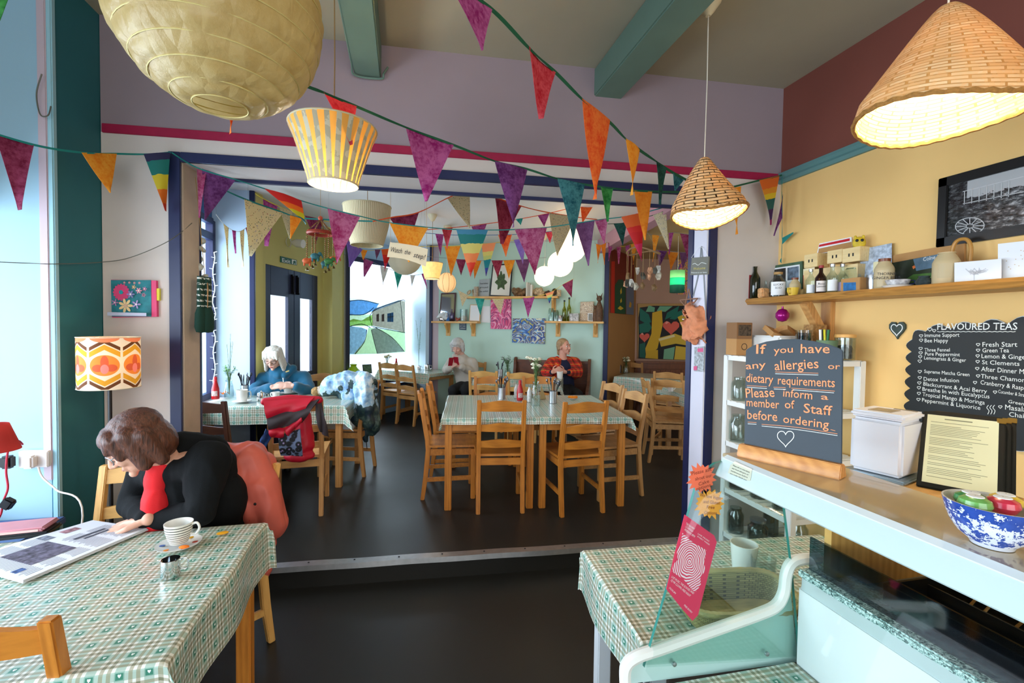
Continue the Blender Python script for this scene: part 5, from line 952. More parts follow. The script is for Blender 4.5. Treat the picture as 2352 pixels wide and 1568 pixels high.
# wooden box house with drawers on top of risers
W_bx = woodmat('toy_wood', '#c9a468', '#e8cd94', 1, 14)
for i, (x0, x1, yt, yb_) in enumerate(((1846, 1877, 586, 616), (1899, 1934, 577, 606), (1934, 1975, 572, 604))):
    pa, pc_ = onX(x0, yb_, XR-.09), onX(x1, yb_, XR-.09); zt = onX(x0, yt, XR-.09).z; o = root('wooden_box', ['small pale wooden box with cut-out handles, left one of the row', 'small pale wooden box with two cut-outs, middle one of the row', 'small pale wooden box next to the blue card, right one'][i], 'box', ((pa.x+XR)/2, (pa.y+pc_.y)/2, pa.z), 'pale wooden boxes'); b = B(); b.bb((XR-.09, pc_.y, pa.z), (XR-.005, pa.y, zt)); sub(o, b, 'box_body', W_bx, bevel=.002)
    b = B(); yc = (pa.y+pc_.y)/2; zc = (pa.z+zt)/2
    for d in (-.012, .012): b.bb((XR-.0912, yc+d-.004, zc-.010), (XR-.0895, yc+d+.004, zc+.008))
    sub(o, b, 'cut_out', M_black)
o = root('display_riser', 'pale wooden riser holding up the row of small boxes', 'riser', onX(1905, 640, XR-.05)); a_, c_ = onX(1848, 617, XR-.08), onX(1972, 604, XR-.08); b = B(); b.bb((XR-.085, c_.y, ZSH), (XR-.01, a_.y, min(a_.z, c_.z)-.002)); sub(o, b, 'riser_body', W_bx)
pr_ = Pl((XR-.05, 2, 2), (0, -1, 0), (.25, 0, 1)); o = root('house_roof_sign', 'white and brown board with a red stripe leaning above the wooden boxes', 'board', pr_.pt(1915, 560)); b = B(); b.prism(pr_.quad([(1876, 583), (1882, 559), (1955, 544), (1957, 572)]), -.006, 0, pr_.M); sub(o, b, 'board', M_paperw); b = B(); b.prism(pr_.quad([(1881, 567), (1882, 562), (1952, 547), (1952, 553)]), 0, .001, pr_.M); sub(o, b, 'red_stripe', MATS['card_red']); b = B(); b.prism(pr_.quad([(1879, 582), (1881, 571), (1956, 555), (1957, 570)]), 0, .001, pr_.M); sub(o, b, 'brown_panel', M_kraft)
p = onX(1973, 570, XR-.06); r = thing('owl_ornament', 'yellow owl ornament sitting on the wooden boxes', 'ornament', p, RZ*.5); b = B(); b.ell((0, 0, .03), (.032, .02, .036), 16); b.ell((-.018, 0, .062), (.008, .008, .012), 10); b.ell((.018, 0, .062), (.008, .008, .012), 10); b.build('owl_body', mat('owl_yellow', '#d8b92e', .6, var=.3, vs=40), r, smooth=True)
for s in (-1, 1): B().ell((s*.012, -.0185, .042), (.008, .004, .008), 12).build('eye', M_black, r, smooth=True)
bottle('bottle', 'clear bottle with a silver cap next to the red-square card', sp_(1862, .17), .15, .027, G_clear, neck=.34, cap=M_steel, lab=(.1, .6))
bottle('bottle', 'dark brown bottle with round white label on the plank shelf', sp_(1885, .17), .165, .030, M_gbr, neck=.36, cap=mat('cap_red', '#a02a2a', .4), lab=(.12, .72), labm=mat('label_pinkwhite', '#eadfd8', .6), words=('Rose', 'Lemon'))
bottle('bottle', 'clear bottle with plain white round label right of the brown bottle', sp_(1911, .16), .165, .030, G_clear, neck=.36, cap=M_steel, lab=(.12, .72))
bottle('bottle', 'clear bottle with lilac label behind the kraft box', sp_(1934, .11), .165, .028, G_clear, neck=.36, cap=M_steel, lab=(.12, .6), labm=mat('label_lilac', '#b9a8c4', .6))
bottle('glass_jug', 'clear glass jug behind the kraft box with the blue print', sp_(1958, .07), .14, .042, G_clear, neck=.15, nr=.75, group=None)
pk = Pl((XR-.19, 2, 2), (0, -1, 0), (0, 0, 1)); o = root('gift_box', 'kraft card box with a blue printed square at the shelf front', 'box', pk.pt(1951, 680)); a_, c_ = pk.pt(1930, 682), pk.pt(1974, 680); b = B(); b.bb((XR-.19, c_.y, ZSH), (XR-.13, a_.y, pk.pt(1930, 641).z)); sub(o, b, 'box_body', M_kraft, bevel=.002); b = B(); b.prism(pk.quad([(1937, 649), (1966, 648), (1966, 668), (1937, 669)]), 0, .0008, pk.M); sub(o, b, 'blue_print', mat('print_blue', '#1a6fb0', .5, var=.5, vs=40))
pm_ = Pl((XR-.03, 2, 2), (0, -1, 0), (.06, 0, 1)); o = root('map_card', 'pale blue map card standing behind the small cream candle block', 'card', pm_.pt(2010, 600)); b = B(); b.prism(pm_.quad([(1975, 573), (2048, 558), (2048, 628), (1976, 640)]), -.002, 0, pm_.M); sub(o, b, 'card_sheet', mat('map_blue', '#b9c6da', .6, var=.5, vs=50))
p = onX(2016, 625, XR-.1); b = B(); b.box((0, 0, .028), (.03, .03, .056)); o = b.build('candle_block', mat('wax_cream', '#e6dcae', .5), None, bevel=.002); o.location = (p.x, p.y, p.z-.0); tag(o, 'small cream candle block on a steel pot in front of the map card', 'candle')
lath('steel_pot', 'small steel pot with dried sprigs behind the kraft box', 'pot', sp_(2004, .12), [(.001, .002), (.026, 0), (.03, .05), (.028, .085), (.025, .085), (.024, .004), (.001, .004)], M_steel)
r = bottle('stoneware_jar', 'cream stoneware ginger beer jar with brown top', sp_(2030, .15), .155, .043, M_stone, neck=.22, nr=.5, cap=M_stbr, lab=(.1, .8), labm=MATS['stoneware'], words=('THORNE', 'GINGER BEER'), group=None)
ps = Pl((XR-.02, 2, 2), (0, -1, 0), (.10, 0, 1)); o = root('picture_board', 'landscape picture board reading Colne Valley on the plank shelf', 'picture', ps.pt(2120, 625))
b = B(); b.prism(ps.quad([(2040, 588), (2215, 556), (2215, 654), (2040, 668)]), -.008, 0, ps.M); sub(o, b, 'board', M_kraft); 
for c, pts, z in (('#26321e', [(2047, 604), (2190, 577), (2190, 656), (2047, 667)], .001), ('#5c7a90', [(2098, 595), (2190, 577), (2190, 606), (2105, 622)], .0016), ('#4c7a34', [(2098, 630), (2190, 622), (2190, 640), (2060, 655)], .0016), ('#e0763a', [(2096, 612), (2101, 609), (2104, 614), (2098, 618)], .0022)): b = B(); b.prism(ps.quad(pts), 0, z, ps.M); sub(o, b, 'printed_area', mat('pic_'+c[1:], c, .5, var=.3, vs=30))
ptext(ps, o, 'Colne Valley', (2121, 600), (2183, 588), 9, M_chalk, z=.0026)
r = thing('teacup', 'flowered teacup lying low on a white saucer on the plank shelf', 'cup', sp_(2062, .17), RZ*.4); B().lathe([(.001, .004), (.05, .003), (.062, .012), (.064, .012), (.05, 0), (.001, 0)], 32).build('saucer', M_cer, r, smooth=True); B().lathe([(.001, .008), (.025, .008), (.044, .02), (.052, .04), (.050, .04), (.04, .022), (.001, .014)], 32).build('cup_body', mat('china_floral', '#d8cfd4', .2, var=.6, vs=50), r, smooth=True); B().tube(spl([(.047, 0, .034), (.066, 0, .036), (.066, 0, .022), (.044, 0, .02)], 5), .003, 8).build('handle', mat('china_blue', '#3a4a80', .2), r, smooth=True)
lath('small_pot', 'small dark glazed pot right of the flowered teacup', 'pot', sp_(2122, .16), [(.001, .0), (.026, 0), (.034, .02), (.026, .036), (.020, .04), (.024, .048), (.021, .048), (.001, .03)], mat('glaze_dark', '#3a4648', .2, var=.4, vs=40))
r = bottle('stoneware_jug', 'tall cream stoneware jug with a round stamp', sp_(2172, .13), .15, .05, M_stone, neck=.2, nr=.55, lab=(.25, .8), labm=mat('stamp_cream', '#bfae88', .5), group=None)
p = sp_(2205, .07); r = thing('basket', 'woven basket with bamboo hoop handle behind the white cards', 'basket', p, RZ); B().lathe([(.001, .0), (.06, 0), (.075, .10), (.07, .10), (.001, .01)], 28).build('woven_side', MATS['wicker_rim'], r, smooth=True)
B().tube(spl([(-.035, 0, .10), (-.036, 0, .17), (-.018, 0, .208), (.018, 0, .208), (.036, 0, .17), (.035, 0, .10)], 6), .008, 8).build('hoop_handle', mat('bamboo', '#b8843c', .4), r, smooth=True)
for i, (pts, off) in enumerate((([(2192, 603), (2300, 594), (2300, 664), (2192, 668)], .15), ([(2292, 560), (2380, 550), (2380, 660), (2292, 664)], .12))):
    pc = Pl((XR-off, 2, 2), (0, -1, 0), (.08, 0, 1)); o = root('greeting_card', ['white card embossed with a silver tree at the right of the shelf', 'taller white card with small gold dots behind the tree card'][i], 'card', pc.pt(pts[0][0], pts[2][1]), 'white cards on the plank shelf'); b = B(); b.prism(pc.quad(pts), -.001, 0, pc.M); sub(o, b, 'card_sheet', mat('card_white', '#e9edf2', .6))
    rn = random.Random(i); L = []
    if i == 0:
        for k in range(26): a = rn.uniform(-1.4, 1.4); l = rn.uniform(8, 26); cx, cy = 2238+rn.uniform(-14, 14), 632-rn.uniform(0, 8); L.append([(cx, cy), (cx+l*math.sin(a), cy-l*.5*math.cos(a))])
        L += [[(2236, 660), (2238, 640), (2237, 622)]]
    else:
        for k in range(12): x, y = 2310+rn.uniform(0, 45), 575+rn.uniform(0, 45); L.append([(x, y), (x+2.5, y)])
    s_ = strokes(pc, L, .0012, mat(['silver_foil', 'gold_foil'][i], ['#b9c2cc', '#c9a878'][i], .3, .6), None, 'foil_print'); s_.data.transform(MX.Translation(-V(o.location))); s_.parent = o
# framed black and white photograph
pf = Pl((XR-.022, 2, 2), (0, -1, 0), (0, 0, 1)); o = root('framed_picture', 'large black framed black and white photograph of a carriage on the yellow wall', 'picture frame', pf.pt(2250, 460))
far = lambda x, yl, yr: None
TL, BL = pf.pt(2155, 411), pf.pt(2158, 567); wF = .62; hF = TL.z-BL.z; b = B(); y = TL.y
for a, c in (((y, TL.z-.045), (y-wF, TL.z)), ((y, BL.z), (y-wF, BL.z+.045)), ((y, BL.z), (y-.04, TL.z)), ((y-wF+.04, BL.z), (y-wF, TL.z))): b.bb((XR-.022, a[0], a[1]), (XR-.001, c[0], c[1]))
sub(o, b, 'frame', mat('frame_black', '#141414', .35), bevel=.003)
t = NT('old_photograph'); uv = t.xyz(t.co('UV')); n1 = t.noise(16, 6, t.co('UV'), .7); sky = t.ma('GREATER_THAN', t.ma('ADD', uv[1], t.ma('MULTIPLY', n1, .25)), .80); c = t.ramp(t.ma('ADD', n1, t.ma('MULTIPLY', t.ma('SUBTRACT', uv[0], .4), .22)), [(.38, '#1a1b1c'), (.52, '#4a4c4e'), (.68, '#b4b6b8')]); t.base(t.mix(t.ma('MULTIPLY', sky, t.ma('GREATER_THAN', uv[0], .14)), c, hexc('#a9abad'))); t.b.inputs['Roughness'].default_value = .2; t.b.inputs['Coat Weight'].default_value = .4
b = B(); b.add([V((XR-.010, a, z)) for a, z in ((y-.038, BL.z+.043), (y-wF+.038, BL.z+.043), (y-wF+.038, TL.z-.043), (y-.038, TL.z-.043))], [(0, 1, 2, 3)], [[(0, 0), (1, 0), (1, 1), (0, 1)]]); sub(o, b, 'photograph', t.m)
pq = Pl((XR-.0105, 2, 2), (0, -1, 0), (0, 0, 1)); L = [[(2228+33*math.cos(a)*k, 519+19*math.sin(a)*k-(33*math.cos(a)*k)*.05) for a in [PI*2*i/20 for i in range(21)]] for k in (1, .25)] + [[(2228+8*math.cos(a), 519+5*math.sin(a)), (2228+32*math.cos(a), 519+18.5*math.sin(a)-1.5*math.cos(a))] for a in [2*PI*i/12 for i in range(12)]]
L += [[(2215+k*17, 470-k*3), (2216+k*17, 440-k*4)] for k in range(7)] + [[(2212, 468), (2352, 440)], [(2212, 440), (2352, 405)]]
s_ = strokes(pq, L, .0016, mat('photo_light', '#b9babb', .5), None, 'wheel_image'); s_.data.transform(MX.Translation(-V(o.location))); s_.parent = o
# flavoured teas board, heart
pb = Pl((XR-.014, 2, 2), (0, -1, 0), (0, 0, 1)); o = root('menu_chalkboard', 'black scalloped chalkboard listing flavoured teas on the yellow wall', 'chalkboard', pb.pt(2210, 850))
A_, Z_ = pb.at(2096, 772), pb.at(2078, 965); TLx, TLy = pb.at(2100, 775); BLx, BLy = pb.at(2085, 975); W_, H_ = .95, TLy-BLy
pts = []
def arc(p, q, n, bul):
    p, q = V(p), V(q); d = q-p; nn = V((d.y, -d.x)).normalized()*-1
    for k in range(n):
        for j in range(6): t_ = j/6; s_ = p+d*((k+t_)/n); pts.append(tuple(s_+nn*bul*math.sin(PI*t_)))
arc((TLx-.01, BLy), (TLx-.01, TLy-.01), 7, .028); arc((TLx-.01, TLy-.01), (TLx+.05, TLy+.03), 1, .03); tc = (TLx+W_/2, TLy+.075); arc((TLx+.05, TLy+.03), tc, 4, .03); arc(tc, (TLx+W_-.05, TLy+.03), 4, .03); arc((TLx+W_-.05, TLy+.03), (TLx+W_, TLy-.01), 1, .03); arc((TLx+W_, TLy-.01), (TLx+W_, BLy), 7, .028); arc((TLx+W_, BLy), (TLx-.01, BLy), 10, .02)
def fan(pts, z0, z1, m, nm):
    cx = sum(p[0] for p in pts)/len(pts); cy = sum(p[1] for p in pts)/len(pts); n = len(pts); b = B(); b.M = pb.M; b.add([(x, y, z1) for x, y in pts]+[(x, y, z0) for x, y in pts]+[(cx, cy, z1)], [(i, (i+1) % n, 2*n) for i in range(n)]+[(i, n+i, n+(i+1) % n, (i+1) % n) for i in range(n)]); return sub(o, b, nm, m)
fan(pts, -.010, 0, M_slate, 'board'); cx = TLx+W_/2; cy = (TLy+BLy)/2
fan([(cx+(x-cx)*1.008, cy+(y-cy)*1.012) for x, y in pts], -.012, -.006, mat('chalk_edge', '#cfd2cf', .9), 'chalk_edge')
ptext(pb, o, 'FLAVOURED TEAS', (2153, 757), (2337, 757), 15, M_chalk, bold=.008); strokes_ = [[(2153+i*6, 761+(i % 2)) for i in range(31)]]
def hrt(x, y, s): return heart(x, y, s, s*.85)
for s_, a, c, h in (('Immune Support', (2124, 774), (2204, 773), 9), ('Bee Happy', (2124, 786), (2178, 786), 9), ('Three Fennel', (2124, 807), (2182, 807), 8), ('Pure Peppermint', (2125, 816), (2205, 818), 8), ('Lemongrass & Ginger', (2123, 825), (2219, 831), 8), ('Supreme Matcha Green', (2123, 856), (2227, 864), 8), ('Detox Infusion', (2122, 874), (2203, 878), 9), ('Blackcurrant & Acai Berry', (2121, 885), (2267, 903), 9), ('Breathe In with Eucalyptus', (2119, 897), (2273, 915), 9), ('Tropical Mango & Moringa', (2119, 909), (2262, 929), 9), ('Peppermint & Liquorice', (2118, 922), (2252, 941), 9),
                   ('Fresh Start', (2257, 796), (2337, 796), 11), ('Green Tea', (2257, 809), (2318, 809), 10), ('Lemon & Ginger', (2255, 822), (2362, 825), 10), ('St Clements', (2256, 836), (2342, 840), 10), ('After Dinner Mint', (2254, 852), (2372, 860), 11), ('Three Chamomile', (2253, 868), (2377, 880), 10), ('Cranberry & Raspberry', (2252, 882), (2385, 900), 10), ('Cucumber & Strawberry', (2293, 902), (2380, 915), 8), ('Green', (2316, 925), (2352, 931), 8), ('Masala', (2309, 940), (2358, 946), 12), ('Chai', (2318, 956), (2352, 960), 11)): ptext(pb, o, s_, a, c, h, M_chalk, bold=.001)
L = strokes_ + [hrt(x, y, 4) for x, y in ((2116, 771), (2116, 781), (2115, 800), (2115, 810), (2114, 819), (2113, 829), (2113, 853), (2113, 867), (2112, 879), (2111, 890), (2111, 903), (2110, 917), (2247, 791), (2247, 804), (2246, 817), (2246, 830), (2245, 846), (2247, 863), (2240, 878), (2286, 900), (2298, 934))] + [hrt(2136, 756, 5), hrt(2146, 759, 4)] + [[(x, 951), (x+3, 943), (x-2, 936), (x+2, 930)] for x in (2269, 2276, 2283)]
s_ = strokes(pb, L, .0012, M_chalk, None, 'chalk_drawing'); s_.data.transform(MX.Translation(-V(o.location))); s_.parent = o
o = root('heart_plaque', 'small black chalk heart on the yellow wall left of the tea board', 'plaque', pb.pt(2060, 757)); fan_ = [pb.at(*p) for p in heart(2060, 755, 19, 21)][:-1]
b = B(); b.prism(fan_[::-1], -.012, 0, pb.M); sub(o, b, 'heart_board', mat('slate_green', '#33443f', .6, var=.3)); s_ = strokes(pb, [heart(2060, 756, 13, 14)], .0022, M_chalk, None, 'chalk_line'); s_.data.transform(MX.Translation(-V(o.location))); s_.parent = o
# white slatted unit in the corner with glass jars
UX0, UX1, UY0, UY1 = 2.05, 2.53, 2.03, 2.60; o = root('shelf_unit', 'white slatted shelf unit in the right corner behind the chalkboard sign', 'shelf unit', (2.3, 2.3, 0)); M_un = mat('unit_white', '#e8e9e6', .45)
ZL = (.28, .57, .88, 1.147, 1.44)
for x in (UX0, UX1-.04):
    for y in (UY0, UY1-.04): b = B(); b.bb((x, y, 0), (x+.04, y+.04, 1.44)); sub(o, b, 'post', M_un, bevel=.003)
for z in ZL:
    b = B(); e_ = .003; b.bb((UX0+e_, UY0+.02, z-.03), (UX0+.02, UY1-.02, z-.001)); b.bb((UX1-.02, UY0+.02, z-.03), (UX1-e_, UY1-.02, z-.001)); b.bb((UX0+.02, UY0+e_, z-.03), (UX1-.02, UY0+.02, z-.001)); b.bb((UX0+.02, UY1-.02, z-.03), (UX1-.02, UY1-e_, z-.001))
    for i in range(9): b.bb((UX0+.004, UY0+.025+i*.06, z-.012), (UX1-.004, UY0+.067+i*.06, z+.002))
    sub(o, b, 'shelf', M_un)
rn = random.Random(9); k = 0; wh = {.28: 'bottom', .57: 'second lowest', .88: 'middle', 1.147: 'upper'}
for z in ZL[:4]:
    for j, (x, y) in enumerate(((2.12, 2.53), (2.14, 2.36), (2.13, 2.18), (2.32, 2.45), (2.33, 2.25))):
        h = rn.uniform(.13, .2); rr = rn.uniform(.045, .06); q = thing('glass_jar', f'clear glass jar on the {wh[z]} shelf of the white unit', 'jar', (x, y, z+.003), 0, f'glass jars on the {wh[z]} shelf'); B().lathe([(.001, .005), (rr*.9, 0), (rr, .01), (rr, h*.75), (rr*.7, h*.88), (rr*.72, h), (rr*.66, h), (rr*.64, h*.88), (rr*.93, h*.73), (rr*.93, .012), (.001, .012)], 20).build('jar_body', G_clear, q, smooth=True)
        if j % 2: B().lathe([(rr*.78, h), (rr*.8, h+.015), (.001, h+.02)], 20).build('lid', M_steel, q, smooth=True)
ZU = 1.444
for i, (x0, x1, yt, yb_, l, c) in enumerate(((1661, 1702, 775, 811, 'lower kraft tea box on the white unit by the jamb', '#b98a55'), (1661, 1701, 733, 775, 'upper kraft tea box with pencil picture stacked on the lower one', '#8a6340'))):
    a_ = onX(x0, 811, 2.07); h = (811-yt)*3.0/1045; z0 = ZU+(0 if i == 0 else .105); o = root('tea_box', l, 'box', (2.12, 2.55, z0), 'stacked kraft tea boxes'); b = B(); b.bb((2.065, 2.50, z0), (2.18, 2.60, z0+.105)); sub(o, b, 'box_body', mat('kraft_%d' % i, c, .8), bevel=.002)
    b = B(); b.bb((2.075, 2.4985, z0+.02), (2.17, 2.4995, z0+.09)) if i else [b.add([V((2.122+.022*k*math.cos(a), 2.4992, z0+.055+.022*k*math.sin(a))) for a in [2*PI*j/20 for j in range(20)] for k in (1, .8)], [(2*j, 2*j+1, (2*j+3) % 40, (2*j+2) % 40) for j in range(20)])]; sub(o, b, 'printed_panel', mat('box_print_%d' % i, ['#4a3420', '#5a4a3a'][i], .7, var=.8, vs=60))
o = root('storage_tub', 'white plastic tub full of paper packets on top of the white unit', 'tub', (2.3, 2.42, ZU)); b = B(); b.bb((2.20, 2.30, ZU), (2.45, 2.58, ZU+.13)); sub(o, b, 'tub_body', mat('tub_white', '#dedfdd', .4), bevel=.012)
for k in range(4): q = thing('paper_packet', 'brown paper packet sticking out of the white tub', 'packet', (2.24+.05*k, 2.4+.03*(k % 2), ZU+.131), 0, 'packets in the white tub'); B().box((0, 0, .02), (.07, .10, .03), (.5*(-1)**k, .3, k)).build('packet_body', M_kraft, q)
o = root('kraft_box', 'small kraft box with dark floral print above the white tub', 'box', (2.42, 2.3, ZU)); b = B(); b.bb((2.36, 2.22, ZU), (2.46, 2.29, ZU+.20)); sub(o, b, 'box_body', mat('kraft_floral', '#a87c48', .8, var=.5, vs=70), bevel=.002)
for k in range(5): lath('plastic_cup', 'clear plastic cup in the nested stack on the white unit', 'cup', (2.27, 2.20, ZU+.002+.016*k), [(.001, 0), (.030, 0), (.042, .10), (.0405, .10), (.029, .003), (.001, .003)], glassmat('plastic_clear', '#f4f6f8', .08, .2), 'nested clear plastic cups')
M_pot = mat('pot_green', '#5c7658', .6); lath('plant_pot', 'grey-green pot holding marker pens on the white unit', 'pot', (2.33, 2.10, ZU), [(.001, .003), (.042, 0), (.052, .11), (.049, .11), (.04, .005), (.001, .005)], M_pot)
for k in range(7): c = ['#1a1a1a', '#1f8a4a', '#d8cf2a', '#20242a', '#e8e8e4', '#2a6a3a', '#444444'][k]; q = thing('marker_pen', ['black', 'green', 'yellow', 'dark', 'white', 'dark green', 'grey'][k]+' marker pen standing in the grey-green pot', 'pen', (2.32+.012*math.cos(k*2.2), 2.11+.016*math.sin(k*2.2), ZU+.02), k, 'marker pens in the pot'); B().tube([(0, 0, .01), (.012, -.008, .15)], .0065, 8).build('pen_body', mat('pen_'+c[1:], c, .4), q, smooth=True)
r = thing('storage_jar', 'glass jar of wrapped sweets with a wooden lid on the white unit', 'jar', (2.42, 2.07, ZU)); B().lathe([(.001, .0), (.048, 0), (.05, .006), (.05, .125), (.047, .125), (.046, .008), (.001, .008)], 28).build('jar_body', G_clear, r, smooth=True); B().lathe([(.001, .145), (.051, .145), (.053, .14), (.053, .128), (.001, .126)], 28).build('wooden_lid', W_ltx, r, smooth=True); B().lathe([(.001, .01), (.043, .01), (.044, .06), (.03, .082), (.001, .088)], 20).build('sweets', mat('sweets_mixed', '#5a4a48', .4, var=.9, vs=90), r, smooth=True)['kind'] = 'stuff'
p = onX(1797, 724, XR-.09); lath('bauble', 'shiny magenta bauble hanging below the plank shelf in the corner', 'bauble', (p.x, p.y, p.z), [(.001, -.045), (.025, -.038), (.042, -.012), (.042, .012), (.025, .038), (.006, .045), (.006, .06), (.001, .06)], mat('bauble_magenta', '#a3127a', .2, .3))
# ------------------------------------------------------------------ mint wall: shelves, pictures, ornaments
pm = Pl(Ma, md, (0, 0, 1)); POFF = lambda off: Pl(Ma + mn*off, md, (0, 0, 1))
def mloc(x, z, off=.09): p = POFF(off).pt(x, 720); return V((p.x, p.y, z))
RM = math.atan2(md.y, md.x)
def shelf(label, x0, x1, ytop, brk):
    a_, c_ = pm.pt(x0, ytop), pm.pt(x1, ytop); z = (a_.z+c_.z)/2; r = thing('wall_shelf', label, 'shelf', (a_.x, a_.y, z), RM, 'pine shelves on the mint wall'); L = (V((c_.x, c_.y, 0))-V((a_.x, a_.y, 0))).length
    B().bb((0, -.19, -.03), (L, 0, 0)).build('board', W_ltx, r, bevel=.003)
    for x in brk:
        q = pm.pt(x, ytop+20); s_ = (V((q.x, q.y, 0))-V((a_.x, a_.y, 0))).length; b = B(); b.bb((s_-.035, -.022, -.24), (s_+.035, 0, -.03)); b.prism([(0, -.03), (-.15, -.03), (-.15, -.06), (-.02, -.2), (0, -.2)], s_-.014, s_+.014, MX(((0, 0, 1, 0), (1, 0, 0, 0), (0, 1, 0, 0), (0, 0, 0, 1)))); b.build('bracket', W_lt, r, bevel=.002)
    return z
zL = shelf('left pine shelf with bottles and shells on the mint wall', 1001, 1104, 738, (1030, 1088)); zR = shelf('right pine shelf with oil bottles on the mint wall beside the navy pillar', 1255, 1388, 738, (1282, 1368)); zU = shelf('upper pine shelf with fungi and a framed leaf on the mint wall', 1075, 1285, 682, (1272,))
def panel(name, label, cat, pl, pts, m, th=.02, fm=None, fw=0, group=None):
    o = root(name, label, cat, pl.pt(sum(p[0] for p in pts)/len(pts), sum(p[1] for p in pts)/len(pts)), group); q = pl.quad(pts); b = B(); b.prism(q, -th if th > 0 else 0, 0, pl.M); sub(o, b, 'frame' if fm else 'canvas', fm or m, bevel=.002)
    xs = [p[0] for p in q]; ys = [p[1] for p in q]; cx, cy = sum(xs)/len(q), sum(ys)/len(q); W_, H_ = max(xs)-min(xs), max(ys)-min(ys); q2 = [(cx+(x-cx)*(1-2*fw/W_), cy+(y-cy)*(1-2*fw/H_)) for x, y in q]
    b = B(); b.add([pl.M @ V((x, y, .0012)) for x, y in q2], [(0, 1, 2, 3)] if len(q) == 4 else [tuple(range(len(q)))], [[((x-min(xs))/W_, (y-min(ys))/H_) for x, y in q2]]); sub(o, b, 'picture' if fm else 'painted_face', m); return o
def paint(o, pl, items, z0=.002):
    """flat painted shapes: (name, colour, photo outline)"""
    for k, (nm, c, pts) in enumerate(items):
        b = B(); q = pl.quad(pts); b.add([pl.M @ V((x, y, z0+.0004*k)) for x, y in q], [tuple(range(len(q)))]); sub(o, b, nm, mat('art_'+c[1:], c, .6))
def swirl(name, cols, sc, tw):
    t = NT(name); uv = t.co('UV'); nx = t.n('ShaderNodeTexNoise'); nx.inputs['Scale'].default_value = sc; nx.inputs['Detail'].default_value = 1; nx.inputs['Distortion'].default_value = tw; t.L.new(uv, nx.inputs[0])
    k = t.ma('FRACT', t.ma('MULTIPLY', nx.outputs[0], 5)); t.base(t.ramp(k, [(i/(len(cols)-1), c) for i, c in enumerate(cols)])); t.b.inputs['Roughness'].default_value = .5; return t.m
panel('painting', 'pink swirling abstract canvas between the shelves on the mint wall', 'painting', POFF(.02), [(1127, 755), (1127, 686), (1174, 684), (1174, 756)][::-1], swirl('paint_pink_swirl', ['#c81a5c', '#e85a94', '#f3b6cf', '#d62a6c', '#7a2a6a', '#ee7aa8'], 1.6, 2.2))
o = panel('painting', 'blue and yellow swirling abstract canvas below the shelves on the mint wall', 'painting', POFF(.02), [(1176, 786), (1178, 731), (1253, 731), (1251, 790)], swirl('paint_blue_swirl', ['#16285e', '#2f66b8', '#7fb4dc', '#e8e6c0', '#2a52a4', '#1a2f74', '#d8cf5a'], 1.9, 2.2)); ptext(POFF(.02), o, 'TILLY', (1236, 789), (1250, 788), 6, M_chalk, z=.004)
panel('framed_picture', 'framed green leaf print standing on the upper mint-wall shelf', 'picture', POFF(.05), [(1124, 680), (1131, 608), (1178, 604), (1172, 682)], mat('print_white', '#e6e6dc', .5), .02, M_black, .022)
o = bpy.context.scene.objects['framed_picture'] if False else None
b = B(); pl = POFF(.052); lf = []
for k in range(36): a = 2*PI*k/36; rr = 1+.22*math.sin(a*7)+.08*math.sin(a*13); lf.append((1151+14*rr*math.cos(a)*(.8+.2*math.sin(a)), 644+19*rr*math.sin(a)))
fr_ = [x for x in bpy.data.objects if x.get('label', '').startswith('framed green leaf')][0]
b.add([pl.M @ V((x, y, .003)) for x, y in pl.quad(lf)], [tuple(range(36))]); sub(fr_, b, 'leaf_print', mat('leaf_dark', '#4a6238', .6, var=.5, vs=30))
o = panel('sign_card', 'grey lettered card leaning left of the framed leaf print', 'sign', POFF(.06), [(1098, 680), (1101, 642), (1125, 640), (1123, 681)], mat('card_grey', '#a9b2b4', .6), .008)
for i, w in enumerate(('Throw kindness', 'around', 'like confetti')): ptext(POFF(.06), o, w, (1102, 653+9*i), (1121, 652+9*i), 4, M_ink, z=.004)
panel('framed_mirror', 'brown framed mirror leaning on the left mint-wall shelf', 'mirror', POFF(.04), [(1008, 736), (1013, 673), (1047, 672), (1044, 737)], mat('mirror_glass', '#dfe8f2', .05, .9), .02, mat('frame_redbrown', '#4a1c1a', .4), .022)
panel('framed_picture', 'pale framed print at the right end of the left mint-wall shelf', 'picture', POFF(.06), [(1077, 737), (1080, 699), (1104, 700), (1102, 738)], mat('print_pale', '#eceef0', .5), .015, W_lt, .010)
panel('wall_card', 'plain white card pinned to the mint wall beside the left shelf', 'card', POFF(.004), [(1105, 740), (1106, 703), (1126, 703), (1126, 741)], M_paperw, .003)
o = panel('wall_sign', 'small dark blue sign with white lettering below the left shelf', 'sign', POFF(.006), [(1055, 757), (1055, 740), (1071, 740), (1071, 758)], mat('sign_blue', '#2a4560', .5), .004)
for i, w in enumerate(('LIVE LAUGH', 'EAT CAKE', 'SMILE')): ptext(POFF(.006), o, w, (1057, 745+5*i), (1069, 745+5*i), 3, M_chalk, z=.003)
panel('framed_picture', 'cream frame of small food pictures on the right mint-wall shelf', 'picture', POFF(.05), [(1331, 737), (1333, 693), (1364, 692), (1363, 738)], swirl('print_food', ['#d8cdb0', '#8a5a3a', '#e8e2cc', '#c9a070', '#f0ead8'], 6, .5), .015, mat('frame_cream', '#b9a888', .5), .008)
panel('framed_picture', 'tiny white frame in front of the cream frame on the right shelf', 'picture', POFF(.10), [(1350, 737), (1350, 719), (1362, 719), (1362, 738)], mat('photo_grey', '#8a8a80', .5), .01, M_paperw, .010)
lc = mloc(1082, zU); 
def orn(nm, lab, x, z, prof, m, off=.1, group=None): p = mloc(x, z, off); return lath(nm, lab, 'ornament', p, prof, m, group)
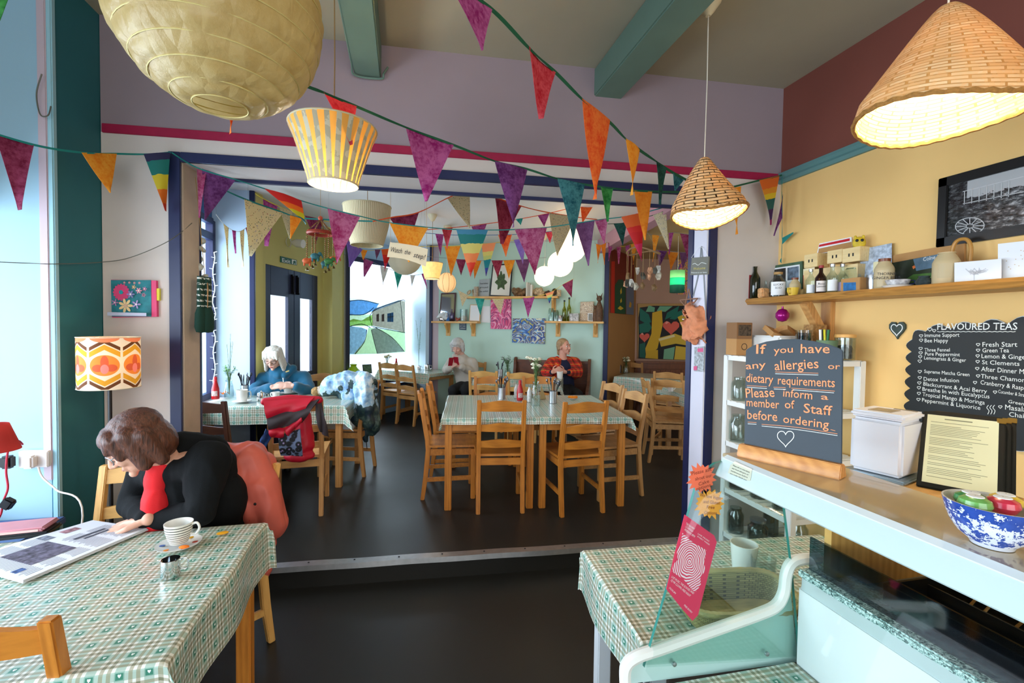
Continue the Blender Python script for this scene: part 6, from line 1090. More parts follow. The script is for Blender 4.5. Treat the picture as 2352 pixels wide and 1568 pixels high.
def blobby(nm, lab, cat, p, n, sz, m, seed, group=None, k=.6):
    rn = random.Random(seed); b = B()
    for i in range(n): b.ell((rn.uniform(-1, 1)*sz[0], rn.uniform(-1, 1)*sz[1], sz[2]*(.35+rn.random()*k)), (sz[0]*rn.uniform(.3, .55), sz[1]*rn.uniform(.4, .7), sz[2]*rn.uniform(.3, .5)), 10, (rn.random(), rn.random(), rn.random()*3), 7)
    me = b.mesh(nm); o = link(nm, me, m); o.location = p; md_ = o.modifiers.new('r', 'REMESH'); md_.mode = 'VOXEL'; md_.voxel_size = max(sz)*.07; me2 = evaluated(o); o.modifiers.clear(); o.data = me2; zz = min(v.co.z for v in me2.vertices); me2.transform(MX.Translation((0, 0, -zz))); me2.polygons.foreach_set('use_smooth', [True]*len(me2.polygons)); return tag(o, lab, cat, group)
M_shell = mat('shell_cream', '#c9b08a', .6, var=.5, vs=40); M_fung = mat('fungus_brown', '#8a6a4a', .8, var=.6, vs=30); M_fdark = mat('fungus_dark', '#4a3a2c', .8, var=.5, vs=30); M_coral = mat('coral_white', '#dfe3e4', .7, var=.2, vs=60)
blobby('ammonite', 'cream shell at the left end of the upper mint-wall shelf', 'shell', mloc(1082, zU), 5, (.05, .04, .11), M_shell, 1); orn('beaker', 'small striped beaker beside the cream shell', 1093, zU, [(.001, 0), (.035, 0), (.04, .16), (.036, .16), (.03, .004), (.001, .004)], mat('beaker_stripe', '#b9a890', .4, var=.4, vs=40))
blobby('dried_fungus', 'pale cluster of dried fungus on the upper shelf', 'fungus', mloc(1194, zU), 14, (.11, .06, .11), M_fung, 2); blobby('dried_fungus', 'dark dried fungus below the smallest globe lamp', 'fungus', mloc(1236, zU), 9, (.07, .06, .13), M_shell, 3); blobby('dried_fungus', 'dark flat fungus near the right end of the upper shelf', 'fungus', mloc(1263, zU), 9, (.09, .06, .10), M_fdark, 4); orn('beaker', 'small grey pot at the right end of the upper shelf', 1283, zU, [(.001, 0), (.035, 0), (.035, .1), (.03, .1), (.03, .004), (.001, .004)], M_shell)
for i in range(3): p = mloc(1211+5*i, zU, .1); o = B().box((0, 0, .11), (.028, .13, .22-.02*i)).build('book', mat('book_pale_%d' % i, ['#d8d4c8', '#b9b4a8', '#e2ded2'][i], .6), None, bevel=.002); o.location = (p.x, p.y, zU+(.0-.0)-.01*0); o.rotation_euler = (0, 0, RM); o.location.z -= 0; tag(o, ['pale book left of two others on the upper shelf', 'greyish book between two pale ones on the upper shelf', 'pale book right of two others on the upper shelf'][i], 'book', 'pale books on the upper shelf'); o.data.transform(MX.Translation((0, 0, -(.11-(.22-.02*i)/2))))
blobby('coral', 'white coral on the left mint-wall shelf', 'coral', mloc(1018, zL, .12), 12, (.07, .05, .13), M_coral, 5)
bottle('bottle', 'lilac glass bottle on the left mint-wall shelf', mloc(1038, zL, .1), .2, .034, glassmat('glass_lilac', '#b9a2d0', .05, .2), neck=.35, group='bottles on the left mint-wall shelf', rz=RM); orn('hand_bell', 'small blue bell on the left mint-wall shelf', 1029, zL, [(.001, .13), (.006, .12), (.007, .07), (.02, .05), (.034, .0), (.001, .01)], mat('bell_blue', '#2a6ab0', .3), .13); blobby('shell', 'reddish shell beside the lilac bottle', 'shell', mloc(1051, zL, .11), 5, (.05, .04, .05), mat('shell_red', '#a8584a', .5), 6)
r = thing('storage_jar', 'glass jar of shells on the left mint-wall shelf', 'jar', mloc(1065, zL, .1), RM); B().lathe([(.001, 0), (.06, 0), (.062, .01), (.062, .2), (.058, .2), (.056, .008), (.001, .008)], 24).build('jar_body', G_clear, r, smooth=True); B().lathe([(.001, .009), (.054, .009), (.05, .08), (.001, .1)], 16).build('shells', mat('shells_mixed', '#d8c0b0', .6, var=.5, vs=60), r, smooth=True)['kind'] = 'stuff'
for i, (x, h, l) in enumerate(((1266, .2, 'tall clear glass jar at the left end of the right shelf'), (1277, .17, 'clear glass jar second from left on the right shelf'), (1287, .09, 'low grey pot in front of the oil bottles'))): orn('glass_jar', l, x, zR, [(.001, 0), (.045, 0), (.046, h*.8), (.035, h), (.03, h), (.04, h*.8), (.04, .006), (.001, .006)], G_clear if i < 2 else M_steel)
for i, (x, h, l) in enumerate(((1296, .32, 'left of two slim yellow oil bottles on the right shelf'), (1307, .36, 'right of two slim yellow oil bottles on the right shelf'))): bottle('oil_bottle', l, mloc(x, zR, .1), h, .032, glassmat('oil_glass', '#c9c62e', .05, .15), neck=.4, cap=M_black, group='oil bottles on the right shelf', rz=RM)
o = B().box((0, 0, .06), (.14, .08, .12)).build('trinket_box', mat('box_white_black', '#d8d6cc', .5, var=.7, vs=40), None, bevel=.004); o.location = mloc(1319, zR, .11); o.rotation_euler = (0, 0, RM); tag(o, 'small white box with black pattern on the right shelf', 'box')
for x, s, l in ((1376, 1, 'carved wooden cat figure at the right end of the right shelf'), (1367, .62, 'smaller carved bird figure beside the wooden cat')):
    r = thing('carved_figure', l, 'ornament', mloc(x, zR, .1), RM, 'carved figures on the right shelf'); M_cv = mat('carved_wood', '#6a4a30', .6, var=.5, vs=30); B().lathe([(.001, 0), (.05*s, 0), (.06*s, .06*s), (.055*s, .2*s), (.03*s, .28*s), (.02*s, .31*s), (.001, .31*s)], 20).build('figure_body', M_cv, r, smooth=True); B().ell((0, -.01, .345*s), (.042*s, .036*s, .045*s), 16).build('figure_head', M_cv, r, smooth=True)
    for k in (-1, 1): B().tube([(k*.025*s, 0, .37*s), (k*.045*s, 0, .43*s)], [.012*s, .002], 6).build('ear', M_cv, r); B().ell((k*.016*s, -.045*s, .35*s), .008*s, 8).build('eye', M_black, r)
# alcove: tall panel, hearts mural, colour panel
ps = Pl(Q0, (Q-Q0), (0, 0, 1)); ps = Pl(Q0, Q-Q0, (0, 0, 1), lift=.02)
o = panel('painting', 'tall narrow painted panel with green and grey figures on the tan alcove wall', 'painting', ps, [(1403, 718), (1405, 560), (1457, 556), (1455, 723)], mat('art_red_brown', '#7a2a1c', .6), .02); paint(o, ps, [('red_strip', '#c8321e', [(1403, 718), (1404, 600), (1412, 600), (1411, 719)]), ('green_robe', '#1f5238', [(1412, 719), (1412, 655), (1420, 642), (1430, 642), (1437, 655), (1437, 721)]), ('grey_robe', '#6a7486', [(1438, 721), (1438, 655), (1444, 642), (1450, 642), (1456, 655), (1455, 723)]), ('yellow_leaf', '#d8b83a', [(1424, 668), (1427, 660), (1428, 672), (1425, 676)]), ('yellow_leaf', '#d8b83a', [(1424, 690), (1427, 684), (1428, 692), (1425, 696)]), ('yellow_leaf', '#d8b83a', [(1418, 708), (1424, 702), (1432, 708), (1425, 712)]), ('yellow_oval', '#c99a2e', [(1444, 705), (1446, 692), (1450, 696), (1449, 706)])])
pa = Pl(Q, Q2-Q, (0, 0, 1), lift=.03)
o = panel('mural_board', 'big painted board with yellow beams, red hearts and dark leaves in the alcove', 'painting', pa, [(1465, 823), (1465, 697), (1625, 697), (1625, 829)], mat('art_tan_board', '#b08a52', .7), .02)
paint(o, pa, [('black_ground', '#16181a', [(1466, 823), (1467, 770), (1466, 730), (1470, 706), (1500, 702), (1580, 702), (1622, 706), (1622, 828)]), ('leaf_teal', '#0f6a58', [(1470, 735), (1469, 706), (1490, 722), (1496, 740), (1482, 742)]), ('leaf_teal', '#0f6a58', [(1469, 765), (1468, 745), (1490, 738), (1497, 752), (1490, 762)]), ('leaf_teal', '#0d5a4c', [(1469, 820), (1469, 790), (1482, 786), (1482, 822)]), ('leaf_pale', '#6aa882', [(1483, 716), (1490, 701), (1504, 706), (1503, 716)]), ('leaf_pale', '#6aa882', [(1508, 714), (1515, 703), (1545, 703), (1528, 716)]), ('leaf_teal', '#0f6a58', [(1527, 734), (1532, 718), (1560, 702), (1556, 716), (1545, 726)]), ('leaf_teal', '#0f6a58', [(1537, 732), (1556, 716), (1580, 706), (1566, 724), (1550, 734)]), ('yellow_beam', '#d8ac22', [(1498, 718), (1520, 712), (1522, 745), (1510, 800), (1484, 822), (1482, 800), (1496, 766)]), ('yellow_beam', '#d9b62e', [(1556, 728), (1578, 718), (1590, 800), (1575, 790), (1566, 752)]), ('yellow_beam', '#cfa620', [(1482, 822), (1484, 806), (1511, 803), (1511, 824)]), ('yellow_beam', '#d8b43a', [(1512, 776), (1550, 766), (1584, 778), (1584, 794), (1552, 789), (1518, 796)]), ('pale_gleam', '#e8d8a0', [(1512, 778), (1548, 768), (1550, 773), (1514, 783)]), ('leaf_pale', '#7ab08a', [(1523, 824), (1525, 802), (1550, 796), (1546, 825)]), ('yellow_beam', '#d8b43a', [(1548, 825), (1552, 794), (1584, 798), (1578, 826)]), ('heart', '#e0604e', heart(1541, 751, 19.5, 17)), ('heart', '#e0604e', heart(1480, 774, 12, 11)), ('heart_gleam', '#f0a090', [(1527, 742), (1531, 737), (1536, 740), (1530, 744)]), ('heart_gleam', '#f0a090', [(1472, 766), (1475, 764), (1478, 767), (1474, 769)])])
panel('painting', 'bright abstract panel of yellow, pink and blue patches behind the green lamp', 'painting', Pl(Q, Q2-Q, (0, 0, 1), lift=.02), [(1556, 676), (1556, 590), (1625, 588), (1625, 678)], swirl('paint_patches', ['#e8c92e', '#e0609a', '#24408a', '#f0d84a', '#d84a6a', '#e8c92e'], 5, .6))
# bay window: landscape film on the glass and things on the ledge
pg = Pl(W0 - wn*.012, wd, (0, 0, 1)); o = root('window_picture', 'painted landscape film with mill building and canal on the bay window glass', 'window picture', pg.pt(865, 750))
def film(nm, c, pts, k, var=.25):
    q = pg.quad(pts); b = B(); b.add([pg.M @ V((x, y, .0006*k)) for x, y in q], [tuple(range(len(q)))]); sub(o, b, nm, translucent('film_'+c[1:], c, .5, .6, var, 22))
film('sky', '#bfe0f2', [(796, 815), (796, 684), (932, 690), (931, 810)], 1, .1); film('hill', '#6a9cc4', [(796, 725), (796, 690), (830, 688), (870, 697), (862, 712), (835, 722)], 2, .5); film('meadow', '#dfe6b8', [(796, 740), (796, 724), (850, 722), (854, 735)], 3); film('bush', '#9cc060', [(796, 748), (797, 738), (812, 732), (830, 736), (855, 722), (856, 748)], 4, .4); film('water', '#8fa8b0', [(796, 812), (796, 748), (830, 752), (843, 757), (836, 785), (815, 813)], 5, .6); film('grass', '#cbd9a0', [(812, 813), (838, 782), (846, 752), (930, 762), (931, 808), (870, 812)], 6, .2); film('path', '#a8aab0', [(866, 812), (860, 790), (852, 757), (862, 752), (900, 775), (928, 807)], 7, .5); film('mill', '#a8957c', [(855, 748), (854, 716), (919, 690), (930, 692), (930, 763)], 8, .45); film('roof', '#8a98a4', [(854, 716), (860, 708), (916, 689), (919, 692)], 9)
for x in (864, 876): film('window_print', '#5a4a44', [(x, 738), (x, 722), (x+6, 720), (x+6, 738)], 10)
film('window_print', '#2a5a86', [(889, 739), (889, 720), (903, 717), (903, 739)], 10)
s_ = strokes(pg, [[(854, 750), (854, 716), (919, 690), (930, 692)], [(919, 690), (926, 762)], [(796, 692), (830, 689), (870, 698)], [(796, 722), (835, 722), (858, 706)], [(842, 757), (836, 785), (815, 813)], [(852, 757), (860, 790), (866, 812)], [(862, 752), (900, 775), (928, 807)], [(855, 750), (930, 764)], [(800, 750), (830, 744), (850, 752)], [(896, 719), (896, 739)], [(889, 728), (903, 727)]], .006, mat('film_ink', '#22262a', .8), None, 'ink_line', z=.008); s_.data.transform(MX.Translation(-V(o.location))); s_.parent = o
bl = lambda x, d=.16: (lambda p: V((p.x, p.y, .662)))(Pl(W0 + wn*d, wd, (0, 0, 1)).pt(x, 850))
lath('vase', 'bulbous lime green vase on the bay window ledge', 'vase', bl(812, .14), [(.001, 0), (.10, .0), (.16, .06), (.165, .13), (.13, .22), (.06, .3), (.04, .33), (.055, .36), (.05, .36), (.03, .32), (.001, .3)], mat('glaze_lime', '#9cc418', .2, coat=.4), n=36)
panel('framed_picture', 'small dark framed picture on the bay window ledge', 'picture', Pl(W0 + wn*.18, wd, (-.1, 0, 1)), [(835, 858), (833, 837), (853, 836), (855, 857)], mat('print_garden', '#5a7a60', .5, var=.7, vs=30), .012, M_black, .012)
def plant(nm, lab, p, pot, leaves, lh, col, seed, fl=None, spread=.5, stem=.0016, lw=.010, group=None, cat='plant'):
    """pot is (profile, material) or None; leaves on stems, optional flower heads (colour, size)"""
    r = thing(nm, lab, cat, p, 0, group); rn = random.Random(seed)
    if pot: B().lathe(pot[0], 24).build('pot', pot[1], r, smooth=True)
    z0 = pot[2] if pot else 0; b = B(); lb = B(); fb = B()
    for k in range(leaves):
        a = rn.uniform(0, 2*PI); s = rn.uniform(.2, 1)*spread; h = lh*rn.uniform(.6, 1); tip = V((math.cos(a)*s*h, math.sin(a)*s*h, z0+h)); c = V((math.cos(a)*s*h*.3, math.sin(a)*s*h*.3, z0+h*.55)); P = spl([V((0, 0, z0*.3)), c, tip], 4); b.tube(P, stem, 5)
        for j in range(3, len(P)):
            for sg in (-1, 1):
                if rn.random() < .75: d = (P[j]-P[j-1]).normalized(); n_ = d.orthogonal().normalized(); n_.rotate(MX.Rotation(rn.uniform(0, 6), 3, d)); l = lw*rn.uniform(2, 3.5); w = d.cross(n_)*lw*.5; q = P[j]; lb.add([q, q+n_*l*.5+w+d*l*.2, q+n_*l+d*l*.35, q+n_*l*.5-w+d*l*.2], [(0, 1, 2, 3)])
        if fl and k % fl[2] == 0: fb.ell(tip, (fl[1], fl[1], fl[1]*.75), 10, None, 6); [fb.ell(tip+V((math.cos(i*1.26)*fl[1]*.8, math.sin(i*1.26)*fl[1]*.8, -.1*fl[1])), (fl[1]*.6, fl[1]*.6, fl[1]*.35), 8, None, 5) for i in range(5)]
    if b.v: b.build('stem', mat('stem_green', '#4a6a34', .6), r)['kind'] = 'stuff'
    if lb.v: lb.build('leaf', mat('leaf_'+col[1:], col, .6, var=.3, vs=30), r)['kind'] = 'stuff'
    if fb.v: fb.build('blossom', mat('petal_'+fl[0][1:], fl[0], .6), r, smooth=True)['kind'] = 'stuff'
    return r
plant('potted_plant', 'small plant in a white pot on the bay window ledge', bl(838, .22), ([(.001, 0), (.05, 0), (.065, .1), (.06, .1), (.001, .09)], M_cer, .09), 16, .1, '#3f7a34', 3)
plant('twig_arrangement', 'slender budding twigs standing in front of the pale reveal in the bay', onY(962, 838, 7.3), None, 5, .75, '#5a6a6a', 5, spread=.12, lw=.008)
# exit sign, wall spot
pd = Pl(YD, ya, (0, 0, 1), lift=.012); o = root('exit_sign', 'green Exit sign above the double door', 'sign', pd.pt(663, 600)); b = B(); b.prism(pd.quad([(645, 602), (645, 588), (682, 597), (682, 609)]), -.010, 0, pd.M); sub(o, b, 'sign_plate', mat('sign_green', '#145a3c', .4)); ptext(pd, o, 'Exit', (648, 601), (667, 605), 9, M_chalk, bold=.01)
b = B(); b.prism(pd.quad([(670.5, 606), (670.5, 595.5), (680.5, 598), (680.5, 608)]), 0, .0012, pd.M); sub(o, b, 'running_figure_panel', M_chalk); s_ = strokes(pd, [[(676, 599), (675.2, 602), (673, 606)], [(675.4, 602), (678, 604), (677, 607)], [(673, 601.5), (676, 600.5), (679, 602)]], .010, MATS['sign_green'], None, 'running_figure', z=.003); s_.data.transform(MX.Translation(-V(o.location))); s_.parent = o
p = pd.pt(664, 556); r = thing('wall_spotlight', 'white wall spotlight above the Exit sign', 'spotlight', p); B().lathe([(.001, .03), (.05, .03), (.06, 0)], 20, m=frame(V((0, 0, 0)), (0, 0, 1), ya)).build('base_plate', M_cer, r, smooth=True); b = B(); b.tube([(.03, 0, 0), (.09, -.02, -.01), (.17, -.05, -.02)], [.02, .05, .052], 16); b.build('lamp_head', M_cer, r, smooth=True)
# dividing wall: flower canvas, mitten ornament, wire
pwl = Pl(wp(0, -.022, 1), E_, (0, 0, 1)); o = panel('canvas', 'teal canvas with pink and yellow flowers hung on the wall above the floor lamp', 'painting', pwl, [(257, 727), (255, 643), (347, 643), (348, 727)], mat('art_teal_mix', '#2f8a98', .6, var=.5, vs=14), .0)
b = B(); b.prism(pwl.quad([(257, 729), (255, 642), (358, 644), (360, 727)]), -.02, -.001, pwl.M); sub(o, b, 'pink_edge', mat('art_pink_edge', '#e0447a', .5)); b = B(); b.prism(pwl.quad([(358, 690), (358, 662), (365, 662), (365, 690)]), -.018, -.004, pwl.M); sub(o, b, 'yellow_tab', mat('art_yellow', '#d8cc2a', .5))
def fl(cx, cy, r, n, c, c2):
    items = [('petal', c, [(cx+r*.62*math.cos(a)+r*.42*math.cos(a)*math.cos(t_)-r*.2*math.sin(a)*math.sin(t_), cy+r*.62*math.sin(a)+r*.42*math.sin(a)*math.cos(t_)+r*.2*math.cos(a)*math.sin(t_)) for t_ in [2*PI*j/12 for j in range(12)]]) for a in [2*PI*k/n for k in range(n)]]
    return items + [('flower_centre', c2, [(cx+r*.25*math.cos(2*PI*j/12), cy+r*.25*math.sin(2*PI*j/12)) for j in range(12)])]
its = []
for f in ((280, 671, 19, 16, '#d8487e', '#1aa0b0'), (291, 702, 16, 7, '#e8d09a', '#d8b8a0'), (316, 699, 10, 5, '#a898d0', '#e8e0f0'), (304, 676, 9, 6, '#8a86c4', '#f0e8f0'), (269, 695, 8, 5, '#a87ab0', '#f0c0d8'), (324, 668, 7, 6, '#e89ab0', '#f0f0e0'), (338, 664, 5, 5, '#d86a9a', '#f0e0e0'), (314, 660, 5, 5, '#e8b06a', '#f0e0c0'), (337, 678, 5, 5, '#c86a8a', '#402030')): its += fl(*f)
its += fl(294, 650, 3, 5, '#f08a8a', '#f0d0c0')+fl(306, 650, 3, 5, '#f08a8a', '#f0d0c0')+fl(318, 651, 3, 5, '#f08a8a', '#f0d0c0')+fl(330, 651, 3, 5, '#f08a8a', '#f0d0c0'); its.append(('pale_base', '#b9c4e0', [(258, 725), (258, 717), (346, 719), (346, 726)])); paint(o, pwl, its, .0016)
p = wp(SL+.045, .10, 0); p.z = onpl(440, 640, p, E_).z; r = thing('knitted_mittens', 'dark green knitted mittens with a brown tag hanging on the left jamb', 'mittens', p); M_kn = mat('knit_green', '#143a30', .9, bump=.6, bs=300)
t = NT('knit_pattern'); z_ = t.xyz(t.co('Object')); t.base(t.mix(t.ma('MULTIPLY', t.ma('GREATER_THAN', t.ma('SINE', t.ma('MULTIPLY', z_[2], 190)), .5), t.ma('GREATER_THAN', t.noise(90, 1), .47)), hexc('#143a30'), hexc('#c9d0cc'))); t.b.inputs['Roughness'].default_value = .9
for k, d in enumerate((0, .035)): B().lathe([(.001, .02), (.035, .02), (.04, -.16), (.001, -.16)], 18, c=(.02+d*.6, -.03+d, 0), sx=.5).build('cuff', t.m, r, smooth=True); B().lathe([(.03, -.15), (.055, -.2), (.06, -.28), (.045, -.31), (.001, -.315)], 18, c=(.02+d*.6, -.03+d, 0), sx=.5).build('hand_part', M_kn, r, smooth=True)
B().box((.055, -.035, -.09), (.004, .085, .13), (R(30), 0, .4)).build('tag', M_kraft, r, bevel=.003); B().tube([(.03, 0, .0), (.0, .02, .3), (-.03, .03, .62)], .0022, 6).build('string', M_cord, r)
b = B(); b.tube(spl([onY(-40, 600, 2.5), onY(60, 604, 2.6), onY(130, 606, 2.64), onY(231, 602, 2.96), onY(300, 591, 2.94), onY(388, 553, 2.93), wp(SL+.006, .10, onY(440, 512, 3.1).z)], 8), .0022, 6); o = b.build('wire', mat('wire_dull', '#6a6a60', .5, .3), None); tag(o, 'thin wire drooping across the teal pier to the left jamb', 'wire')
# right jamb ornaments: slate sign, terracotta leaf, leaflet
pj = Pl(wp(SR-.006, .1, 1), N_, (0, 0, 1)); 
if pj.n.dot(E_) > 0: pj = Pl(wp(SR-.006, .1, 1), -N_, (0, 0, 1))
o = root('slate_sign', 'grey slate sign with white lettering hanging from a cord on the right jamb', 'sign', pj.pt(1610, 610)); b = B(); b.prism(pj.quad([(1588, 632), (1592, 592), (1631, 589), (1629, 630)]), .002, .010, pj.M); sub(o, b, 'slate', mat('slate_grey', '#77766c', .7, var=.1)); s_ = strokes(pj, [[(1592, 592), (1611, 566), (1630, 589)], [(1594, 607), (1600, 605), (1607, 609), (1615, 603), (1626, 606)]], .0016, M_chalk, None, 'cord', z=.012); s_.data.transform(MX.Translation(-V(o.location))); s_.parent = o
ptext(pj, o, 'Welcome', (1596, 620), (1624, 618), 6, mat('gold_ink', '#d8c878', .6), z=.013); ptext(pj, o, 'Welcome to our home', (1591, 628), (1627, 627), 4, M_chalk, z=.013)
o = root('hanging_ribbon', 'long grey ribbon looped over a hook on the right jamb', 'ribbon', pj.pt(1612, 570)); s_ = strokes(pj, [[(1611, 566), (1604, 630), (1592, 680)], [(1611, 566), (1616, 620), (1622, 735)]], .007, mat('ribbon_grey', '#5a564e', .8), None, 'ribbon_band', z=.0015); s_.data.transform(MX.Translation(-V(o.location))); s_.parent = o
p = pj.pt(1601, 750) - E_*.03; o = blobby('terracotta_leaf', 'terracotta leaf-shaped ornament hanging on the right jamb', 'ornament', p, 26, (.012, .085, .19), mat('terracotta', '#d88a62', .8, var=.2, vs=30, bump=.4, bs=80), 8, k=1.2); o.location.z = pj.pt(1601, 792).z
p = pj.pt(1590, 698) - E_*.03; r = thing('twig_star', 'twig star with bells hanging above the terracotta ornament', 'ornament', p); b = B(); S5 = [V((0, .11*math.cos(2*PI*k*2/5+PI/2), .11*math.sin(2*PI*k*2/5+PI/2))) for k in range(6)]
for a, c in zip(S5, S5[1:]): b = B(); b.tube([a, c], .005, 6); b.build('twig', mat('twig_brown', '#8a6450', .8), r)
for k in range(4): B().ell((-.012, .04*math.sin(k*2), -.09-.022*k), .011, 10).build('bell', M_chrome, r, smooth=True)
o = panel('leaflet', 'small black and white leaflet with pink blocks taped low on the right jamb', 'leaflet', pj, [(1594, 852), (1595, 797), (1618, 795), (1616, 854)], mat('print_bw', '#b9bcc0', .6, var=.6, vs=60), .002); paint(o, pj, [('pink_block', '#d85a86', [(1603, 808), (1603, 800), (1616, 799), (1616, 808)]), ('pink_block', '#d85a86', [(1594, 850), (1594, 841), (1602, 840), (1602, 850)])], .003)
# sockets and cables on the window reveal, red lamp, sill
pr = Pl((XL-.1, 2.680, 1), (1, 0, 0), (0, 0, 1)); o = root('socket_box', 'white double socket box with plugs on the left window reveal', 'socket', pr.pt(90, 1050)); b = B(); b.prism(pr.quad([(55, 1070), (55, 1032), (122, 1032), (122, 1068)]), 0, .035, pr.M); sub(o, b, 'socket_plate', mat('plastic_cream', '#e6ddd6', .4), bevel=.004)
for x, m, l in ((40, M_black, 'black plug adaptor in the socket box at the left edge'), (88, MATS['plastic_cream'], 'white plug in the socket box at the left edge')): q = pr.pt(x, 1053); o2 = root('plug', l, 'plug', (q.x, 2.64, q.z)); b = B(); b.box((q.x, 2.625, q.z), (.045, .04, .06)); sub(o2, b, 'plug_body', m, bevel=.008)
def cable(lab, pts, r_, m): b = B(); b.tube(spl(pts, 8), r_, 7); return tag(b.build('cable', m, None, smooth=True), lab, 'cable')
cable('white cable running down from the socket box to the floor', [onY(88, 1072, 2.6), onY(98, 1096, 2.6), onY(130, 1125, 2.58), onY(190, 1185, 2.5), V((-1.55, 2.45, .05)), V((-1.45, 2.5, .006))], .004, MATS['plastic_cream'])
M_rc = mat('cable_red', '#b8203c', .7, bump=.8, bs=400); cable('red twisted fabric cable hanging from the black plug', [onY(52, 1020, 2.55), onY(40, 1012, 2.5), onY(20, 1030, 2.45), onY(14, 1080, 2.4), onY(18, 1120, 2.38), onY(8, 1150, 2.36), onY(2, 1180, 2.35), onY(-10, 1200, 2.3)], .004, M_rc); q = onY(18, 1156, 2.36); b = B(); b.box((0, 0, 0), (.04, .03, .045), (0, .6, 0)); o = b.build('plug', M_black, None, bevel=.006); o.location = q; tag(o, 'loose black plug dangling above the window sill', 'plug')
q = onY(-18, 1035, 2.3); r = thing('table_lamp', 'red lampshade of a table lamp just inside the left edge', 'lamp', (q.x, q.y, .637)); B().lathe([(.085, q.z-.637), (.05, q.z-.637+.11)], 28).build('lamp_shade', translucent('shade_red', '#b8322a', .3), r, smooth=True); B().tube([(0, 0, 0), (0, 0, q.z-.56)], .006, 8).build('pole', M_steel, r); B().lathe([(.001, .012), (.05, .008), (.055, 0)], 20).build('base', M_steel, r)
# watch-the-step sign, beaded mobile, driftwood mobile
A_, C_ = onY(889, 556, 3.27), onY(984, 568, 3.27); r = root('hanging_sign', 'cream paper sign reading Watch the step! hanging below the lintel', 'sign', (A_+C_)/2); pz = Pl(onY(892, 590, 3.27), (onY(980, 622, 3.27)-onY(892, 590, 3.27)), (0, 0, 1)); b = B(); b.add([p for q in ((889, 590, 896, 556), (905, 591, 915, 558), (930, 595, 936, 561), (955, 603, 960, 565), (978, 612, 983, 572)) for p in (onY(q[0], q[1], 3.27), onY(q[2], q[3], 3.27))], [(2*i, 2*i+2, 2*i+3, 2*i+1) for i in range(4)]); sub(r, b, 'paper', mat('paper_buff', '#e0d2b4', .7), solid=.0012)
for w, a, c, h in (('Watch', (897, 578), (923, 582), 12), ('the', (929, 583), (942, 585), 11), ('step!', (949, 590), (976, 596), 12)): ptext(Pl(onY(892, 590, 3.262), (1, 0, 0), (0, 0, 1)), r, w, a, c, h, M_ink, shear=.25)
for x0, x1, y0, y1 in ((897, 897, 556, 470), (980, 980, 571, 473)): b = B(); b.tube([onY(x0, y0, 3.27), onY(x1, y1-30, 3.27)], .0012, 5); sub(r, b, 'thread', M_cord)
q = onY(736, 536, 3.9); r = thing('beaded_mobile', 'Indian style beaded mobile with little stuffed animals and bells', 'mobile', q); M_bd = mat('bead_mix', '#a06a2a', .3, var=.8, vs=90); B().tube([(0, 0, .12), (0, 0, 1.35)], .0018, 5).build('string', M_cord, r); B().lathe([(.10, -.012), (.105, 0), (.10, .014), (.092, .014), (.09, -.012), (.10, -.012)], 32).build('ring', mat('mobile_red', '#a8381e', .5, var=.5, vs=120), r, smooth=True); B().ell((0, 0, .12), .018, 10).build('knot', mat('knot_coral', '#d85a3a', .7), r, smooth=True)
for k in range(6):
    a = k*PI/3+.3; x, y = .098*math.cos(a), .098*math.sin(a); b = B(); b.tube([(x, y, .01), (0, 0, .11)], .004, 6); b.build('bead_strand', M_bd, r); L = -.15-.03*(k % 2); b = B(); [b.ell((x, y, -.02+L*i/11), .0065, 6, None, 4) for i in range(12)]; b.build('bead_strand', M_bd, r)
    an = B(); z = L-.045; an.ell((x, y, z), (.035, .02, .024), 12); an.ell((x+.034, y, z+.018), (.016, .014, .016), 10); an.tube([(x+.046, y, z+.014), (x+.056, y, z-.012)], [.007, .004], 6)
    for dx in (-.02, .02): an.tube([(x+dx, y, z-.01), (x+dx, y, z-.04)], [.009, .007], 6)
    me = an.mesh('animal'); o = link('animal', me, mat(['fab_orange', 'fab_teal', 'fab_green'][k % 3], ['#d8622a', '#2a6a70', '#3a7a3a'][k % 3], .6, var=.4, vs=60), r); B().lathe([(.001, z-.05), (.012, z-.065), (.014, z-.075), (.001, z-.074)], 10, c=(x, y, 0)).build('bell', mat('brass_dull', '#6a5a30', .3, .8), r)
q = onY(1478, 578, 4.9); r = thing('driftwood_mobile', 'driftwood hoop mobile with dangling shells and paper scraps in the alcove opening', 'mobile', q); b = B(); b.tube([(.2*math.cos(2*PI*k/30), .14*math.sin(2*PI*k/30), .03*math.sin(4*PI*k/30)) for k in range(31)], .010, 7, cap=False); b.build('hoop', mat('driftwood', '#9a7a54', .8), r); rn = random.Random(12); M_sc = [mat('scrap_%d' % i, c, .6, var=.5, vs=30) for i, c in enumerate(('#c9bfa8', '#8a6a44', '#e0a078', '#5a5a50', '#d8d4c8'))]
for k in range(16):
    a = 2*PI*k/16; x, y = .2*math.cos(a), .14*math.sin(a); L = rn.uniform(.10, .40); b = B(); b.tube([(x, y, 0), (x, y, -L)], .0012, 4); b.build('thread', M_cord, r); b = B(); n_ = rn.choice((5, 6)); pts = [V((x+.04*rn.uniform(.6, 1.2)*math.cos(2*PI*j/n_), y+.02*rn.uniform(-1, 1), -L-.04+.05*math.sin(2*PI*j/n_))) for j in range(n_)]; b.add(pts+[V((x, y-.018, -L-.04))], [(j, (j+1) % n_, n_) for j in range(n_)]); b.build('scrap', M_sc[k % 5], r, solid=.006)
for k in range(3): a = 2*PI*k/3; B().tube([(.2*math.cos(a), .14*math.sin(a), 0), (0, 0, .3)], .0015, 5).build('cord', M_cord, r)
B().tube([(0, 0, .3), (0, 0, ZCB-.13-q.z)], .0015, 5).build('cord', M_cord, r)
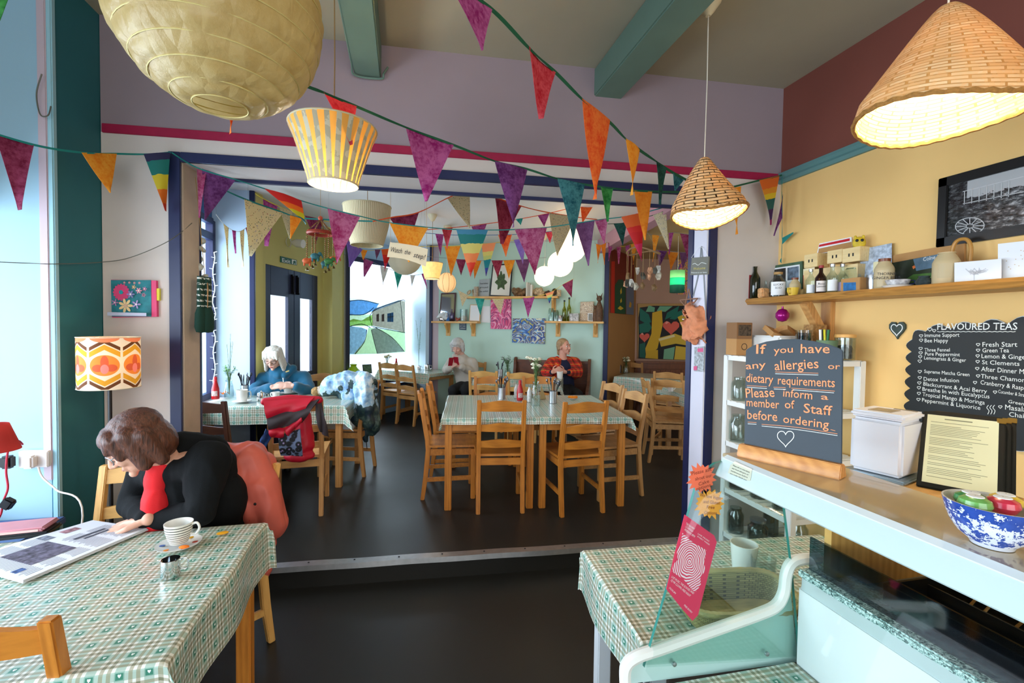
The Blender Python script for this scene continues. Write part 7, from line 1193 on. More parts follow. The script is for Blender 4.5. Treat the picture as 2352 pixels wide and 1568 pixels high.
q = V((XG+.05, 5.06, 0)); r = thing('fairy_lights', 'unlit string of small white fairy lights down the street window post', 'string lights', q); P = [V((.012*math.sin(i*1.3), -.02+.01*math.cos(i*1.7), 2.3-i*.055)) for i in range(26)]; B().tube(P, .006, 6).build('cable', mat('fairy_cable', '#dfe6e8', .5), r)
for i in range(0, 26, 1): B().tube([P[i], P[i]+V((.03*(-1)**i, -.012, .006))], [.004, .0025], 5).build('light', MATS['fairy_cable'], r)
q = onY(461, 560, 3.2); r = thing('shell_garland', 'string of pale shells and white feathers hanging at the left jamb window', 'garland', q); B().tube([(0, 0, 2.515-q.z), (0, 0, -.3)], .002, 5).build('string', M_black, r)
for k in range(7): B().ell((.015*math.sin(k*2), .012*math.cos(k*3), .02-.055*k), (.025, .012, .022), 10, (k, k*.7, 0)).build('shell', mat('shell_pearl', '#b9bcb4', .3, var=.3, vs=40), r, smooth=True)
# ------------------------------------------------------------------ soft shapes: joined round forms skinned as one surface
def blob(name, els, vox, m, parent=None, loc=(0, 0, 0), smooth=3, wr=0, ws=14, seed=0):
    b = B(); loc = V(loc)
    for e in els:
        if e[0] == 'c':
            p, q, r1, r2 = V(e[1])-loc, V(e[2])-loc, e[3], e[4]; d = q-p; L = d.length
            if L < 1e-5: continue
            mm = frame(p, d.orthogonal(), d.cross(d.orthogonal())); n = 6
            pr = [(max(.0006, r1*math.cos(a)), r1*math.sin(a)) for a in [-PI/2+PI/2*i/n for i in range(n)]] + [(r1, 0), (r2, L)] + [(max(.0006, r2*math.cos(a)), L+r2*math.sin(a)) for a in [PI/2*i/n for i in range(1, n+1)]]
            b.lathe(pr, 14, m=mm)
        else: 
            mm = e[3] if len(e) > 3 and e[3] is not None else MX(); rr = e[2] if isinstance(e[2], (tuple, list)) else (e[2],)*3
            b.lathe([(max(.002, math.sin(PI*i/10)), -math.cos(PI*i/10)) for i in range(11)], 18, m=MX.Translation(V(e[1])-loc) @ mm.to_3x3().to_4x4() @ MX.Diagonal((*rr, 1)))
    o = link(name, b.mesh(name), None); md_ = o.modifiers.new('r', 'REMESH'); md_.mode = 'VOXEL'; md_.voxel_size = vox
    if smooth: s_ = o.modifiers.new('s', 'SMOOTH'); s_.factor = .5; s_.iterations = smooth
    me = evaluated(o); old = o.data; o.modifiers.clear(); bpy.data.objects.remove(o); bpy.data.meshes.remove(old); me.name = name
    if wr:
        for v, n_ in zip(me.vertices, [v.normal.copy() for v in me.vertices]):
            k = noise.noise(V((v.co.x*ws+seed, v.co.y*ws, v.co.z*ws*.55))); v.co += n_*wr*(1-2*abs(k))
    me.polygons.foreach_set('use_smooth', [True]*len(me.polygons)); me.materials.clear(); o = link(name, me, m, parent)
    if parent is None: o.location = loc
    return o
# ------------------------------------------------------------------ things on the tables
ZT1, ZT2 = .7535, UP+.7475
def cutlery_pot(lab, p, n=11, seed=1, h=.115, rr=.038):
    r = thing('cutlery_pot', lab, 'pot', p, 0, 'steel cutlery pots on the tables'); B().lathe([(.001, .002), (rr, 0), (rr, h), (rr-.003, h), (rr-.003, .005), (.001, .005)], 24).build('pot_body', M_steel, r, smooth=True); rn = random.Random(seed)
    for k in range(n):
        a = rn.uniform(0, 6.28); t_ = V((math.cos(a)*rr*rn.uniform(.8, 1.7), math.sin(a)*rr*rn.uniform(.6, 1.4), h+rn.uniform(.06, .11))); b = B(); b.tube([(math.cos(a)*rr*.3, math.sin(a)*rr*.3, .03), t_*.72+V((0, 0, .01)), t_], [.004, .004, .007], 6, flat=.4); b.ell(t_, (.010, .006, .018), 8, (0, rn.uniform(-.3, .3), a), 6); o = b.build(('fork', 'table_knife', 'spoon')[k % 3], mat('cutlery_steel', '#74777d', .32, .9) if k % 3 else MATS['dark_metal'], None, smooth=True); o.location = r.location; tag(o, 'cutlery in the '+lab.replace('steel ', ''), 'cutlery', 'cutlery in the '+lab)
M_ket = mat('ketchup_red', '#b3161e', .25)
def ketchup(lab, p, s=1): 
    r = thing('ketchup_bottle', lab, 'bottle', p, RZ*0, 'red sauce bottles on the tables'); B().lathe([(.001, .002), (.03*s, 0), (.032*s, .01), (.031*s, .09*s), (.017*s, .15*s), (.013*s, .165*s)], 20).build('bottle_body', M_ket, r, smooth=True); B().lathe([(.0145*s, .163*s), (.0145*s, .2*s), (.001, .201*s)], 16).build('cap', mat('cap_redbright', '#c82028', .35), r, smooth=True)
    b = B(); b.add([V((.0325*s*math.sin(a), -.0325*s*math.cos(a), z)) for a in [x*.1-.8 for x in range(17)] for z in (.03*s, .075*s)], [(2*i, 2*i+2, 2*i+3, 2*i+1) for i in range(16)]); b.build('paper_label', mat('label_red_white', '#d8b9b4', .5, var=.5, vs=60), r)
def vase_prof(h, r): return [(.001, .004), (r, 0), (r*1.05, h*.35), (r*.8, h*.75), (r*.62, h*.86), (r*.75, h), (r*.69, h), (r*.56, h*.86), (r*.95, h*.35), (r*.9, .008), (.001, .008)]
def saucer(r, rr=.07, m=None, lab=None):
    if lab: 
        b = B(); b.lathe([(.001, .003), (rr*.5, .002), (rr, .014), (rr+.001, .016), (rr*.55, .0055), (.001, .0055)], 32); o = b.build('saucer', m or M_cer, None, smooth=True); o.location = r.location.copy(); r.location.z += .0058; return tag(o, lab, 'saucer')
    B().lathe([(.001, .003), (rr*.5, .002), (rr, .014), (rr+.001, .016), (rr*.55, .0055), (.001, .0055)], 32).build('saucer', m or M_cer, r, smooth=True)
P2 = lambda x, y: onz(x, y, ZT2)
cutlery_pot('steel cutlery pot on the left middle table', P2(1152, 916), 12, 1); cutlery_pot('steel cutlery pot on the right middle table in front of the vase', P2(1270, 925), 12, 2)
ketchup('red sauce bottle on the left middle table between cutlery pot and vase', P2(1194, 919)); 
for x, y, l in ((1186, 914, 'white sauce bottle left of the red one on the middle table'), (1216, 922, 'white and black sauce bottle directly left of the flower vase')): lath('sauce_bottle', l, 'bottle', P2(x, y), [(.001, 0), (.022, 0), (.024, .03), (.024, .10), (.012, .125), (.012, .14), (.001, .141)], mat('bottle_white_black', '#d8d6d2', .3, var=.3, vs=50), 'white sauce bottles on the middle tables')
plant('flower_vase', 'glass bottle vase of white carnations on the middle tables', P2(1230, 931), (vase_prof(.22, .042), G_clear, .2), 22, .24, '#5f8a4a', 4, ('#f0ead2', .020, 2), .5)
p = P2(1246, 917); r = thing('paper_cone', 'buff folded paper leaning behind the flower vase', 'paper', p); B().add([V((-.03, 0, 0)), V((.045, .02, 0)), V((.0, .05, 0)), V((-.01, .02, .15))], [(0, 1, 3), (1, 2, 3), (2, 0, 3), (0, 2, 1)]).build('folded_paper', mat('paper_buff2', '#b39a6a', .8), r)
r = thing('marigold_dish', 'orange marigold heads on a small white dish on the right middle table', 'flowers', P2(1316, 917)); saucer(r, .05); b = B(); rn = random.Random(3); [b.ell((rn.uniform(-.03, .03), rn.uniform(-.02, .02), .024), (.022, .018, .014), 8, None, 6) for k in range(7)]; b.build('blossom', mat('marigold', '#ee8a14', .7), r, smooth=True)['kind'] = 'stuff'
# table of the blue-fleeced woman
ketchup('red sauce bottle on the table by the street window', P2(495, 916), 1.05); cutlery_pot('steel cutlery pot on the table by the street window', P2(562, 911), 12, 5)
plant('twig_vase', 'glass vase with green sprigs and tall budding twigs by the street window', P2(526, 913), (vase_prof(.17, .042), G_clear, .15), 16, .17, '#6a9a5a', 6, None, .6); plant('budding_twigs', 'two tall budding twigs rising from the vase by the street window', P2(527, 912) + V((0, .005, .02)), None, 4, .78, '#8a8a7a', 8, spread=.13, lw=.007)
p = P2(513, 908); r = thing('napkin', 'orange paper napkin beside the vase by the street window', 'napkin', p); B().grid(lambda u, v: V(((u-.5)*.10, (v-.5)*.07, .012+.035*abs(math.sin(u*5+v*2))*.8)), 10, 6).build('napkin_sheet', mat('napkin_orange', '#ef7a1c', .8), r, smooth=True, solid=.001)
for x, y, l, s in ((556, 924, 'white mug and saucer at the left on the blue-fleeced woman\'s table', 1.15), (661, 904, 'white mug and saucer in front of the blue-fleeced woman\'s hands', 1.0)): r = mug(l, P2(x, y), .2, .095*s, .042*s, .8, 'white mugs on the tables'); saucer(r, .08, None, 'white saucer under the '+l.split(' and saucer')[0]+l.split('saucer')[1])
def teapot(lab, p, s=1): r = thing('steel_pot', lab, 'pot', p, 0, 'small steel pots on the tables'); B().lathe([(.001, .002), (.036*s, 0), (.038*s, .02), (.034*s, .07*s), (.033*s, .075*s), (.015*s, .083*s), (.005, .085*s), (.006, .095*s), (.001, .097*s)], 24).build('pot_body', M_chrome, r, smooth=True); B().tube(spl([(.034*s, 0, .065*s), (.06*s, 0, .06*s), (.06*s, 0, .025*s), (.036*s, 0, .02*s)], 5), .004, 8).build('handle', M_chrome, r, smooth=True)
teapot('small steel teapot on the blue-fleeced woman\'s table', P2(600, 920)); mug('small white milk jug beside the steel teapot', P2(634, 914), 2.8, .06, .034, .85)
p = P2(757, 908); blob('fur_hat', [('e', p+V((-.06, 0, .05)), (.085, .07, .05)), ('e', p+V((.06, .02, .05)), (.10, .07, .045))], .008, mat('hat_grey_tan', '#c9bba8', .95, var=.3, vs=18, bump=1, bs=120), None, p, 2, .006, 40); o = [x for x in bpy.data.objects if x.name == 'fur_hat'][0]; tag(o, 'pale fluffy hat lying at the right end of the window table', 'hat'); blob('pompom', [('e', p+V((-.125, -.02, .045)), .042)], .007, mat('fur_tan', '#b08a5a', .95, bump=1, bs=160), o, p, 1, .008, 60)
# far table, pew table, alcove table
plant('flower_vase', 'small vase of flowers on the far table by the bay window', onz(889, 848, ZT2), (vase_prof(.12, .04), G_clear, .1), 14, .15, '#6a9058', 9, ('#e0d8b0', .018, 2), .6); ketchup('red sauce bottle on the far table by the bay window', onz(910, 848, ZT2), .9)
r = mug('white mug and saucer on the far table by the grey-haired woman', onz(999, 845, ZT2), 0, .09, .04, .85, 'white mugs on the tables'); saucer(r, .08, None, 'white saucer on the far table below the white mug')
teapot('small steel teapot on the far table left of the white mug', onz(981, 850, ZT2), 1.2); teapot('tiny steel milk pot on the far table behind the chairs', onz(962, 848, ZT2), .8)
p = onz(988, 846, ZT2); r = thing('walking_stick', 'black walking stick with curved handle leaning on the far table', 'walking stick', (p.x-.02, p.y+.10, UP+.0)); B().tube(spl([(0, 0, .0), (0, .0, .5), (0, 0, 1.0), (-.02, 0, 1.045), (-.07, 0, 1.04), (-.085, 0, 1.01)], 6), .011, 10).build('stick', M_black, r, smooth=True)
plant('flower_vase', 'glass vase of green sprigs on the pew table', onz(1166, 866, ZT2), (vase_prof(.13, .05), G_clear, .1), 22, .2, '#5a7a58', 11, ('#c9cfd8', .010, 4), .6); cutlery_pot('cutlery pot on the pew table beside the sprig vase', onz(1149, 866, ZT2), 9, 12)
lath('plate', 'white plate on the pew table in front of the tartan-shawled woman', 'plate', onz(1258, 870, ZT2), [(.001, .004), (.08, .003), (.12, .016), (.121, .018), (.08, .007), (.001, .007)], M_cer)
plant('flower_vase', 'round glass vase of white roses on the alcove table', onz(1443, 858, ZT2)+V((.02, .12, 0)), (vase_prof(.14, .06), G_clear, .1), 16, .16, '#3a5a2e', 13, ('#f0e8c8', .026, 2), .7); lath('sauce_bottle', 'dark brown sauce bottle beside the white roses in the alcove', 'bottle', onz(1430, 858, ZT2)+V((0, .1, 0)), [(.001, 0), (.028, 0), (.028, .12), (.012, .15), (.012, .19), (.001, .19)], M_gbr)
# foreground table
pt = Pl((0, 0, ZT1+.010), (1, 0, 0), (0, 1, 0)); NP = [(213, 1194), (337, 1213), (53, 1332), (-105, 1288)]
def npq(u, v):      # point on the newspaper page, u along the long side, v across
    a, b_, c, d = [V(p) for p in NP]; e = a.lerp(d, u); f_ = b_.lerp(c, u); q = e.lerp(f_, v); return (q.x, q.y)
r = root('newspaper', 'folded newspaper open under the reading woman\'s hand on the foreground table', 'newspaper', V((*pt.pt(120, 1260).xy, ZT1)))
for k in range(3): b = B(); b.prism(pt.quad([npq(-.004*k, -.01*k), npq(-.004*k, 1+.006*k), npq(1+.004*k, 1+.006*k), npq(1+.004*k, -.01*k)]), -.003*(k+1)+.0002, -.003*k, pt.M); sub(r, b, 'page', mat('newsprint_%d' % (k % 2), ['#e4e6ec', '#d4d6da'][k % 2], .8))
rn = random.Random(5); b = B(); 
def strip(b, u0, u1, v0, v1, z=.0006): b.add([pt.M @ V((x, y, z)) for x, y in pt.quad([npq(u0, v0), npq(u0, v1), npq(u1, v1), npq(u1, v0)])], [(0, 1, 2, 3)])
for cu_ in range(5):
    for k in range(26):
        v = .07+.034*k; u0 = .04+.19*cu_
        if (.40 < u0+.1 < .80 and .25 < v < .75) or (u0 < .3 and v < .34): continue
        strip(b, u0, u0+.16*rn.uniform(.8, 1), v, v+.012)
sub(r, b, 'printed_text', mat('newsprint_ink', '#a0a3ac', .9))
for nm, a, c, col in (('photograph', (.44, .80), (.27, .74), '#6a6478'), ('photograph', (.36, .44), (.06, .22), '#8a90a0'), ('photograph', (.16, .28), (.08, .2), '#b08088'), ('photograph', (.86, .95), (.72, .8), '#4a6aa8')): b = B(); strip(b, *a, *c, z=.0010); sub(r, b, nm, mat('news_photo_'+col[1:], col, .8, var=.8, vs=60))
b = B(); strip(b, .10, .34, .45, .50, .001); strip(b, .10, .30, .54, .58, .001); sub(r, b, 'headline', mat('news_headline', '#4a4d58', .9))
p = onz(411, 1255, ZT1); r = thing('tea_cup', 'striped tea cup on a saucer with pictures on the foreground table', 'cup', p, R(-2))
t = NT('striped_cup'); uv = t.xyz(t.co('UV')); s_ = t.ma('FRACT', t.ma('MULTIPLY', t.ma('POWER', uv[1], .8), 9)); t.base(t.mix(t.ma('LESS_THAN', s_, .28), hexc('#e8e4d8'), hexc('#1c1e20'))); t.b.inputs['Roughness'].default_value = .15; M_strp = t.m
B().lathe([(.026, .012), (.03, .013), (.036, .03), (.043, .055), (.047, .088)], 40).build('cup_body', M_strp, r, smooth=True); B().lathe([(.047, .088), (.0445, .088), (.040, .055), (.03, .022), (.001, .018)], 40).build('inner_wall', M_cer, r, smooth=True); saucer(r, .073, M_cer, 'white saucer with small pictures under the striped cup'); SAU = bpy.data.objects[-1] if 0 else [x for x in bpy.data.objects if x.get('label', '').startswith('white saucer with small')][0]; B().tube(spl([(.043, 0, .078), (.062, 0, .082), (.070, 0, .062), (.058, 0, .042), (.040, 0, .042)], 6), .0045, 10).build('handle', M_cer, r, smooth=True)
for k, c in enumerate(('#b84a3a', '#4a6aa0', '#e8862a', '#4a5a8a', '#b84a3a', '#e8b02a')): a = k*1.05+2.2; B().ell((.054*math.cos(a), .054*math.sin(a), .0115), (.012, .008, .0012), 10, (0, 0, a)).build('painted_motif', mat('motif_'+c[1:], c, .3), SAU)
o = B().ell((0, 0, 0), (.018, .010, .006), 10).build('sweet_wrapper', MATS['napkin_orange'], None); o.location = SAU.location+V((.036, -.045, .017)); tag(o, 'orange sweet wrapper lying on the saucer of the striped cup', 'wrapper')
p = onz(392, 1322, ZT1); r = thing('milk_jug', 'small polished steel milk jug in front of the striped cup', 'jug', p, R(10)); B().lathe([(.001, .002), (.026, 0), (.029, .004), (.027, .058), (.0255, .058), (.026, .006), (.001, .005)], 32).build('jug_body', M_chrome, r, smooth=True); B().tube(spl([(.026, .0, .050), (.046, 0, .052), (.048, 0, .022), (.027, 0, .018)], 6), .0028, 8).build('handle', M_chrome, r, smooth=True); B().add([V((-.025, -.010, .058)), V((-.025, .010, .058)), V((-.037, 0, .059)), V((-.025, 0, .042))], [(0, 2, 3), (2, 1, 3)]).build('spout', M_chrome, r, solid=.001)
p = onz(511, 1227, ZT1); r = thing('sweet_wrapper', 'yellow sweet wrapper lying right of the striped cup', 'wrapper', p, .3); B().ell((0, 0, .006), (.022, .011, .006), 12).build('wrapper', mat('wrapper_yellow', '#f0a81c', .3), r, smooth=True)
q = onz(38, 1228, ZT1); r = thing('wallet', 'pink zipped wallet lying on a black case at the left edge of the table', 'wallet', (q.x, q.y, ZT1), R(6)); B().box((0, 0, .009), (.24, .10, .018)).build('black_case', M_black, r, bevel=.005); B().box((-.01, .01, .027), (.23, .11, .018)).build('wallet_body', mat('leather_pink', '#cf8f9a', .5, var=.06), r, bevel=.007, seg=3); B().box((-.01, -.046, .026), (.2, .004, .008)).build('zip', mat('zip_pale', '#e0b9b0', .4), r)
# ------------------------------------------------------------------ coats on chairs
Y3 = 4.72; cp = lambda x, y, d=0: onY(x+10, y, Y3+d)
t = NT('puffer_print'); n1 = t.noise(9, 5, rough=.7); zz = t.xyz(t.co('Object'))[2]; t.base(t.mix(t.ma('GREATER_THAN', t.noise(5, 3), t.ma('ADD', .62, t.ma('MULTIPLY', zz, 1.0))), t.ramp(n1, [(.30, '#2a6ab8'), (.48, '#9fc8e4'), (.6, '#e6eef0')]), t.ramp(n1, [(.35, '#152a4a'), (.52, '#2f4a4a'), (.66, '#6f8a84')]))); t.b.inputs['Roughness'].default_value = .45; M_puf = t.m
L = cp(790, 880); o = blob('puffer_jacket', [('c', cp(752, 885), cp(790, 880), .09, .12), ('c', cp(788, 882), cp(822, 890), .12, .10), ('c', cp(795, 900), cp(812, 950), .12, .09), ('c', cp(812, 950), cp(831, 1010), .075, .018), ('c', cp(826, 885, -.03), cp(838, 930, -.04), .075, .075), ('c', cp(838, 930, -.04), cp(848, 972, -.04), .075, .06), ('c', cp(745, 890), cp(738, 898), .06, .045), ('c', cp(826, 872, .05), cp(842, 878, .0), .06, .06), ('c', cp(838, 880, .03), cp(846, 985, .0), .07, .06), ('c', cp(832, 874, -.2), cp(836, 972, -.2), .06, .05), ('c', cp(832, 872, -.2), cp(815, 868, .1), .065, .065), ('c', cp(818, 890, -.16), cp(825, 950, -.16), .06, .05)], .016, M_puf, None, L, 3, .016, 16); tag(o, 'blue and white patterned puffer jacket over the chair at the table end', 'jacket')
B().tube([cp(831, 1012)-L, cp(833, 1030)-L], .004, 6).build('drawstring', M_black, o)
cj = lambda x, y, Y=2.46: onY(x, y, Y); L = cj(580, 1100)
o = blob('coral_jacket', [('c', cj(528, 1040, 2.5), cj(580, 1045, 2.5), .050, .055), ('c', cj(575, 1060), cj(600, 1120), .075, .085), ('c', cj(548, 1070), cj(585, 1140), .08, .08), ('c', cj(600, 1120, 2.44), cj(622, 1205, 2.42), .080, .062), ('c', cj(585, 1150, 2.44), cj(602, 1215, 2.42), .075, .06), ('c', cj(615, 1150), cj(628, 1210), .05, .045), ('c', cj(610, 1210), cj(606, 1320), .05, .02), ('c', cj(600, 1070, 2.5), cj(632, 1200, 2.48), .06, .06)], .008, mat('coral_nylon', '#cf6252', .5, var=.06, vs=8), None, L, 3, .016, 11); tag(o, 'coral waterproof jacket over the chair back behind the reading woman', 'jacket'); B().ell(cj(586, 1157, 2.36)-L, .007, 10).build('snap', M_black, o)
B().tube([cj(560, 1166, 2.37)-L, cj(574, 1196, 2.36)-L], .004, 6).build('zip_pull', mat('zip_red', '#c81e28', .5), o)
Yc = 3.50; cr_ = lambda x, y, d=0: onY(x, y, Yc+d); L = cr_(680, 950)
def drape(pts, nm, m, par, d=0, th=.010, wr=.012):
    a, b_, c, e = [V((*p, 0)) for p in pts]
    def fn(u, v): q = a.lerp(b_, u).lerp(e.lerp(c, u), v); return cr_(q.x, q.y, d - .03*math.sin(PI*v)+wr*math.sin(u*9+v*5)*v) - L
    return B().grid(fn, 16, 14).build(nm, m, par, smooth=True, solid=th, angle=80)
j = root('red_jacket', 'red and dark grey waterproof jacket draped over the brown chair back', 'jacket', L); M_rj = mat('nylon_red', '#cc1632', .5, var=.05); M_gj = mat('nylon_grey', '#3a3034', .6)
drape([(605, 922), (722, 914), (690, 948), (613, 962)], 'red_panel', M_rj, j); drape([(613, 958), (735, 917), (693, 968), (618, 990)], 'grey_panel', M_gj, j, -.006); drape([(616, 984), (655, 985), (650, 1004), (622, 1001)], 'red_hem', M_rj, j, -.012); drape([(655, 985), (697, 955), (690, 968), (660, 1000)], 'red_hem', M_rj, j, -.012); drape([(722, 917), (738, 918), (754, 1003), (734, 990)], 'grey_sleeve', M_gj, j, .06)
blob('collar_roll', [('c', cr_(608, 922, .04), cr_(665, 915, .05), .028, .03), ('c', cr_(665, 915, .05), cr_(733, 918, .05), .03, .028)], .009, M_rj, j, L, 2)
L2 = cr_(683, 1058, .16); o = blob('backpack', [('e', cr_(688, 1020, .16), (.085, .08, .12)), ('e', cr_(688, 1045, .16), (.11, .08, .045)), ('c', cr_(697, 955, .16), cr_(703, 1020, .16), .05, .06)], .010, M_rj, None, L2, 3, .006, 18); tag(o, 'red backpack standing on the brown chair seat below the jacket', 'backpack'); o.location.y += 0
s = root('scarf', 'black and lilac paisley scarf hanging between the slats of the jacket chair', 'scarf', L); t = NT('paisley'); vv = t.n('ShaderNodeTexVoronoi'); vv.inputs['Scale'].default_value = 26; t.L.new(t.co('Object'), vv.inputs[0]); t.base(t.ramp(vv.outputs['Distance'], [(.0, '#b8a8cc'), (.16, '#7a6a96'), (.22, '#101018'), (.52, '#16161e'), (.62, '#6a7898')])); t.b.inputs['Roughness'].default_value = .8; drape([(640, 1002), (690, 985), (695, 1045), (645, 1043)], 'scarf_panel', t.m, s, .0, .012, .01); drape([(610, 985), (626, 1000), (600, 1045), (594, 1025)], 'scarf_tail', mat('scarf_blue', '#1f3f78', .8, var=.6, vs=40), s, .08)
# ------------------------------------------------------------------ people
def headframe(c, fwd, tilt=(0, 0, 1)): f_ = V(fwd).normalized(); x = f_.cross(V(tilt)).normalized(); z = x.cross(f_); return MX(((x.x, f_.x, z.x, c[0]), (x.y, f_.y, z.y, c[1]), (x.z, f_.z, z.z, c[2]), (0, 0, 0, 1)))
def head_els(H, s=1):
    """skull, jaw, brow, cheeks, nose, lips, chin and ears; x right, y forward, z up"""
    E = lambda p, r: ('e', H @ V([a*s for a in p]), [a*s for a in r], H)
    C = lambda p, q, a, b_: ('c', H @ V([k*s for k in p]), H @ V([k*s for k in q]), a*s, b_*s)
    return [E((0, -.018, .035), (.074, .092, .085)), E((0, .028, -.005), (.062, .058, .085)), E((0, .040, -.062), (.043, .042, .036)), E((0, .072, -.092), (.018, .016, .016)), E((-.030, .062, -.022), (.022, .024, .024)), E((.030, .062, -.022), (.022, .024, .024)),
            C((-.040, .072, .030), (-.012, .082, .028), .009, .009), C((.040, .072, .030), (.012, .082, .028), .009, .009), C((0, .082, .022), (0, .104, -.022), .008, .012), E((-.012, .094, -.026), (.008, .010, .008)), E((.012, .094, -.026), (.008, .010, .008)), C((-.020, .080, -.052), (.020, .080, -.052), .008, .008), C((-.018, .078, -.062), (.018, .078, -.062), .008, .008),
            E((-.076, -.008, -.004), (.010, .020, .032)), E((.076, -.008, -.004), (.010, .020, .032))]
def hand_els(w, d, nrm, s=1, curl=.5, side=1, spread=.10):
    """palm and five bent fingers; d points along the fingers, nrm out of the back of the hand, side +1 puts the thumb on the +cross side"""
    d = V(d).normalized(); n = V(nrm); n = (n-d*n.dot(d)).normalized(); x = d.cross(n)*side; w = V(w); e = []
    P = lambda a, b_, c: w + (x*a + d*b_ + n*c)*s
    for a in (-.026, -.009, .009, .026): e.append(('c', P(a*.8, .012, 0), P(a, .078, .002), .0125*s, .0105*s))
    for i, (a, l, r) in enumerate(((.029, .070, .0085), (.010, .080, .0088), (-.010, .074, .0085), (-.028, .058, .0076))):
        c = P(a, .082, .003); ang = 0; dr = (d + x*a/.029*spread).normalized(); 
        for k, f_ in enumerate((.46, .32, .24)):
            ang += curl*(.55 if k == 0 else .8); v = dr*math.cos(ang) - n*math.sin(ang); q = c + v*l*f_*s; e.append(('c', c, q, r*s*(1-.08*k), r*s*(1-.08*(k+1)))); c = q
    t0 = P(.028, .022, -.006); t1 = t0 + (x*.85+d*.55-n*.25).normalized()*.036*s; t2 = t1 + (x*.35+d*.9-n*.35*curl*1.5).normalized()*.030*s; t3 = t2 + (x*.02+d*.95-n*.4*curl*1.5).normalized()*.024*s
    return e + [('c', P(.012, .01, -.003), t1, .014*s, .0115*s), ('c', t1, t2, .0115*s, .010*s), ('c', t2, t3, .010*s, .0082*s)]
M_lip = mat('lip_rose', '#a8554e', .5); M_eye = mat('eye_white', '#e8e4de', .3); M_iris = mat('eye_dark', '#2a2420', .2)
def skin(k, c): return mat('skin_'+k, c, .5, var=.05, vs=25, spec=.35)
def hairmat(k, c1, c2):
    t = NT('hair_'+k); n = t.noise(1, 5, t.scalev(t.co('Object'), (160, 160, 12)), .6); t.base(t.ramp(n, [(.3, c1), (.7, c2)])); t.b.inputs['Roughness'].default_value = .42; t.bump(n, .7, .004); return t.m
def face(o, H, s, loc, closed=False, glasses=None, lips=M_lip):
    I = MX.Translation(-V(loc)) @ H
    for k in (-1, 1):
        B().ell(I @ V((k*.031*s, .068*s, .012*s)), .0125*s, 12).build('eye', M_eye if not closed else o.data.materials[0], o, smooth=True)
        if not closed: B().ell(I @ V((k*.031*s, .079*s, .010*s)), .0055*s, 10).build('iris', M_iris, o, smooth=True)
        B().tube([I @ V((k*a*s, .083*s-abs(a-.03)*.3*s, z*s)) for a, z in ((.014, .036), (.030, .041), (.046, .035))], .0035*s, 6).build('eyebrow', mat('brow', '#8a7a68', .8), o)
    B().lathe([(.001, -1), (.7, -.7), (1, 0), (.7, .7), (.001, 1)], 14, m=I @ MX.Translation((0, .085*s, -.057*s)) @ MX.Diagonal((.019*s, .007*s, .0075*s, 1))).build('lips', lips, o, smooth=True)
    if glasses:
        b = B(); 
        for k in (-1, 1): b.tube([I @ V((k*.032*s+.026*s*math.cos(a), .094*s-.010*s*abs(math.cos(a)), .006*s+.020*s*math.sin(a))) for a in [2*PI*j/20 for j in range(21)]], .0022*s, 6, cap=False); b.tube([I @ V((k*.058*s, .086*s, .012*s)), I @ V((k*.080*s, .0, .012*s))], .002*s, 6)
        b.tube([I @ V((-.008*s, .096*s, .010*s)), I @ V((.008*s, .096*s, .010*s))], .002*s, 6); b.build('glasses', glasses, o)
        b = B(); [b.lathe([(.0005, 0), (1, 0)], 18, m=I @ MX.Translation((k*.032*s, .091*s, .006*s)) @ MX.Rotation(PI/2, 4, 'X') @ MX.Diagonal((.025*s, .019*s, 1, 1))) for k in (-1, 1)]; b.build('lens', glassmat('lens_glass', '#f4f6f8', .02, .06), o)
def person(label, H, s, J, sk, vox, hands, top, trousers, shoe):
    """J: joints in room coordinates; top/trousers: (name, material, thickness)"""
    loc = V((J['pel'].x, J['pel'].y, J['floor'])); c = lambda a, b_, r1, r2: ('c', J[a], J[b_], r1*s, r2*s)
    hc = H.translation; els = head_els(H, s) + [('c', hc + (H.to_3x3() @ V((0, -.025, -.05)))*s, J['neck'], .052*s, .056*s), c('neck', 'chest', .07, .10), c('chest', 'pel', .11, .12)]
    for k in 'LR': els += [c('neck', 'sh'+k, .05, .05), c('sh'+k, 'el'+k, .045, .038), c('el'+k, 'wr'+k, .036, .026), c('pel', 'kn'+k, .075, .05), c('kn'+k, 'an'+k, .048, .034)]
    els += hands; o = blob('person', els, vox, sk, None, loc, 2); tag(o, label, 'person')
    nm, m, r = top; tl = [('c', J['neck']-V((0, 0, .03*s)), J['chest'], (.075+r)*s, (.125+r)*s), c('chest', 'pel', .135+r, .15+r)]
    for k in 'LR': tl += [('c', J['neck']-V((0, 0, .045*s)), J['sh'+k], (.050+r)*s, (.056+r)*s), c('sh'+k, 'el'+k, .056+r, .043+r), ('c', J['el'+k], J['el'+k].lerp(J['wr'+k], .88), (.042+r)*s, (.028+r)*s)]
    tp_ = blob(nm, tl + J.get('extra', []), vox*1.6, m, o, loc, 3, .007*s, 11, 3)
    tr = []
    for k in 'LR': tr += [('c', J['pel'], J['kn'+k], .115*s, .075*s), ('c', J['kn'+k], J['an'+k], .07*s, .055*s)]
    blob('trousers', tr, vox*2.2, trousers, o, loc, 2, .004)
    for k in 'LR': a = J['an'+k]; d = (J['kn'+k]-J['pel']); d.z = 0; d.normalize(); blob('shoe', [('c', V((a.x, a.y, J['floor']+.040)), V((a.x, a.y, J['floor']+.036))+d*.15, .038, .034)], .010, shoe, o, loc, 1)
    return o, loc
def sit(J, fwd, seat, fl, s=1):
    """hips, knees and feet of a seated figure facing fwd"""
    f_ = V((fwd[0], fwd[1], 0)).normalized(); x = V((f_.y, -f_.x, 0)); p = J['pel']; J['floor'] = fl
    for k, g in (('R', 1), ('L', -1)): J['kn'+k] = V((p.x, p.y, seat+.07)) + x*g*.10*s + f_*.40*s; J['an'+k] = V((p.x, p.y, fl+.09)) + x*g*.10*s + f_*.36*s
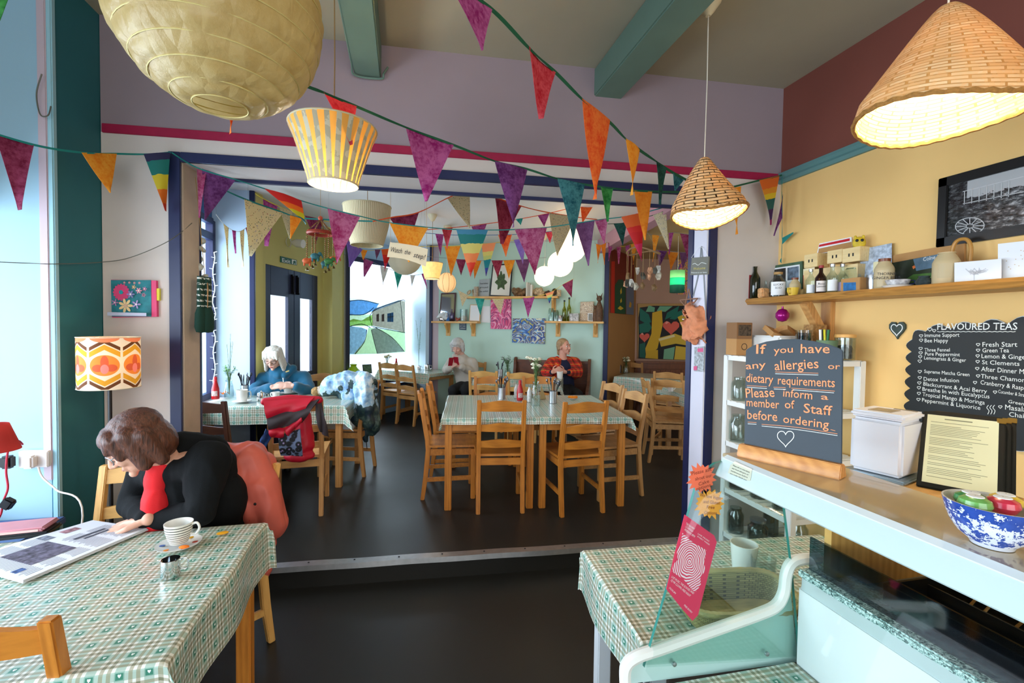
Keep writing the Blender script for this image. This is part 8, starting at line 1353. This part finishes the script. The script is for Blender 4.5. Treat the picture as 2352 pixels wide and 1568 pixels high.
M_dk = mat('trousers_black', '#15161a', .8); M_sho = mat('shoe_black', '#121214', .5)
# reading woman in the foreground
oy = onY; f1 = V((-.80, -.42, -.62)); H = headframe(oy(312, 1020, 2.13), f1)
J = dict(neck=oy(398, 1062, 2.24), chest=oy(430, 1120, 2.30), pel=V((-.86, 2.46, .56)), shL=oy(478, 1062, 2.16), elL=oy(462, 1178, 2.12), wrL=onz(352, 1192, .783), shR=oy(335, 1085, 2.42), elR=oy(305, 1160, 2.34), wrR=onz(335, 1205, .80)+V((-.02, .06, 0)))
sit(J, (-.35, -.9), .45, 0); J['extra'] = [('e', oy(470, 1085, 2.32), (.13, .12, .15)), ('e', oy(500, 1150, 2.34), (.12, .12, .16)), ('c', oy(415, 1030, 2.28), oy(478, 1045, 2.28), .075, .085), ('c', oy(478, 1058, 2.18), oy(468, 1120, 2.15), .085, .07)]
hl = hand_els(J['wrL'], onz(262, 1212, .762)-J['wrL'], (0, 0, 1), 1.22, .26, 1, .16) + hand_els(J['wrR'], onz(290, 1196, .775)-J['wrR'], (0, 0, 1), 1.0, .5, -1)
sk = skin('fair', '#d8a48c'); M_card = mat('cardigan_black', '#0d0f11', .9, bump=.5, bs=260, spec=.25)
o, loc = person('woman with brown bob, black cardigan and red top reading a newspaper', H, 1.0, J, sk, .0042, hl, ('cardigan', M_card, .012), M_dk, M_sho)
face(o, H, 1.0, loc, True, mat('glasses_silver', '#9aa0a8', .25, .9))
blob('red_top', [('e', oy(362, 1105, 2.19), (.044, .05, .075)), ('e', oy(358, 1150, 2.18), (.046, .05, .085)), ('c', oy(374, 1064, 2.20), oy(364, 1085, 2.19), .048, .042), ('c', oy(360, 1150, 2.17), oy(362, 1200, 2.18), .052, .055)], .007, mat('top_red', '#d81a22', .8, bump=.3, bs=200), o, loc, 3, .005, 16)
E_ = lambda H, p, r: ('e', H @ V(p), r, H); C_ = lambda H, p, q, a, b_: ('c', H @ V(p), H @ V(q), a, b_)
bob = [E_(H, (0, -.030, .048), (.092, .104, .088)), E_(H, (0, .030, .066), (.074, .060, .050)), E_(H, (0, -.062, -.015), (.090, .072, .100)), C_(H, (-.078, .0, .06), (-.080, .018, -.070), .036, .026), C_(H, (.078, .0, .06), (.080, .018, -.070), .036, .026), C_(H, (-.082, -.04, .03), (-.080, -.035, -.090), .04, .026), C_(H, (.082, -.04, .03), (.080, -.035, -.090), .04, .026), C_(H, (-.064, .045, .070), (-.070, .056, .0), .026, .016), C_(H, (.064, .045, .070), (.070, .056, .0), .026, .016)] + [C_(H, (x, .045, .088), (x*1.15, .078, .040), .026, .013) for x in (-.05, -.025, 0, .025, .05)]
blob('hair', bob, .005, hairmat('brown', '#26110b', '#6e3e2a'), o, loc, 9, .0015, 60)
# white-haired woman in the blue fleece
Y5 = 5.12; H = headframe(oy(628, 822, Y5), (-.12, -.85, -.48)); J = dict(neck=oy(645, 855, Y5+.12), chest=oy(652, 885, Y5+.16), pel=V((oy(655, 930, Y5+.2).x, Y5+.22, UP+.55)), shR=oy(598, 872, Y5+.12), elR=oy(584, 905, Y5-.02), wrR=oy(624, 889, Y5-.18), shL=oy(698, 868, Y5+.12), elL=oy(712, 900, Y5-.02), wrL=oy(675, 886, Y5-.18))
sit(J, (0, -1), UP+.45, UP); hl = hand_els(J['wrR'], (.8, -.2, .15), (.1, -.7, .7), .95, .55, -1) + hand_els(J['wrL'], (-.9, -.2, .05), (0, -.7, .7), .95, .6, 1)
J['extra'] = [('c', oy(618, 848, Y5+.10), oy(640, 862, Y5+.02), .04, .035), ('c', oy(672, 846, Y5+.10), oy(655, 862, Y5+.02), .04, .035), ('c', J['neck'], J['chest'], .12, .16)]
o, loc = person('woman with straight white hair, glasses and blue fleece, hands clasped, looking down', H, 1.0, J, skin('rosy', '#e0b09c'), .006, hl, ('fleece', mat('fleece_blue', '#0d5e80', .9, bump=.5, bs=200, sheen=.4), .018), M_dk, M_sho)
face(o, H, 1.0, loc, True, mat('glasses_black', '#141414', .3)); bob = [E_(H, (0, -.020, .046), (.081, .096, .078)), E_(H, (0, -.05, -.02), (.084, .066, .11))] + [C_(H, (x, .040, .088), (x*1.25, .078, .030), .024, .009) for x in (-.055, -.03, 0, .03, .055)] + [C_(H, (g*.060, y, .080), (g*.088, y+.010, -.128), .023, .015) for g in (-1, 1) for y in (-.05, -.03, -.01, .008, .024)]
blob('hair', bob, .007, hairmat('white', '#b4ad9f', '#f0ece2'), o, loc, 7, .002, 50)
I = MX.Translation(-loc); B().tube([oy(650, 868, Y5-.04)-loc, oy(652, 884, Y5-.09)-loc], .004, 6).build('zip', M_chrome, o); B().bar(oy(656, 854, Y5-.05)-loc, oy(664, 851, Y5-.045)-loc, .004, .012).build('badge', mat('badge_gold', '#d8c070', .5), o)
# grey-haired woman with the red phone case
Y6 = 7.02; H = headframe(oy(1051, 797, Y6), (-.42, -.75, -.45)); J = dict(neck=oy(1062, 822, Y6+.06), chest=oy(1066, 842, Y6+.06), pel=V((oy(1072, 880, Y6+.1).x+.02, Y6+.06, UP+.54)), shR=oy(1037, 833, Y6+.1), elR=oy(1026, 850, Y6-.02), wrR=oy(1033, 845, Y6-.18), shL=oy(1086, 834, Y6-.02), elL=oy(1090, 856, Y6-.06), wrL=oy(1056, 840, Y6-.2))
sit(J, (-.45, -.9), UP+.45, UP); hl = hand_els(J['wrR'], (.5, -.3, .45), (-.4, -.8, .3), .95, .6, -1) + hand_els(J['wrL'], (-.85, -.2, .15), (.2, -.8, -.3), .95, .6, 1); J['extra'] = [('e', J['chest']+V((.02, 0, -.05)), (.19, .15, .17)), ('c', oy(1045, 818, Y6+.02), oy(1066, 826, Y6), .045, .05)]
o, loc = person('grey-haired woman in a pale grey jumper looking at a phone in a red case', H, 1.05, J, skin('fair2', '#dcae9c'), .007, hl, ('jumper', mat('jumper_grey', '#c4bdb2', .95, bump=.5, bs=160), .022), M_dk, M_sho)
face(o, H, 1.05, loc, True); blob('hair', [E_(H, (0, -.025, .05), (.096, .104, .09)), E_(H, (0, -.05, -.01), (.094, .075, .09)), C_(H, (-.084, .0, .05), (-.088, .01, -.05), .034, .026), C_(H, (.084, .0, .05), (.088, .01, -.05), .034, .026), E_(H, (0, .02, .085), (.075, .066, .045))], .008, hairmat('grey', '#a8a6a4', '#dedcd8'), o, loc, 4, .006, 45)
p = oy(1041, 832, Y6-.24); r = thing('phone_case', 'open red phone case in the grey-haired woman\'s hands', 'phone case', p); B().box((-.035, 0, .01), (.075, .008, .13), (.3, 0, .35)).build('cover', mat('leather_red', '#a0142a', .4), r, bevel=.003); B().box((.045, .01, .02), (.075, .008, .13), (.3, 0, -.5)).build('back_shell', MATS['leather_red'], r, bevel=.003)
chair('pine chair the grey-haired woman sits on against the mint wall', (J['pel'].x+.02, J['pel'].y+.03, UP), R(152), 'tan')
# woman in the tartan shawl
Y7 = 6.40; H = headframe(oy(1296, 797, Y7), (.52, -.84, .04)); J = dict(neck=oy(1293, 827, Y7+.02), chest=oy(1294, 845, Y7+.03), pel=V((oy(1296, 880, Y7+.05).x, Y7+.06, UP+.55)), shR=oy(1270, 835, Y7+.02), elR=oy(1259, 857, Y7-.1), wrR=oy(1269, 854, Y7-.24), shL=oy(1318, 835, Y7+.02), elL=oy(1325, 857, Y7-.10), wrL=oy(1297, 854, Y7-.24))
sit(J, (-.1, -1), UP+.45, UP); hl = hand_els(J['wrR'], (.75, -.25, .35), (-.3, -.8, .1), .95, .55, -1) + hand_els(J['wrL'], (-.75, -.25, .35), (.3, -.8, .1), .95, .55, 1)
o, loc = person('woman with tied-back fair hair in a red tartan shawl holding a white mug', H, 1.05, J, skin('pink', '#dba08a'), .007, hl, ('navy_top', mat('top_navy', '#141c3a', .85), .0), M_dk, M_sho)
face(o, H, 1.05, loc); blob('hair', [E_(H, (0, -.030, .055), (.088, .094, .078)), E_(H, (0, -.06, .02), (.082, .062, .08)), C_(H, (0, -.10, .0), (-.01, -.12, -.10), .034, .022), C_(H, (-.074, -.005, .06), (-.080, -.03, -.02), .026, .02), C_(H, (.074, -.005, .06), (.080, -.03, -.02), .026, .02)], .008, hairmat('fair', '#8a6a48', '#c9a880'), o, loc, 2, .004, 50)
t = NT('tartan_red'); v = t.xyz(t.co('Object')); c = hexc('#dc2a20'); 
def bands(c, x, P, w, ofs, col, amt): f = t.ma('LESS_THAN', t.ma('ABSOLUTE', t.ma('SUBTRACT', t.ma('FRACT', t.ma('ADD', t.ma('DIVIDE', x, P), ofs)), .5)), w); return t.mix(t.ma('MULTIPLY', f, amt), c, hexc(col))
xx = t.ma('ADD', v[0], t.ma('MULTIPLY', v[1], .6))
for x in (xx, v[2]): c = bands(c, x, .085, .16, 0, '#1a2a1c', .55); c = bands(c, x, .085, .03, .5, '#d8b43a', .7); c = bands(c, x, .085, .02, .25, '#20202a', .8)
t.base(c); t.b.inputs['Roughness'].default_value = .95
sh = []
for k, g in (('R', -1), ('L', 1)):
    sh += [('c', J['neck']+V((g*.085, .03, .01)), J['sh'+k]+V((g*.02, 0, .02)), .045, .075), ('c', J['sh'+k]+V((g*.03, 0, .0)), J['el'+k]+V((g*.02, .02, .02)), .085, .08), ('c', J['neck']+V((g*.085, -.04, -.01)), J['chest']+V((g*.14, -.13, -.08)), .045, .06), ('c', J['el'+k]+V((g*.01, 0, 0)), J['el'+k].lerp(J['wr'+k], .55), .07, .05)]
sh += [('c', J['shR']+V((0, .08, .02)), J['shL']+V((0, .08, .02)), .07, .07), ('c', J['shR']+V((-.02, .06, -.15)), J['shL']+V((.02, .06, -.15)), .09, .09)]
blob('tartan_shawl', sh, .011, t.m, o, loc, 3, .008, 9)
p = (J['wrR']+J['wrL'])/2 + V((0, -.06, -.045)); mug('white mug held by the tartan-shawled woman', (p.x, p.y, UP+.7475), 1.8, .105, .046, .85)
# ------------------------------------------------------------------ small details
cable('thin cable loop hooked on the lilac trim at upper left', [onY(96, 170, 2.64), onY(84, 215, 2.64), onY(92, 262, 2.64), onY(110, 265, 2.64), onY(117, 244, 2.655)], .003, MATS['wire_dull'])
cable('painted cable along the end of the left ceiling beam', [V((-.31, 2.3, 3.12)), V((-.31, 2.80, 3.115)), V((-.30, 2.90, 3.09)), V((-.15, 2.90, 3.088)), V((-.135, 2.90, 3.12)), V((-.11, 2.905, 3.165))], .006, M_beam)
mug('white cup on the table half hidden behind the right jamb', onz(1537, 900, ZT2)+V((.05, .05, 0)), 0, .08, .036, .8)
# pieces that belong to a part hang under that part
SUBS = {'lid': 'jar_body', 'cap': ('glass', 'bottle_body'), 'paper_label': ('glass', 'bottle_body', 'wrapper'), 'lens': 'glasses', 'ear': 'figure_head', 'ceiling_cup': 'flex', 'bulb': 'lamp_shade', 'chalk_drawing': 'board', 'underline': 'slate', 'heart': 'slate', 'printed_lines': 'page', 'ring_print': 'sheet', 'printed_panel': 'box_body', 'cut_out': 'box_body', 'lid_window': 'lid', 'shells': 'jar_body', 'leaf': 'stem', 'blossom': 'stem', 'leaf_print': 'picture'}
def kind_(o): return o.name.split('.')[0]
for r_ in [o for o in bpy.data.objects if o.parent is None]:
    ch = list(r_.children)
    for c_ in ch:
        want = SUBS.get(kind_(c_)); want = (want,) if isinstance(want, str) else want
        if kind_(c_) in ('iris', 'bell', 'eye') and kind_(r_) in ('person', 'beaded_mobile', 'carved_figure', 'owl_ornament'): want = {'iris': ('eye',), 'bell': ('animal',), 'eye': ('figure_head',)}[kind_(c_)]
        if not want: continue
        cand = [x for x in ch if kind_(x) in want and x is not c_ and x.parent is r_]
        if not cand: continue
        ce = lambda x: sum((V(p) for p in x.bound_box), V((0, 0, 0)))/8
        t_ = min(cand, key=lambda x: (ce(x)-ce(c_)).length)
        if t_.matrix_local == MX(): c_.parent = t_
